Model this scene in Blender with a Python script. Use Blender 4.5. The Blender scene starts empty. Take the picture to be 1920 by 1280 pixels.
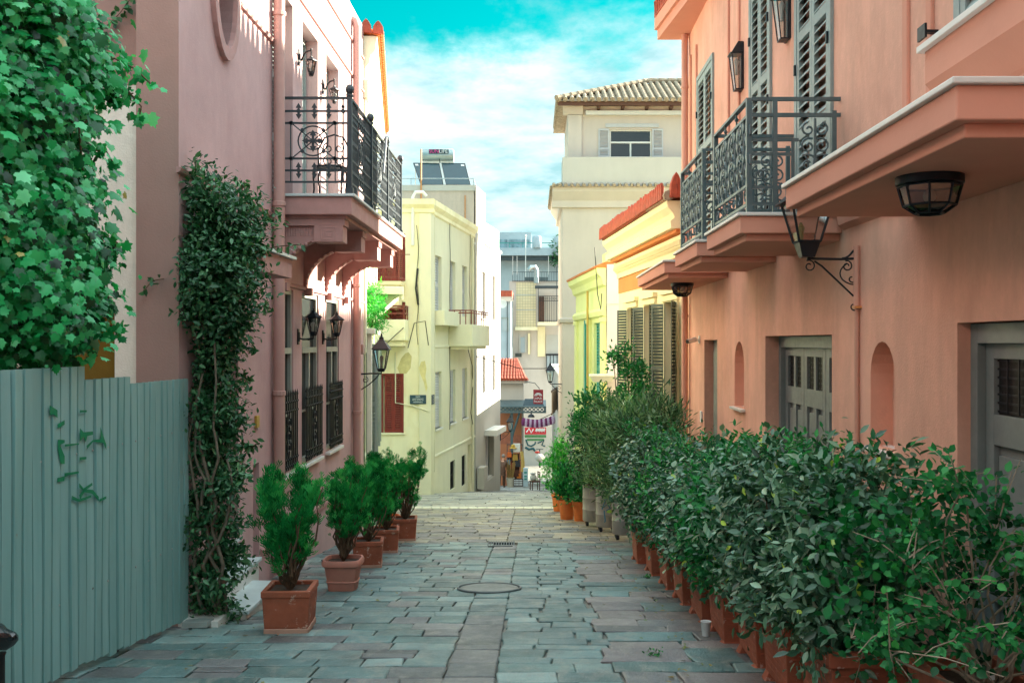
import bpy, bmesh, math, random
import numpy as np
from mathutils import Vector, Matrix
from mathutils.geometry import tessellate_polygon

SC = bpy.context.scene
COL = SC.collection
R = math.radians
rng = np.random.default_rng(7)
random.seed(7)

# ------------------------------------------------------------------ colour
def H(h):
    h = h.lstrip('#')
    c = [int(h[i:i + 2], 16) / 255 for i in (0, 2, 4)]
    return tuple(x / 12.92 if x <= .04045 else ((x + .055) / 1.055) ** 2.4 for x in c) + (1,)

# ------------------------------------------------------------------ frames
class Fr:
    def __init__(s, o, u, n, w=(0, 0, 1)):
        s.o = Vector(o); s.u = Vector(u); s.n = Vector(n); s.w = Vector(w)
    def __call__(s, a, b, c):
        return tuple(s.o + s.u * a + s.n * b + s.w * c)
    def at(s, a, b, c):
        return Fr(s(a, b, c), s.u, s.n, s.w)
W = Fr((0, 0, 0), (1, 0, 0), (0, 1, 0))          # plain world axes

# ------------------------------------------------------------------ mesh builder
class MB:
    def __init__(s):
        s.v = []; s.f = []; s.col = []
    def add(s, vs, fs):
        n = len(s.v)
        s.v += [tuple(v) for v in vs]
        s.f += [tuple(i + n for i in f) for f in fs]
        return s
    def box(s, a0, a1, b0, b1, c0, c1, F=W):
        vs = [F(a, b, c) for c in (c0, c1) for b in (b0, b1) for a in (a0, a1)]
        return s.add(vs, [(0, 1, 3, 2), (4, 6, 7, 5), (0, 4, 5, 1), (2, 3, 7, 6), (0, 2, 6, 4), (1, 5, 7, 3)])
    def frust(s, r0, c0, r1, c1, F=W):
        """box with its own rectangle (a0,a1,b0,b1) at the bottom and at the top"""
        vs = []
        for (a0, a1, b0, b1), c in ((r0, c0), (r1, c1)):
            vs += [F(a0, b0, c), F(a1, b0, c), F(a0, b1, c), F(a1, b1, c)]
        return s.add(vs, [(0, 1, 3, 2), (4, 6, 7, 5), (0, 4, 5, 1), (2, 3, 7, 6), (0, 2, 6, 4), (1, 5, 7, 3)])
    def prism(s, poly, b0, b1, F=W):
        """polygon in the (a, c) plane pushed along n"""
        n = len(poly)
        vs = [F(a, b0, c) for a, c in poly] + [F(a, b1, c) for a, c in poly]
        fs = [tuple(range(n)), tuple(range(2 * n - 1, n - 1, -1))]
        fs += [(i, i + n, (i + 1) % n + n, (i + 1) % n) for i in range(n)]
        return s.add(vs, fs)
    def sweep(s, prof, a0, a1, F=W):
        """profile in the (b, c) plane pushed along u"""
        n = len(prof)
        vs = [F(a0, b, c) for b, c in prof] + [F(a1, b, c) for b, c in prof]
        fs = [tuple(range(n)), tuple(range(2 * n - 1, n - 1, -1))]
        fs += [(i, i + n, (i + 1) % n + n, (i + 1) % n) for i in range(n)]
        return s.add(vs, fs)
    def tube(s, pts, r, n=6, closed=False):
        P_ = [Vector(p) for p in pts]; m = len(P_)
        rr = r if hasattr(r, '__len__') else [r] * m
        t0 = (P_[1] - P_[0]).normalized()
        up = Vector((0, 0, 1)) if abs(t0.z) < .9 else Vector((1, 0, 0))
        x = t0.cross(up).normalized()
        base = len(s.v)
        for i in range(m):
            if closed:
                t = (P_[(i + 1) % m] - P_[i - 1])
            else:
                t = P_[min(i + 1, m - 1)] - P_[max(i - 1, 0)]
            if t.length < 1e-9: t = t0.copy()
            t.normalize()
            x = x - t * x.dot(t)
            if x.length < 1e-6: x = t.orthogonal()
            x.normalize(); y = t.cross(x)
            for k in range(n):
                th = 2 * math.pi * k / n
                s.v.append(tuple(P_[i] + (x * math.cos(th) + y * math.sin(th)) * rr[i]))
        for i in range(m if closed else m - 1):
            j = (i + 1) % m
            for k in range(n):
                l = (k + 1) % n
                s.f.append((base + i * n + k, base + i * n + l, base + j * n + l, base + j * n + k))
        if not closed:
            s.f.append(tuple(base + k for k in reversed(range(n))))
            s.f.append(tuple(base + (m - 1) * n + k for k in range(n)))
        return s
    def lathe(s, prof, n=16, o=(0, 0, 0), rot=0.0, F=W):
        base = len(s.v); m = len(prof)
        for r, z in prof:
            for k in range(n):
                th = rot + 2 * math.pi * k / n
                s.v.append(F(o[0] + r * math.cos(th), o[1] + r * math.sin(th), o[2] + z))
        for i in range(m - 1):
            for k in range(n):
                l = (k + 1) % n
                s.f.append((base + i * n + k, base + i * n + l, base + (i + 1) * n + l, base + (i + 1) * n + k))
        s.f.append(tuple(base + k for k in reversed(range(n))))
        s.f.append(tuple(base + (m - 1) * n + k for k in range(n)))
        return s
    def ball(s, c, r, n=8, m=6, sc=(1, 1, 1)):
        base = len(s.v)
        for i in range(1, m):
            ph = math.pi * i / m
            for k in range(n):
                th = 2 * math.pi * k / n
                s.v.append((c[0] + sc[0] * r * math.sin(ph) * math.cos(th), c[1] + sc[1] * r * math.sin(ph) * math.sin(th), c[2] + sc[2] * r * math.cos(ph)))
        s.v.append((c[0], c[1], c[2] + sc[2] * r)); s.v.append((c[0], c[1], c[2] - sc[2] * r))
        top, bot = len(s.v) - 2, len(s.v) - 1
        for i in range(m - 2):
            for k in range(n):
                l = (k + 1) % n
                s.f.append((base + i * n + k, base + (i + 1) * n + k, base + (i + 1) * n + l, base + i * n + l))
        for k in range(n):
            l = (k + 1) % n
            s.f.append((top, base + k, base + l)); s.f.append((bot, base + (m - 2) * n + l, base + (m - 2) * n + k))
        return s
    def wall(s, outline, holes, F, depth=.2, back=False):
        """flat wall in the (a, c) plane at b=0 with holes; each hole gets reveals (its own depth if it is (poly, depth, back))"""
        polys = [[Vector((a, c, 0)) for a, c in outline]]
        hs = []
        for h in holes:
            if isinstance(h, tuple) and isinstance(h[0], list):
                hs.append(h)
            else:
                hs.append((h, depth, back))
            polys.append([Vector((a, c, 0)) for a, c in hs[-1][0]])
        flat = [p for q in polys for p in q]
        tri = tessellate_polygon(polys)
        s.add([F(p.x, 0, p.y) for p in flat], [t for t in tri if len(set(t)) == 3])
        for poly, d, bk in hs:
            n = len(poly)
            s.add([F(a, 0, c) for a, c in poly] + [F(a, -d, c) for a, c in poly],
                  [(i, (i + 1) % n, (i + 1) % n + n, i + n) for i in range(n)] + ([tuple(range(n, 2 * n))] if bk else []))
        return s

def rect(a0, a1, c0, c1):
    return [(a0, c0), (a1, c0), (a1, c1), (a0, c1)]
def archpoly(a0, a1, c0, c1, n=10):
    r = (a1 - a0) / 2; m = (a0 + a1) / 2
    return [(a0, c0), (a1, c0)] + [(m + r * math.cos(math.pi * i / n), c1 - r + r * math.sin(math.pi * i / n)) for i in range(n + 1)]
def ell(a, c, ra, rc, n=28):
    return [(a + ra * math.cos(2 * math.pi * i / n), c + rc * math.sin(2 * math.pi * i / n)) for i in range(n)]
def spiral(a, c, r0, r1, th0, turns, n=14):
    return [(a + (r0 + (r1 - r0) * i / n) * math.cos(th0 + 2 * math.pi * turns * i / n),
             c + (r0 + (r1 - r0) * i / n) * math.sin(th0 + 2 * math.pi * turns * i / n)) for i in range(n + 1)]
def curve(p0, p1, p2, p3, n=10):
    out = []
    for i in range(n + 1):
        t = i / n; q = 1 - t
        out.append(tuple(q**3 * a + 3 * q * q * t * b + 3 * q * t * t * c + t**3 * d for a, b, c, d in zip(p0, p1, p2, p3)))
    return out

# ------------------------------------------------------------------ objects
ORG = {}
def tag(o, label=None, cat=None, group=None, kind=None):
    if label: o['label'] = label
    if cat: o['category'] = cat
    if group: o['group'] = group
    if kind: o['kind'] = kind
    return o
def thing(name, label, cat, loc=(0, 0, 0), rz=0.0, group=None):
    o = bpy.data.objects.new(name, None); COL.objects.link(o)
    o.empty_display_size = .1
    o.location = loc; o.rotation_euler = (0, 0, rz)
    ORG[o.name] = Vector(loc)
    return tag(o, label, cat, group)
def link(name, me, parent=None, loc=None):
    o = bpy.data.objects.new(name, me); COL.objects.link(o)
    if parent: o.parent = parent
    if loc is not None: o.location = loc
    return o
def build(name, mb, mat, parent=None, local=False, smooth=False, bevel=0.0, label=None, ang=35):
    """one mesh object; world coordinates unless local (then coordinates are the thing's own)"""
    if parent is not None:
        org = Vector((0, 0, 0)) if local else ORG[parent.name]
    else:
        a = np.array(mb.v)
        org = Vector(((a[:, 0].min() + a[:, 0].max()) / 2, (a[:, 1].min() + a[:, 1].max()) / 2, a[:, 2].min()))
    me = bpy.data.meshes.new(name)
    me.from_pydata([tuple(Vector(v) - org) for v in mb.v], [], mb.f)
    bm = bmesh.new(); bm.from_mesh(me)
    bmesh.ops.recalc_face_normals(bm, faces=bm.faces)
    bm.to_mesh(me); bm.free()
    if smooth:
        me.polygons.foreach_set('use_smooth', [True] * len(me.polygons))
        me.set_sharp_from_angle(angle=R(ang))
    me.materials.append(mat)
    o = link(name, me, parent, org if parent is None else None)
    ORG[o.name] = org
    if bevel:
        m = o.modifiers.new('bevel', 'BEVEL'); m.width = bevel; m.segments = 2; m.limit_method = 'ANGLE'; m.angle_limit = R(40)
    if label: o['label'] = label
    return o
def structure(name, mb, mat, **k):
    return tag(build(name, mb, mat, **k), kind='structure')
def solo(name, mb, mat, label, cat, group=None, **k):
    return tag(build(name, mb, mat, **k), label, cat, group)
def dup(root, loc, rz, label, scale=None):
    r = root.copy(); COL.objects.link(r); r.location = loc; r.rotation_euler = (0, 0, rz); r['label'] = label
    if scale: r.scale = (scale,) * 3
    for ch in list(root.children):
        c = ch.copy(); COL.objects.link(c); c.parent = r
        for g in list(ch.children):
            d = g.copy(); COL.objects.link(d); d.parent = c
    return r
def text_mesh(txt, size, F, mb, a, c, b=.004, squash=1.0, thick=.004):
    """letters centred on (a, c) of frame F added to mb"""
    cu = bpy.data.curves.new('lettering', 'FONT'); cu.body = txt; cu.size = size; cu.align_x = 'CENTER'; cu.align_y = 'CENTER'; cu.resolution_u = 3
    o = bpy.data.objects.new('lettering', cu); COL.objects.link(o)
    me = o.to_mesh()
    mb.add([F(a + v.co.x * squash, b, c + v.co.y) for v in me.vertices], [tuple(p.vertices) for p in me.polygons])
    o.to_mesh_clear()
    bpy.data.objects.remove(o); bpy.data.curves.remove(cu)
    return mb

# ------------------------------------------------------------------ materials
def newmat(name):
    m = bpy.data.materials.new(name); m.use_nodes = True
    nt = m.node_tree; nt.nodes.clear()
    out = nt.nodes.new('ShaderNodeOutputMaterial'); b = nt.nodes.new('ShaderNodeBsdfPrincipled')
    nt.links.new(b.outputs[0], out.inputs[0])
    return m, nt, b, out
def N(nt, typ, **k):
    n = nt.nodes.new(typ)
    for a, v in k.items():
        if a.startswith('i_'): n.inputs[a[2:].replace('_', ' ')].default_value = v
        else: setattr(n, a, v)
    return n
def noise(nt, scale, detail=5, rough=.55, vec=None, stretch=None):
    if vec is None:
        vec = nt.nodes.new('ShaderNodeNewGeometry').outputs['Position']
    if stretch:
        mp = nt.nodes.new('ShaderNodeMapping'); mp.inputs['Scale'].default_value = stretch
        nt.links.new(vec, mp.inputs['Vector']); vec = mp.outputs[0]
    n = nt.nodes.new('ShaderNodeTexNoise'); n.inputs['Scale'].default_value = scale
    n.inputs['Detail'].default_value = detail; n.inputs['Roughness'].default_value = rough
    nt.links.new(vec, n.inputs['Vector'])
    return n.outputs['Fac']
def ramp(nt, fac, stops):
    r = nt.nodes.new('ShaderNodeValToRGB')
    el = r.color_ramp.elements
    el[0].position, el[0].color = stops[0]; el[1].position, el[1].color = stops[-1]
    for p, c in stops[1:-1]:
        e = el.new(p); e.color = c
    nt.links.new(fac, r.inputs[0])
    return r.outputs[0]
def mix(nt, fac, a, b, mode='MIX'):
    m = nt.nodes.new('ShaderNodeMix'); m.data_type = 'RGBA'; m.blend_type = mode
    for sock, val in ((m.inputs[0], fac), (m.inputs[6], a), (m.inputs[7], b)):
        if isinstance(val, bpy.types.NodeSocket): nt.links.new(val, sock)
        else: sock.default_value = val
    return m.outputs[2]
def bump(nt, b, h, strength=.3, dist=.01):
    bp = nt.nodes.new('ShaderNodeBump'); bp.inputs['Strength'].default_value = strength; bp.inputs['Distance'].default_value = dist
    nt.links.new(h, bp.inputs['Height']); nt.links.new(bp.outputs[0], b.inputs['Normal'])
def sc_(c, k):
    return tuple(min(1, x * k) for x in c[:3]) + (1,)

def stucco(name, col, var=.16, rough=.85, stain=None, stain_amt=.5, bmp=.25, grain=60, streak=.10):
    m, nt, b, out = newmat(name)
    c = ramp(nt, noise(nt, .9, 6, .6), [(.3, sc_(col, 1 - var)), (.7, sc_(col, 1 + var))])
    c2 = mix(nt, ramp(nt, noise(nt, 3.0, 5, .6, stretch=(1, 1, .22)), [(.42, (0, 0, 0, 1)), (.75, (streak * 2,) * 3 + (1,))]), c, sc_(col, .62))
    c2 = mix(nt, ramp(nt, noise(nt, 14, 4, .6), [(.5, (0, 0, 0, 1)), (.8, (streak * 1.4,) * 3 + (1,))]), c2, sc_(col, 1.25))
    if stain:
        st = ramp(nt, noise(nt, 1.3, 7, .65, stretch=(1, 1, .5)), [(.5, (0, 0, 0, 1)), (.62, (stain_amt,) * 3 + (1,))])
        c2 = mix(nt, st, c2, stain)
    nt.links.new(c2, b.inputs['Base Color'])
    b.inputs['Roughness'].default_value = rough
    b.inputs['Specular IOR Level'].default_value = .25
    h = nt.nodes.new('ShaderNodeMath'); h.operation = 'ADD'
    nt.links.new(noise(nt, grain, 3, .6), h.inputs[0]); nt.links.new(noise(nt, 5, 3, .5, stretch=(1, 1, .4)), h.inputs[1])
    bump(nt, b, h.outputs[0], bmp, .012)
    return m
def paint(name, col, rough=.5, metal=0.0, var=.1, wear=None, wear_at=.66, spec=.4, scale=6, bmp=.06):
    m, nt, b, out = newmat(name)
    c = ramp(nt, noise(nt, scale, 5, .6), [(.3, sc_(col, 1 - var)), (.7, sc_(col, 1 + var))])
    if wear:
        c = mix(nt, ramp(nt, noise(nt, 11, 7, .7), [(wear_at, (0, 0, 0, 1)), (wear_at + .06, (1, 1, 1, 1))]), c, wear)
    nt.links.new(c, b.inputs['Base Color'])
    nt.links.new(ramp(nt, noise(nt, 20, 4, .6), [(.3, (rough * .8,) * 3 + (1,)), (.7, (min(1, rough * 1.2),) * 3 + (1,))]), b.inputs['Roughness'])
    b.inputs['Metallic'].default_value = metal; b.inputs['Specular IOR Level'].default_value = spec
    if bmp: bump(nt, b, noise(nt, 40, 3, .5), bmp, .006)
    return m
def leafmat(name, stops, rough=.45, trans=.3, spec=.35):
    m, nt, b, out = newmat(name)
    at = nt.nodes.new('ShaderNodeAttribute'); at.attribute_name = 'tone'
    c = ramp(nt, at.outputs['Fac'], stops)
    nt.links.new(c, b.inputs['Base Color'])
    b.inputs['Roughness'].default_value = rough; b.inputs['Specular IOR Level'].default_value = spec
    t = nt.nodes.new('ShaderNodeBsdfTranslucent')
    nt.links.new(mix(nt, 1.0, c, (1.1, 1.3, .6, 1), 'MULTIPLY'), t.inputs[0])
    ms = nt.nodes.new('ShaderNodeMixShader'); ms.inputs[0].default_value = trans
    nt.links.new(b.outputs[0], ms.inputs[1]); nt.links.new(t.outputs[0], ms.inputs[2]); nt.links.new(ms.outputs[0], out.inputs[0])
    return m
def clearglass(name, tint=(.9, .95, .95, 1), refl=.12):
    m, nt, b, out = newmat(name)
    t = nt.nodes.new('ShaderNodeBsdfTransparent'); t.inputs[0].default_value = tint
    g = nt.nodes.new('ShaderNodeBsdfGlossy'); g.inputs['Roughness'].default_value = .06
    fr = nt.nodes.new('ShaderNodeFresnel'); fr.inputs[0].default_value = 1.45
    ad = nt.nodes.new('ShaderNodeMath'); ad.operation = 'ADD'; ad.inputs[1].default_value = refl
    nt.links.new(fr.outputs[0], ad.inputs[0])
    ms = nt.nodes.new('ShaderNodeMixShader')
    nt.links.new(ad.outputs[0], ms.inputs[0]); nt.links.new(t.outputs[0], ms.inputs[1]); nt.links.new(g.outputs[0], ms.inputs[2])
    nt.links.new(ms.outputs[0], out.inputs[0])
    return m

# ------------------------------------------------------------------ foliage
OVAL = (np.array([[0, 0, 0], [.2, .3, .04], [.2, .62, .03], [0, 1, -.08], [-.2, .62, .03], [-.2, .3, .04]]), [(0, 1, 2, 3), (0, 3, 4, 5)])
ROUND = (np.array([[0, 0, 0], [.3, .25, .04], [.33, .6, .03], [0, 1, -.1], [-.33, .6, .03], [-.3, .25, .04]]), [(0, 1, 2, 3), (0, 3, 4, 5)])
NARROW = (np.array([[0, 0, 0], [.075, .35, .02], [.06, .7, .0], [0, 1, -.07], [-.06, .7, .0], [-.075, .35, .02]]), [(0, 1, 2, 3), (0, 3, 4, 5)])
SPRAY = (np.array([[0, 0, 0], [.05, .5, 0], [0, 1, .03], [-.05, .5, 0], [.0, .2, 0], [.3, .55, .05], [.36, .8, .06], [.2, .6, 0],
                   [-.3, .55, .05], [-.36, .8, .06], [-.2, .6, 0], [.0, .5, 0], [.2, .75, -.03], [.2, .98, -.03], [.08, .8, 0],
                   [-.2, .75, -.03], [-.2, .98, -.03], [-.08, .8, 0]]),
         [(0, 1, 2, 3), (4, 5, 6, 7), (4, 10, 9, 8), (11, 12, 13, 14), (11, 17, 16, 15)])
def _palm():
    pts = [(0, 0), (.18, -.12), (.42, .02), (.36, .2), (.56, .42), (.3, .5), (.22, .74), (.1, .72), (0, 1.0),
           (-.1, .72), (-.22, .74), (-.3, .5), (-.56, .42), (-.36, .2), (-.42, .02), (-.18, -.12)]
    v = np.array([[x, y, -.22 * (x * x * 1.5 + (y - .35) ** 2 * .6)] for x, y in pts] + [[0, .32, .02]])
    c = len(pts)
    return v, [(c, i, (i + 1) % c) for i in range(c)]
PALM = _palm()
def leaves(name, pos, axis, nrm, size, tpl, mat, parent=None, tone=None, local=False, org=None):
    tv, tf = tpl
    n = len(pos); k = len(tv)
    axis = axis / (np.linalg.norm(axis, axis=1, keepdims=True) + 1e-9)
    x = np.cross(axis, nrm); x /= (np.linalg.norm(x, axis=1, keepdims=True) + 1e-9)
    z = np.cross(x, axis)
    v = pos[:, None, :] + size[:, None, None] * (tv[None, :, 0:1] * x[:, None, :] + tv[None, :, 1:2] * axis[:, None, :] + tv[None, :, 2:3] * z[:, None, :])
    v = v.reshape(-1, 3)
    if org is None:
        if parent is not None: org = Vector((0, 0, 0)) if local else ORG[parent.name]
        else: org = Vector((v[:, 0].mean(), v[:, 1].mean(), v[:, 2].min()))
    v = v - np.array(org)
    me = bpy.data.meshes.new(name)
    sizes = np.array([len(f) for f in tf]); flat = np.concatenate([np.array(f) for f in tf])
    me.vertices.add(n * k); me.vertices.foreach_set('co', v.ravel())
    li = (flat[None, :] + (np.arange(n) * k)[:, None]).ravel()
    me.loops.add(len(li)); me.loops.foreach_set('vertex_index', li.astype(np.int32))
    st = np.concatenate([[0], np.cumsum(np.tile(sizes, n))[:-1]])
    me.polygons.add(n * len(tf)); me.polygons.foreach_set('loop_start', st.astype(np.int32))
    try: me.polygons.foreach_set('loop_total', np.tile(sizes, n).astype(np.int32))
    except Exception: pass
    me.update(calc_edges=True); me.validate()
    if tone is None: tone = rng.random(n)
    at = me.attributes.new('tone', 'FLOAT', 'POINT'); at.data.foreach_set('value', np.repeat(tone, k).astype(np.float32))
    me.materials.append(mat)
    o = link(name, me, parent, None if parent is not None else org)
    ORG[o.name] = Vector(org)
    return o
def unit(n):
    d = rng.normal(size=(n, 3)); return d / np.linalg.norm(d, axis=1, keepdims=True)
def clumps(blobs, ncl, per, spread, shell=.82, boxy=2.0, lump=.16):
    """clump centres on lumpy ellipsoid shells (centre, radii[, weight]); returns positions, outward normals, clump tone"""
    w = np.array([b[2] if len(b) > 2 else b[1][0] * b[1][1] + b[1][1] * b[1][2] + b[1][0] * b[1][2] for b in blobs]); w = w / w.sum()
    which = rng.choice(len(blobs), ncl, p=w)
    C = np.array([b[0] for b in blobs])[which]; Rr = np.array([b[1] for b in blobs])[which]
    d = unit(ncl)
    if boxy != 2.0:
        q = (np.abs(d) ** boxy).sum(axis=1) ** (-1 / boxy)
        d2 = d * q[:, None]
    else: d2 = d
    rad = shell + (1 - shell) * rng.random(ncl)
    inner = rng.random(ncl) < .22
    rad[inner] = rng.uniform(.35, .8, inner.sum())
    ph = rng.uniform(0, 6, 6)
    rad = rad * (1 + lump * (np.sin(5 * d[:, 0] + ph[0]) * np.sin(4 * d[:, 2] + ph[1]) + .6 * np.sin(9 * d[:, 1] + ph[2] + 3 * d[:, 2])))
    cc = C + d2 * Rr * rad[:, None]
    nn = d / Rr; nn /= np.linalg.norm(nn, axis=1, keepdims=True)
    pos = np.repeat(cc, per, axis=0) + rng.normal(size=(ncl * per, 3)) * spread
    nrm = np.repeat(nn, per, axis=0)
    tone = np.clip(np.repeat(rng.normal(.5, .16, ncl), per) + rng.normal(0, .13, ncl * per), 0, 1)
    return pos, nrm, tone
def orient(nrm, out=.5, up=.35, rnd=.8, face=.9):
    n = len(nrm)
    axis = nrm * out + np.array([0, 0, up]) + unit(n) * rnd
    face_n = nrm * face + np.array([0, 0, .55]) + unit(n) * .55
    return axis, face_n
# ================================================================== camera, sky, sun
PX = 1800.0
def P(px, py, Y):
    return ((px - 1000) * Y / PX, Y, (640 - py) * Y / PX)
cam = bpy.data.cameras.new('camera'); co = bpy.data.objects.new('camera', cam); COL.objects.link(co)
cam.sensor_width = 36; cam.lens = 36 * PX / 1920; cam.shift_x = -40 / 1920
cam.clip_start = .05; cam.clip_end = 2000
co.location = (0, 0, 0); co.rotation_euler = (R(90), 0, 0)
SC.camera = co

SUN_EL, SUN_AZ = R(20), R(58)          # azimuth clockwise from +Y
sun = bpy.data.lights.new('sun', 'SUN'); sun.energy = 4.0; sun.angle = R(.5); sun.color = (1, .9, .72)
so = bpy.data.objects.new('sun', sun); COL.objects.link(so)
sd = Vector((math.cos(SUN_EL) * math.sin(SUN_AZ), math.cos(SUN_EL) * math.cos(SUN_AZ), math.sin(SUN_EL)))
so.rotation_euler = sd.to_track_quat('Z', 'Y').to_euler(); so.location = (30, 20, 30)

wd = bpy.data.worlds.new('World'); SC.world = wd; wd.use_nodes = True
nt = wd.node_tree; nt.nodes.clear()
wo = nt.nodes.new('ShaderNodeOutputWorld'); bg = nt.nodes.new('ShaderNodeBackground')
sky = nt.nodes.new('ShaderNodeTexSky'); sky.sky_type = 'NISHITA'; sky.sun_disc = False
sky.sun_elevation = SUN_EL; sky.sun_rotation = SUN_AZ; sky.air_density = 1.0; sky.dust_density = .6; sky.ozone_density = 1.5
tc = nt.nodes.new('ShaderNodeTexCoord'); sep = nt.nodes.new('ShaderNodeSeparateXYZ')
nt.links.new(tc.outputs['Generated'], sep.inputs[0])
def M(op, a, b=None, clamp=False):
    m = nt.nodes.new('ShaderNodeMath'); m.operation = op; m.use_clamp = clamp
    for i, v in enumerate((a, b)):
        if v is None: continue
        if isinstance(v, bpy.types.NodeSocket): nt.links.new(v, m.inputs[i])
        else: m.inputs[i].default_value = v
    return m.outputs[0]
zz = M('MAXIMUM', sep.outputs[2], 0.0)
den = M('ADD', zz, .16)
cmb = nt.nodes.new('ShaderNodeCombineXYZ')
nt.links.new(M('DIVIDE', sep.outputs[0], den), cmb.inputs[0]); nt.links.new(M('DIVIDE', sep.outputs[1], den), cmb.inputs[1])
nt.links.new(M('MULTIPLY', zz, 2.0), cmb.inputs[2])
cl1 = noise(nt, 2.1, 9, .62, vec=cmb.outputs[0], stretch=(1.5, 1.0, 1.0))
cl2 = noise(nt, .8, 4, .5, vec=cmb.outputs[0])
# cloud deck: dense near the horizon, breaking up into clear sky higher up
cov = M('ADD', M('MULTIPLY', cl1, .85), M('MULTIPLY', cl2, .35))
clear = M('MINIMUM', M('MULTIPLY', M('SUBTRACT', zz, .262), 4.5), M('MAXIMUM', M('MULTIPLY', M('SUBTRACT', .50, zz), 3.0), -.12))
cov = M('SUBTRACT', cov, clear)
cov = M('ADD', cov, M('MULTIPLY', sep.outputs[0], .35))
mask = nt.nodes.new('ShaderNodeMapRange'); mask.interpolation_type = 'SMOOTHSTEP'
mask.inputs[1].default_value = .36; mask.inputs[2].default_value = .64
nt.links.new(cov, mask.inputs[0])
SKY_TINT = (.0, .30, .21, 1)
sk = mix(nt, 1.0, sky.outputs[0], SKY_TINT, 'MULTIPLY')
CLOUD = (4.1, 4.4, 4.65, 1)
shade_c = ramp(nt, noise(nt, 3.4, 6, .6, vec=cmb.outputs[0]), [(.36, (.42, .62, .62, 1)), (.47, (.66, .76, .76, 1)), (.58, (.86, .9, .9, 1)), (.68, (1, 1, 1, 1))])
hz = ramp(nt, zz, [(.04, (.21, .28, .285, 1)), (.16, (.34, .37, .37, 1)), (.345, (.38, .395, .395, 1)), (.46, (1, 1, 1, 1))])
cc = mix(nt, 1.0, mix(nt, 1.0, shade_c, hz, 'MULTIPLY'), CLOUD, 'MULTIPLY')
nt.links.new(mix(nt, M('MULTIPLY', mask.outputs[0], .96), sk, cc), bg.inputs[0])
bg.inputs[1].default_value = .12
nt.links.new(bg.outputs[0], wo.inputs[0])
SC.view_settings.view_transform = 'Standard'; SC.view_settings.look = 'None'; SC.view_settings.gamma = 1
SC.view_settings.exposure = 2.8
SC.cycles.use_denoising = True
SC.cycles.max_bounces = 8; SC.cycles.diffuse_bounces = 5; SC.cycles.transparent_max_bounces = 12
SC.cycles.sample_clamp_indirect = 8; SC.cycles.caustics_reflective = False; SC.cycles.caustics_refractive = False

# ================================================================== materials
M_PINKL = stucco('mauve_stucco', H('#c6a6a5'), var=.14, streak=.14, stain=H('#a98884'), stain_amt=.22)
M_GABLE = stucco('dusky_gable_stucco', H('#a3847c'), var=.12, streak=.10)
M_PINKLT = paint('mauve_trim', H('#b58d88'), .7, var=.1)
M_PINKR = stucco('salmon_stucco', H('#e2ae98'), var=.14, streak=.24, stain=H('#c48a72'), stain_amt=.28)
M_PINKRT = stucco('salmon_trim', H('#d79a84'), var=.06, streak=.04, bmp=.1)
M_CREAM = stucco('cream_stucco', H('#c8bdb2'), var=.05, streak=.08)
M_CREAMY = stucco('warm_cream_stucco', H('#efe0b4'), var=.05, streak=.05)
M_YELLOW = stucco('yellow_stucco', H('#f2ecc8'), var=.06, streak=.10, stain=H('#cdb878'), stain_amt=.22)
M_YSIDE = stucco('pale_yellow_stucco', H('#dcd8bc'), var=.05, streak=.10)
M_LIME = stucco('lemon_stucco', H('#dfe2a2'), var=.05, streak=.06)
M_PALE = stucco('pale_green_stucco', H('#dfe6c8'), var=.04, streak=.05)
M_WHITE = stucco('white_stucco', H('#bcb8b0'), var=.04, streak=.06)
M_LAV = stucco('lavender_stucco', H('#c9c3cc'), var=.05, streak=.05)
M_ORANGE = stucco('orange_frieze', H('#e08a52'), var=.08, streak=.05)
M_OLD = stucco('weathered_plaster', H('#eee8dc'), var=.14, streak=.3, stain=H('#a89a5c'), stain_amt=.75, bmp=.5)
M_OCHRE = stucco('ochre_plaster', H('#8d7230'), var=.18, streak=.2)
M_GREYROUGH = stucco('greyish_render', H('#c2b2a4'), var=.08, streak=.3)
M_MARBLE = paint('grey_marble', H('#c6d4d4'), .35, var=.14, scale=3, spec=.5)
M_WMARBLE = paint('white_marble', H('#dcdcd6'), .4, var=.06, scale=4)
M_IRON = paint('dark_iron', H('#3a444a'), .45, metal=.3, var=.2, bmp=.15)
M_IRONS = paint('grey_green_iron', H('#5a6c70'), .42, metal=.35, var=.15, bmp=.1)
M_BLACK = paint('black_lantern_paint', H('#20242a'), .4, metal=.3, var=.2)
M_BROWNIRON = paint('red_brown_iron', H('#7c3a30'), .5, metal=.1, var=.2)
M_SHUT = paint('grey_shutter_paint', H('#8f9c9a'), .5, var=.1)
M_DOOR = paint('grey_door_paint', H('#7d8684'), .45, var=.1)
M_DOORY = paint('pale_grey_shutter', H('#b9babb'), .55, var=.06)
M_SHUTG = paint('olive_grey_shutter', H('#3a403c'), .5, var=.12)
M_RED = paint('red_shutter_paint', H('#7e2f28'), .55, var=.16, wear=H('#a86a50'), wear_at=.7)
M_TEAL = paint('teal_paint', H('#2f8c84'), .4, var=.1)
M_GLASS = paint('window_glass', H('#141a1d'), .06, var=.2, spec=.9, bmp=0)
M_PALEFRAME = paint('pale_window_frame', H('#9aa097'), .45, var=.08)
M_DARKFRAME = paint('dark_window_frame', H('#474d50'), .45, var=.1)
M_CURTAIN = paint('pale_curtain', H('#b8b08a'), .9, var=.15)
M_CLEAR = clearglass('lantern_glass')
M_TILE = paint('terracotta_tile', H('#a8503a'), .75, var=.25, wear=H('#7a4232'), wear_at=.6, scale=9, bmp=.2)
M_OTILE = paint('orange_tile', H('#c8743c'), .75, var=.2, scale=9)
M_OLDTILE = paint('weathered_tile', H('#a5937c'), .85, var=.3, wear=H('#5d5248'), wear_at=.56, scale=9, bmp=.3)
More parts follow.
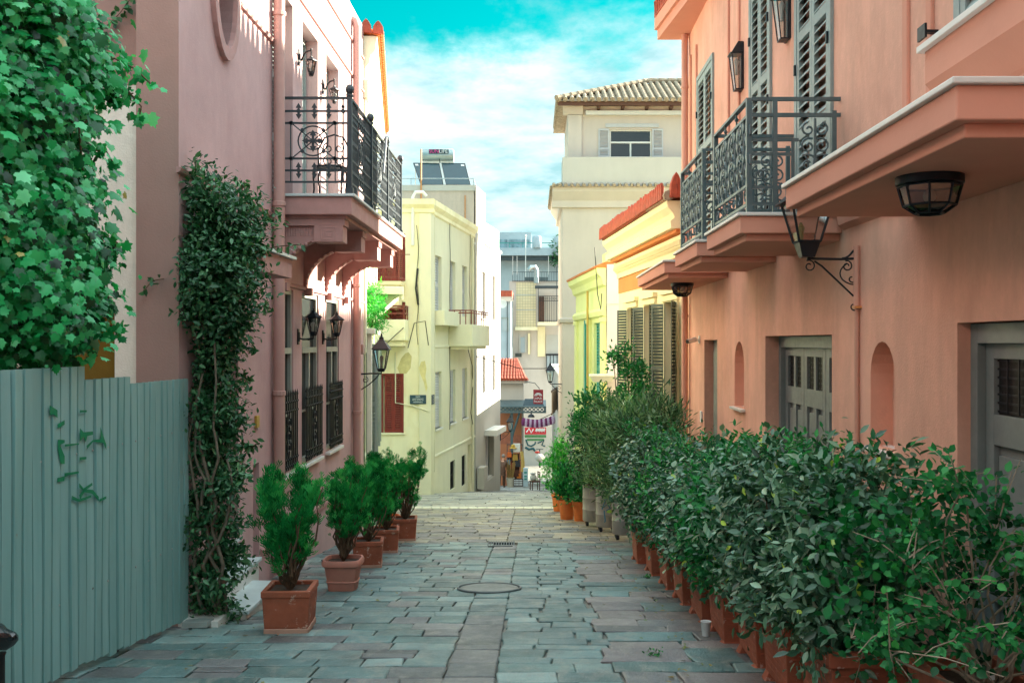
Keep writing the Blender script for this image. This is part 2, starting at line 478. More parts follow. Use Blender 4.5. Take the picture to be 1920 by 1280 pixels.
M_POT = paint('terracotta_pot', H('#98563e'), .75, var=.2, wear=H('#c4a494'), wear_at=.60, bmp=.2)
M_POTP = paint('pinkish_pot', H('#b87c6c'), .65, var=.1)
M_POTO = paint('orange_pot', H('#cc7038'), .65, var=.1)
M_SOIL = paint('soil', H('#3a2c22'), .95, var=.3, bmp=.5)
M_DRUM = paint('grey_drum_paint', H('#9a9c96'), .5, metal=.1, var=.12, wear=H('#7a7468'), wear_at=.66)
M_FENCE = paint('grey_green_sheet', H('#86b2ae'), .38, metal=.15, var=.08, wear=H('#7f9a94'), wear_at=.68, spec=.5, scale=2.2, bmp=.12)
m, nt, b, out = newmat('fence_sheet_paint')
c = ramp(nt, noise(nt, 7, 4, .6, stretch=(1, 1, .06)), [(.3, H('#7cacaa')), (.7, H('#94c0be'))])
c = mix(nt, ramp(nt, noise(nt, 2.2, 7, .65, stretch=(1, 1, .5)), [(.55, (0, 0, 0, 1)), (.75, (.5, .5, .5, 1))]), c, H('#6d928c'))
c = mix(nt, ramp(nt, noise(nt, 16, 6, .7), [(.68, (0, 0, 0, 1)), (.74, (.7, .7, .7, 1))]), c, H('#8f8a78'))
nt.links.new(c, b.inputs['Base Color']); b.inputs['Metallic'].default_value = .1
nt.links.new(ramp(nt, noise(nt, 5, 5, .6, stretch=(1, 1, .15)), [(.3, (.28,) * 3 + (1,)), (.7, (.52,) * 3 + (1,))]), b.inputs['Roughness'])
bump(nt, b, noise(nt, 3, 3, .5, stretch=(1, 1, .3)), .35, .03)
M_FENCE = m
M_SPRAY = paint('green_spray', H('#0a7f56'), .6, var=.1)
M_BLUESPRAY = paint('blue_spray', H('#3f7a98'), .6, var=.1)
M_BARK = paint('pale_bark', H('#8d8270'), .9, var=.3, scale=14, bmp=.6)
M_TWIG = paint('brown_twig', H('#5c4a38'), .9, var=.3, scale=14, bmp=.4)
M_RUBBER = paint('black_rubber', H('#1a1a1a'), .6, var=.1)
M_WOOD = paint('dark_wood', H('#5a3826'), .6, var=.2)
M_SLATE = paint('grey_render', H('#a9b4b9'), .8, var=.06, scale=1)
M_BLUEW = paint('blue_grey_render', H('#aab8c0'), .85, var=.08, scale=1)
M_PINKPIPE = paint('mauve_pipe', H('#b8948c'), .5, var=.06)
M_SALPIPE = paint('salmon_pipe', H('#cf9c88'), .5, var=.06)
M_CHROME = paint('brushed_steel', H('#b4bab8'), .3, metal=.8, var=.08)
M_PANEL = paint('solar_panel_glass', H('#1d4048'), .15, var=.1, spec=.6, bmp=0)
M_CABLE = paint('black_cable', H('#2a2a26'), .6, var=.1)
M_WHITEP = paint('white_plastic', H('#dcdcd8'), .5, var=.04)
M_COPPER = paint('orange_pipe_paint', H('#c88a50'), .5, var=.1)
M_SIGN = paint('blue_sign_enamel', H('#2f4a58'), .4, var=.08)
M_LETTER = paint('pale_lettering', H('#dfe4e4'), .5, var=.03, bmp=0)
M_MAGENTA = paint('magenta_lettering', H('#d0408c'), .5, var=.05, bmp=0)
M_SIGNRED = paint('dark_red_sign', H('#86202c'), .5, var=.08)
M_CLOTHP = paint('purple_cloth', H('#6a2a58'), .9, var=.2)
M_CLOTHW = paint('lilac_cloth', H('#b09ab4'), .9, var=.1)
def plain(name, h, rough=.8, var=.15): return paint(name, H(h), rough, var=var)

G1 = H('#0a2c1e'); 
M_LEAF_HEDGE = leafmat('hedge_leaves', [(0, H('#0f3220')), (.45, H('#326246')), (.8, H('#6e987a')), (.97, H('#86a688')), (1, H('#a8c850'))], rough=.36, trans=.15, spec=.5)
M_LEAF_PRIV = leafmat('privet_leaves', [(0, H('#0a3c20')), (.5, H('#1f7440')), (1, H('#4cab5c'))], rough=.45, trans=.3, spec=.25)
M_LEAF_VINE = leafmat('vine_leaves', [(0, H('#04301c')), (.35, H('#0f6a3a')), (.7, H('#2cb86c')), (.985, H('#7ae0a4')), (1, H('#a8a058'))], rough=.36, trans=.35, spec=.45)
M_LEAF_CLIMB = leafmat('climber_leaves', [(0, H('#0c3016')), (.5, H('#285e3a')), (1, H('#6aa070'))], rough=.4, trans=.22, spec=.4)
M_LEAF_CON = leafmat('conifer_sprays', [(0, H('#0a4020')), (.45, H('#1c8a46')), (1, H('#52c266'))], rough=.65, trans=.25, spec=.12)
M_LEAF_OLE = leafmat('oleander_leaves', [(0, H('#1a3a22')), (.5, H('#4c7a52')), (1, H('#9cbc8c'))], rough=.45, trans=.2, spec=.4)
M_LEAF_BRIGHT = leafmat('bright_leaves', [(0, H('#146a26')), (.5, H('#2c9a38')), (1, H('#6cc850'))], rough=.5, trans=.32)
# ================================================================== ground and paving
_gy = [(-40, -1.55 + 0), (0, -1.55), (30, -4.73), (44, -6.816), (55, -8.213), (95, -11.8), (2000, -12.2)]
def G(y):
    if y < 0: return -1.55 - .02 * y * 0
    for (y0, z0), (y1, z1) in zip(_gy, _gy[1:]):
        if y <= y1: return z0 + (z1 - z0) * (y - y0) / (y1 - y0)
    return _gy[-1][1]
mb = MB()
ys = [-60, -20, -5, 0, 10, 20, 30, 37, 44, 55, 75, 95, 200, 600, 1500]
xs = [-900, -60, -12, 0, 12, 60, 900]
for i, y in enumerate(ys):
    for x in xs: mb.v.append((x, y, G(y) - .025))
for i in range(len(ys) - 1):
    for j in range(len(xs) - 1):
        a = i * len(xs) + j; mb.f.append((a, a + 1, a + 1 + len(xs), a + len(xs)))
m, nt, b, out = newmat('joint_dirt')
nt.links.new(ramp(nt, noise(nt, 5, 6), [(.3, H('#66665f')), (.7, H('#86837a'))]), b.inputs['Base Color']); b.inputs['Roughness'].default_value = .95
bump(nt, b, noise(nt, 30, 5, .7), .8, .02)
structure('ground', mb, m)

# paving stones: each slab is real geometry with its own stone colour
m, nt, b, out = newmat('paving_stone')
at = nt.nodes.new('ShaderNodeAttribute'); at.attribute_name = 'stone'
c = mix(nt, .8, at.outputs['Color'], ramp(nt, noise(nt, 2.6, 7, .65), [(.25, (.55, .55, .55, 1)), (.75, (1.5, 1.5, 1.5, 1))]), 'MULTIPLY')
c = mix(nt, ramp(nt, noise(nt, 7, 8, .7, stretch=(1, .5, 1)), [(.50, (0, 0, 0, 1)), (.68, (.6, .6, .6, 1))]), c, H('#8f8f86'))
c = mix(nt, ramp(nt, noise(nt, 1.1, 7, .7), [(.54, (0, 0, 0, 1)), (.70, (.6, .6, .6, 1))]), c, H('#4a504e'))
c = mix(nt, ramp(nt, noise(nt, 24, 4, .7), [(.56, (0, 0, 0, 1)), (.75, (.5, .5, .5, 1))]), c, H('#4c504c'))
nt.links.new(c, b.inputs['Base Color'])
nt.links.new(ramp(nt, noise(nt, 3.5, 6, .65), [(.3, (.3,) * 3 + (1,)), (.7, (.62,) * 3 + (1,))]), b.inputs['Roughness'])
b.inputs['Specular IOR Level'].default_value = .55
h = nt.nodes.new('ShaderNodeMath'); h.operation = 'ADD'
nt.links.new(noise(nt, 9, 6, .6), h.inputs[0]); nt.links.new(noise(nt, 60, 3, .6), h.inputs[1])
bump(nt, b, h.outputs[0], .6, .02)
M_PAVE = m

class Pave:
    def __init__(s): s.v = []; s.f = []; s.c = []
    def slab(s, x0, x1, y0, y1, col, gap=.005, jit=.016, lift=None, dish=0):
        x0 += gap; x1 -= gap; y0 += gap; y1 -= gap
        if x1 - x0 < .05 or y1 - y0 < .05: return
        ring = []
        nx = max(1, int((x1 - x0) / .16)); ny = max(1, int((y1 - y0) / .16))
        for i in range(nx): ring.append((x0 + (x1 - x0) * i / nx, y0))
        for i in range(ny): ring.append((x1, y0 + (y1 - y0) * i / ny))
        for i in range(nx): ring.append((x1 - (x1 - x0) * i / nx, y1))
        for i in range(ny): ring.append((x0, y1 - (y1 - y0) * i / ny))
        ring = [(x + random.gauss(0, jit * .55), y + random.gauss(0, jit * .55)) for x, y in ring]
        cx, cy = (x0 + x1) / 2, (y0 + y1) / 2
        l = random.uniform(0, .010) if lift is None else lift
        tx, ty = random.gauss(0, .008), random.gauss(0, .008)
        base = len(s.v); n = len(ring)
        for x, y in ring: s.v.append((x, y, G(y) - .03))
        for x, y in ring: s.v.append((x, y, G(y) - .010 + l + tx * (x - cx) + ty * (y - cy)))
        for x, y in ring:
            x2 = cx + (x - cx) * (1 - .02 / (x1 - x0)); y2 = cy + (y - cy) * (1 - .02 / (y1 - y0))
            s.v.append((x2, y2, G(y2) - .004 + l + tx * (x - cx) + ty * (y - cy)))
        for k in (0, 1):
            for i in range(n):
                j = (i + 1) % n
                s.f.append((base + k * n + i, base + k * n + j, base + (k + 1) * n + j, base + (k + 1) * n + i))
        s.f.append(tuple(base + 2 * n + i for i in range(n)))
        s.c += [col] * (3 * n)
    def lane(s, x0f, x1f, y0, y1, rowh, wid, cols, gap=.005, jit=.016):
        y = y0
        while y < y1:
            hgt = random.uniform(*rowh)
            xa, xb = x0f(y), x1f(y)
            x = xa
            while x < xb - .02:
                w = random.uniform(*wid)
                if random.random() < .12: w *= 1.5
                x2 = x + w
                if xb - x2 < wid[0] * .6: x2 = xb
                c = random.choice(cols); k = random.uniform(.62, .98)
                c = tuple(min(1, q * k) for q in c[:3]) + (1,)
                if hgt > .3 and random.random() < .16:
                    ym = y + hgt * random.uniform(.4, .6)
                    s.slab(x, x2, y, ym, c, gap, jit)
                    k = random.uniform(.64, .96); s.slab(x, x2, ym, y + hgt, tuple(q * k for q in c[:3]) + (1,), gap, jit)
                else:
                    s.slab(x, x2, y, y + hgt, c, gap, jit)
                x = x2
            y += hgt
    def make(s, name):
        me = bpy.data.meshes.new(name); me.from_pydata(s.v, [], s.f)
        a = me.attributes.new('stone', 'FLOAT_COLOR', 'POINT')
        a.data.foreach_set('color', np.array(s.c, dtype=np.float32).ravel())
        me.materials.append(M_PAVE)
        return tag(link(name, me), kind='structure')
TEALS = [H('#5f8080'), H('#6d8c8b'), H('#567674'), H('#789492'), H('#638080'), H('#7d9896')]
GREYS = [H('#646a6c'), H('#6f7274'), H('#7a7c7c'), H('#5e6466')]
ROSES = [H('#787270'), H('#827c7a'), H('#6e6c6e'), H('#8a8482'), H('#726e70')]
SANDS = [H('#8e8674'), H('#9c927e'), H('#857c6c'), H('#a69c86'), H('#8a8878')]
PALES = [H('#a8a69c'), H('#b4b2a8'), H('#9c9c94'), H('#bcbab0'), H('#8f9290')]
pv = Pave()
c_ = lambda v: (lambda y: v)
pv.lane(c_(-3.3), c_(-.60), .5, 15.0, (.2, .36), (.24, .52), TEALS + TEALS + GREYS)
pv.lane(c_(-.60), c_(-.25), .5, 14.4, (.4, .62), (.35, .35), TEALS + GREYS, jit=.006)
pv.lane(c_(-.25), lambda y: .55 + .05 * math.sin(y * 5.3), .5, 15.0, (.17, .3), (.2, .42), TEALS)
pv.lane(lambda y: .55 + .05 * math.sin(y * 5.3), c_(2.6), .5, 15.0, (.26, .5), (.34, .8), ROSES + GREYS + TEALS[:3], jit=.02)
pv.lane(c_(-3.3), c_(-.42), 15.0, 22.7, (.2, .36), (.3, .6), SANDS + ROSES)
pv.lane(c_(-.42), c_(2.6), 15.0, 22.7, (.2, .36), (.28, .6), SANDS + SANDS + GREYS)
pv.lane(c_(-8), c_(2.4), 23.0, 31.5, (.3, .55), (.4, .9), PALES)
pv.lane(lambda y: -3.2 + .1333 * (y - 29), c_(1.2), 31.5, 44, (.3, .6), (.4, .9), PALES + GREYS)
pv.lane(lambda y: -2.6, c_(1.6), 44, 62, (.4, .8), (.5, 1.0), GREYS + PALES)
pv.make('street_paving')

# drainage channel across the street, drain grate and manhole cover
mb = MB()
for i in range(26):
    x = -3.3 + i * .22
    mb.box(x, x + .2, 22.74, 22.95, G(22.9) - .02, G(22.9) + .03)
structure('drain_channel_kerb', mb, paint('pale_limestone', H('#c9c6b4'), .6, var=.1))
t = thing('drain_grate', 'dark iron drain grate set in the paving ahead of the round manhole', 'drain', (-.5, 14.65, G(14.65)))
mb = MB()
for k in range(9): mb.box(-.66 + k * .04, -.645 + k * .04, 14.42, 14.88, G(14.65) - .05, G(14.65) + .012)
build('grate', mb, M_IRON, t)
mb = MB().box(-.7, -.68, 14.38, 14.92, G(14.65) - .05, G(14.65) + .016).box(-.31, -.29, 14.38, 14.92, G(14.65) - .05, G(14.65) + .016)
mb.box(-.68, -.31, 14.38, 14.4, G(14.4) - .04, G(14.4) + .016).box(-.68, -.31, 14.9, 14.92, G(14.9) - .04, G(14.9) + .016)
build('surround', mb, M_IRON, t)
t = thing('manhole_cover', 'round stone filled manhole cover in the middle of the street', 'manhole', (-.47, 10.25, G(10.25)))
FM = Fr((-.47, 10.25, G(10.25)), (1, 0, 0), (0, 1, -.106), (0, .106, 1))
build('lid', MB().lathe([(.31, -.03), (.31, .012), (.29, .016)], 32, F=FM), paint('manhole_stone', H('#787c76'), .6, var=.25, bmp=.4), t)
ring = [FM(.335 * math.cos(2 * math.pi * i / 36), .335 * math.sin(2 * math.pi * i / 36), .012) for i in range(36)]
build('rim', MB().tube(ring, .012, 6, closed=True), paint('worn_rim', H('#6a7272'), .5, var=.2), t, smooth=True)

# loose slabs and a weed tuft or two
for k, (px, py, Y, w, l, rz, tl) in enumerate([(356, 1172, 8.25, .3, .22, .3, .05), (372, 1186, 8.1, .42, .2, .1, .02), (288, 1195, 7.75, .12, .2, .9, .6)]):
    x, y, z = P(px, py, Y); z = G(y) + .015
    w *= .6; l *= .6
    F = Fr((x, y, z), (math.cos(rz), math.sin(rz), tl), (-math.sin(rz), math.cos(rz), 0), (-tl * .5, 0, 1))
    q = [(-w / 2, -l / 2), (w * .35, -l * .6), (w / 2, l * .3), (0, l / 2), (-w * .45, l * .35)]
    mb = MB(); n = 5
    mb.add([F(a, b, 0) for a, b in q] + [F(a * .95, b * .95, .045) for a, b in q], [tuple(range(4, -1, -1)), tuple(range(5, 10))] + [(i, (i + 1) % n, (i + 1) % n + n, i + n) for i in range(n)])
    solo('loose_slab', mb, paint('loose_stone', H('#8e9894'), .7, var=.15),
         ['broken paving slab lying against the corner of the metal fence', 'long broken slab lying flat in front of the fence corner', 'small stone shard leaning on the foot of the metal fence'][k], 'stone', 'loose stone slabs by the fence')
for k, (px, py) in enumerate([(1215, 1083), (1228, 1230)]):
    Y = 1.55 / ((py - 640) / PX - .106); x = (px - 1000) * Y / PX
    n = 46
    pos = np.array([x, Y, G(Y)]) + np.c_[rng.normal(0, .03, (n, 2)), np.abs(rng.normal(.02, .015, n))]
    ax, fn = orient(unit(n) * [1, 1, .2], up=.6)
    t = thing('weed', ['small green weed growing in the paving by the terracotta planters', 'tiny green weed growing out of a paving joint'][k], 'weed', (x, Y, G(Y)), group='weeds in the paving')
    leaves('foliage', pos, ax, fn, rng.uniform(.015, .03, n), OVAL, M_LEAF_PRIV, t)
    mb = MB()
    for q_ in pos[::4]: mb.tube([(x, Y, G(Y) - .01), tuple(q_)], .0015, 4)
    build('stem', mb, M_TWIG, t)

# a little leaf litter
n = 150
ly = rng.uniform(5.2, 16, n); side = rng.random(n)
lx = np.where(side < .7, 1.25 - np.abs(rng.normal(0, .28, n)), -2.1 + rng.normal(0, .35, n))
pos = np.c_[lx, ly, np.array([G(v) for v in ly]) + .016]
tag(leaves('fallen_leaves', pos, unit(n) * [1, 1, .1], np.tile([0, 0, 1.0], (n, 1)) + unit(n) * .25, rng.uniform(.025, .06, n), OVAL,
           leafmat('dry_leaves', [(0, H('#6a5a34')), (.5, H('#8a7a48')), (1, H('#5c7a40'))], rough=.7, trans=.1)), kind='stuff')
# ================================================================== metal fence, yard wall, mauve house
FL = Fr((-3, 0, 0), (0, 1, 0), (1, 0, 0))
def fence_Y(px):
    return -3.4543 / ((px - 1000) / PX - .058)
FF = Fr((-2.97, 8.35, 0), (-.058 / 1.00168, -1 / 1.00168, 0), (.99832, -.0579, 0))   # a runs from the far end towards the camera
def fence_a(Y): return (8.35 - Y) * 1.00168
fence = thing('metal_fence', 'grey green corrugated metal fence with green graffiti beside the street', 'fence', (-3.1, 6.5, G(6.5)))
PITCH = .105
def fence_sheet(a0, a1, ztop, off, lab):
    mb = MB(); a = a0; i = 0
    th = .004
    while a < a1 - .02:
        p = min(PITCH, a1 - a)
        prof = [(0, -.03), (.004, .026), (.158, .026 + .007 * math.sin(i * 2.1)), (.162, -.03), (.2, -.03)]
        prof = [(x * p / .2, y) for x, y in prof]
        y = 8.35 - (a + p / 2) / 1.00168
        zb = G(y) + random.uniform(.03, .07)
        lean = random.uniform(-.006, .006)
        for (x0, y0), (x1, y1) in zip(prof, prof[1:]):
            nz = 6
            ring = []
            for k in range(nz + 1):
                z = zb + (ztop - zb) * k / nz
                d = .004 * math.sin(3.1 * z + i * 1.3) + lean * (k / nz)
                ring.append((FF(a + x0, y0 + off + d, z), FF(a + x1, y1 + off + d, z)))
            base = len(mb.v)
            for q in ring: mb.v += [q[0], q[1]]
            for k in range(nz): mb.f.append((base + 2 * k, base + 2 * k + 1, base + 2 * k + 3, base + 2 * k + 2))
        a += p; i += 1
    o = build('sheet', mb, M_FENCE, fence, label=lab)
    s = o.modifiers.new('thickness', 'SOLIDIFY'); s.thickness = .003
for x0, x1, zt, off, lab in ((348, 235, -.318, 0, 'short corrugated sheet nearest the house'), (236, 149, -.262, .007, 'middle corrugated sheet'), (150, -300, -.168, .014, 'tall corrugated sheet with most of the graffiti')):
    fence_sheet(fence_a(fence_Y(x0)), fence_a(fence_Y(x1)), zt, off, lab)
for zc in (-.75, -1.7): build('rail', MB().box(-.0, 3.6, -.05, -.035, zc - .03, zc + .03, FF), M_IRON, fence)
for a in (.06, 1.2, 2.3, 3.4): build('post', MB().box(a, a + .05, -.1, -.05, G(8.35 - a) - .1, -.36, FF), M_IRON, fence)
mb = MB()
for zc in (-.75, -1.7):
    for k in range(17): mb.lathe([(.009, 0), (.009, .004), (.003, .007)], 7, (0, 0, 0), F=Fr(FF(.055 + k * .21, .032, zc), FF.u, FF.w, FF.n))
build('screws', mb, M_CHROME, fence)
STROKES = [
 (420, [(222,945),(262,970),(262,1010),(240,990),(222,995)]), (420, [(262,1045),(300,1022),(300,1045),(265,1065)]),
 (420, [(382,970),(417,970),(417,980),(382,982)]), (420, [(382,1065),(400,1085),(450,1080),(450,1098),(420,1105),(412,1135),(400,1110),(382,1130)]),
 (420, [(490,1060),(520,1150),(520,1175),(505,1140),(450,1135),(420,1170),(417,1155),(450,1125),(490,1120)]),
 (420, [(265,1123),(300,1125),(300,1140),(275,1150),(300,1210),(300,1250),(280,1250),(265,1180)]),
 (420, [(302,1148),(378,1142),(375,1150),(302,1160)]), (420, [(380,1215),(415,1213),(415,1225),(380,1230)]),
 (820, [(262,210),(300,205),(300,185),(375,175),(375,185),(300,200),(298,225),(262,232)]),
 (820, [(378,238),(398,262),(398,275),(378,258)]), (820, [(395,268),(445,235),(447,248),(398,282)]), (820, [(378,300),(398,275),(402,286),(384,320)]), (820, [(400,268),(450,272),(480,308),(480,328),(445,292),(402,284)]), (820, [(340,303),(375,320),(415,308),(440,300),(440,310),(412,322),(376,334),(340,322)]),
 (820, [(485,320),(520,305),(520,318),(485,332)])]
mb = MB()
for y0, st in STROKES:
    pl = []
    for zx, zy in st:
        px, py = zx / 2.783, y0 + zy / 2.783
        Y = fence_Y(px); pl.append((fence_a(Y), (640 - py) * Y / PX))
    mb.prism(pl, .047, .0485, FF)
build('graffiti', mb, M_SPRAY, fence)

# unseen walls added behind the viewpoint to darken surfaces facing it
t = thing('unseen_shade_wall', 'added unseen mauve wall uphill of the metal fence, shading the street', 'wall', (-3.5, -5, -1.6))
build('wall', MB().box(-9, -3.45, -14, 4.3, -1.7, 4.6), M_PINKL, t)
t = thing('unseen_shade_block', 'added unseen dark block at the uphill end, shading the street', 'house', (0, -16, -1.6))  # added out of view, dark to hold back light from uphill
build('wall', MB().box(-12, 12, -20, -14.2, -1.7, 6.5), stucco('shade_block_dark', H('#6a6258'), var=.3, bmp=.6), t)
# crumpled bag on a post at the left edge
t = thing('bagged_post', 'short dark post topped with a crumpled black plastic bag before the metal fence', 'post', (-2.93, 5.28, G(5.28)))
mb = MB(); mb.ball((-2.93, 5.28, -1.63), .075, 14, 10, (1, 1, .95))
mb.v = [(x + .012 * math.sin(50 * z + 30 * y), y + .012 * math.sin(61 * x), z + .01 * math.sin(70 * x + 20 * y)) for x, y, z in mb.v]
build('bag', mb, paint('black_plastic', H('#15181c'), .25, var=.2, spec=.6), t, smooth=True, ang=20)
build('post', MB().lathe([(.022, 0), (.022, .38), (.03, .40)], 10, (-2.93, 5.28, G(5.28))), M_RUBBER, t, smooth=True)

# old yard wall behind the fence with an ochre doorway
FO = Fr((-3.362, 8.2, 0), (-1, 0, 0), (0, -1, 0))
t = thing('old_yard_wall', 'weathered flaking plaster wall with an ochre doorway behind the metal fence', 'wall', (-4.2, 8.42, G(8.42)))
zt = P(0, 160, 8.2)[2]
zd = P(0, 566, 8.2)[2]
dl = -(P(215, 0, 8.2)[0] + 3.362); dr = -(P(150, 0, 8.2)[0] + 3.362)
mb = MB().wall([(0, G(8.4) - .1), (dl, G(8.4) - .1), (dl, zd), (dr + .5, zd), (dr + .5, G(8.4) - .1), (2.6, G(8.4) - .1), (2.6, zt - .3), (1.4, zt - .05), (.5, zt - .02), (0, zt)], [], FO)
mb.box(0, 2.6, -.01, -.0, zt - .02, zt - .018, FO)
build('wall', mb, M_OLD, t)
mb = MB().box(dl - .02, dr + .52, -.25, -.2, G(8.4) - .1, zd + .02, FO).box(dl - .03, dl, -.2, -.005, G(8.4) - .1, zd, FO).box(dl, dr + .5, -.2, -.005, zd, zd + .02, FO)
build('doorway', mb, M_OCHRE, t)

# ---------------------------------------------------------------- mauve house
house = thing('mauve_house', 'two storey mauve stucco house with an iron railed balcony, next to the metal fence', 'house', (-3.2, 12, G(12)))
ZT = 5.55
dY = [(11.05, 11.97), (12.47, 13.37), (13.9, 14.79)]
wY = [(11.1, 12.0), (12.44, 13.4), (13.9, 14.81)]
oval = ell(9.29, 3.42, .30, .58)
mb = MB()
holes = [(rect(a, b, 1.70, 4.17), .24, False) for a, b in dY] + [(rect(a, b, -1.58, .64), .09, False) for a, b in wY]
holes += [(oval, .16, False), (rect(8.78, 9.76, -1.98, .58), .3, False), (rect(10.28, 10.5, -2.5, -1.32), .25, True)]
mb.wall([(8.12, G(8) - .1), (16.95, G(17) - .1), (16.95, ZT), (8.12, ZT)], holes, FL)
# gable end pier facing the street's upper end, gable, roof, far end
FG_ = Fr((-3, 8.12, 0), (-1, 0, 0), (0, -1, 0))
mb.add([(-3, 8.12, ZT), (-10, 8.12, ZT), (-10, 16.95, ZT), (-3, 16.95, ZT)], [(0, 1, 2, 3)])
mb.add([(-3, 16.95, G(17)), (-10, 16.95, G(17)), (-10, 16.95, ZT), (-3, 16.95, ZT)], [(0, 1, 2, 3)])
build('wall', mb, M_PINKL, house)
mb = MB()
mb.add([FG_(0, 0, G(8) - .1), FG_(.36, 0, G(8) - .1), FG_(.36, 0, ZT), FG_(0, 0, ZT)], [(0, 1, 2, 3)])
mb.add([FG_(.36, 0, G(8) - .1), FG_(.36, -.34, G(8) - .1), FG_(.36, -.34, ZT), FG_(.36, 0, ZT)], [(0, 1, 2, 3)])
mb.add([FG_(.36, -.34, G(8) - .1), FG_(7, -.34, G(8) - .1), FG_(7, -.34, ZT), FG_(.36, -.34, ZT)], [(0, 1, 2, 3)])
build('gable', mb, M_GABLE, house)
mb = MB()
for z, y0, y1 in ((1.46, 8.06, 11.2), (3.45, 9.75, 11.15)):
    mb.sweep([(0, z - .045), (.03, z - .035), (.045, z), (0, z + .012)], y0, y1, FL)
for z in (4.4, 4.98):
    mb.sweep([(0, z - .03), (.025, z - .025), (.035, z), (0, z + .01)], 11.2, 16.9, FL)
mb.sweep([(0, .66), (.03, .67), (.035, .7), (0, .72)], 11.2, 16.9, FL)
mb.sweep([(0, -2.36), (.03, -2.35), (.03, -2.3), (0, -2.27)], 10.55, 16.9, FL)
build('string_course', mb, M_PINKLT, house)
mb = MB()
mb.prism(ell(9.29, 3.42, .40, .70), .0, .045, FL)
build('oval_window', MB().add([FL(a, .05, c) for a, c in ell(9.29, 3.42, .30, .58)] + [FL(a, .05, c) for a, c in ell(9.29, 3.42, .40, .70)] + [FL(a, .0, c) for a, c in ell(9.29, 3.42, .40, .70)] + [FL(a, -.16, c) for a, c in ell(9.29, 3.42, .30, .58)],
      [(i, (i + 1) % 28, (i + 1) % 28 + 28, i + 28) for i in range(28)] + [(i + 28, (i + 1) % 28 + 28, (i + 1) % 28 + 56, i + 56) for i in range(28)] + [(i, (i + 1) % 28, (i + 1) % 28 + 84, i + 84) for i in range(28)]), M_PINKLT, house)
ow = [o for o in house.children if o.name.startswith('oval_window')][0]
build('pane', MB().prism(ell(9.29, 3.42, .31, .59), -.15, -.14, FL), M_GLASS, ow)
# downpipes
for Y, zb, zt_, side in ((11.03, G(11) + .05, ZT, 0), (15.9, G(15.9) + .05, 5.3, 1)):
    mb = MB()
    pts = [(-2.92, Y, zb), (-2.92, Y, zt_)]
    if side: pts = [(-2.92, Y, zb), (-2.92, Y, zt_ - .1), (-2.95, Y, zt_), (-3.1, Y, zt_ + .06)]
    mb.tube(pts, .066, 12)
    p = build('downpipe', mb, M_PINKPIPE, house, smooth=True)
    for z in ([3.73, 1.55, -.62] if not side else [3.5, .9, -1.2]): build('bracket', MB().lathe([(.066, 0), (.078, .005), (.078, .05), (.066, .055)], 12, (-2.92, Y, z)).box(Y + .06, Y + .1, 0, .1, z + .01, z + .04, FL), M_PINKPIPE, p)
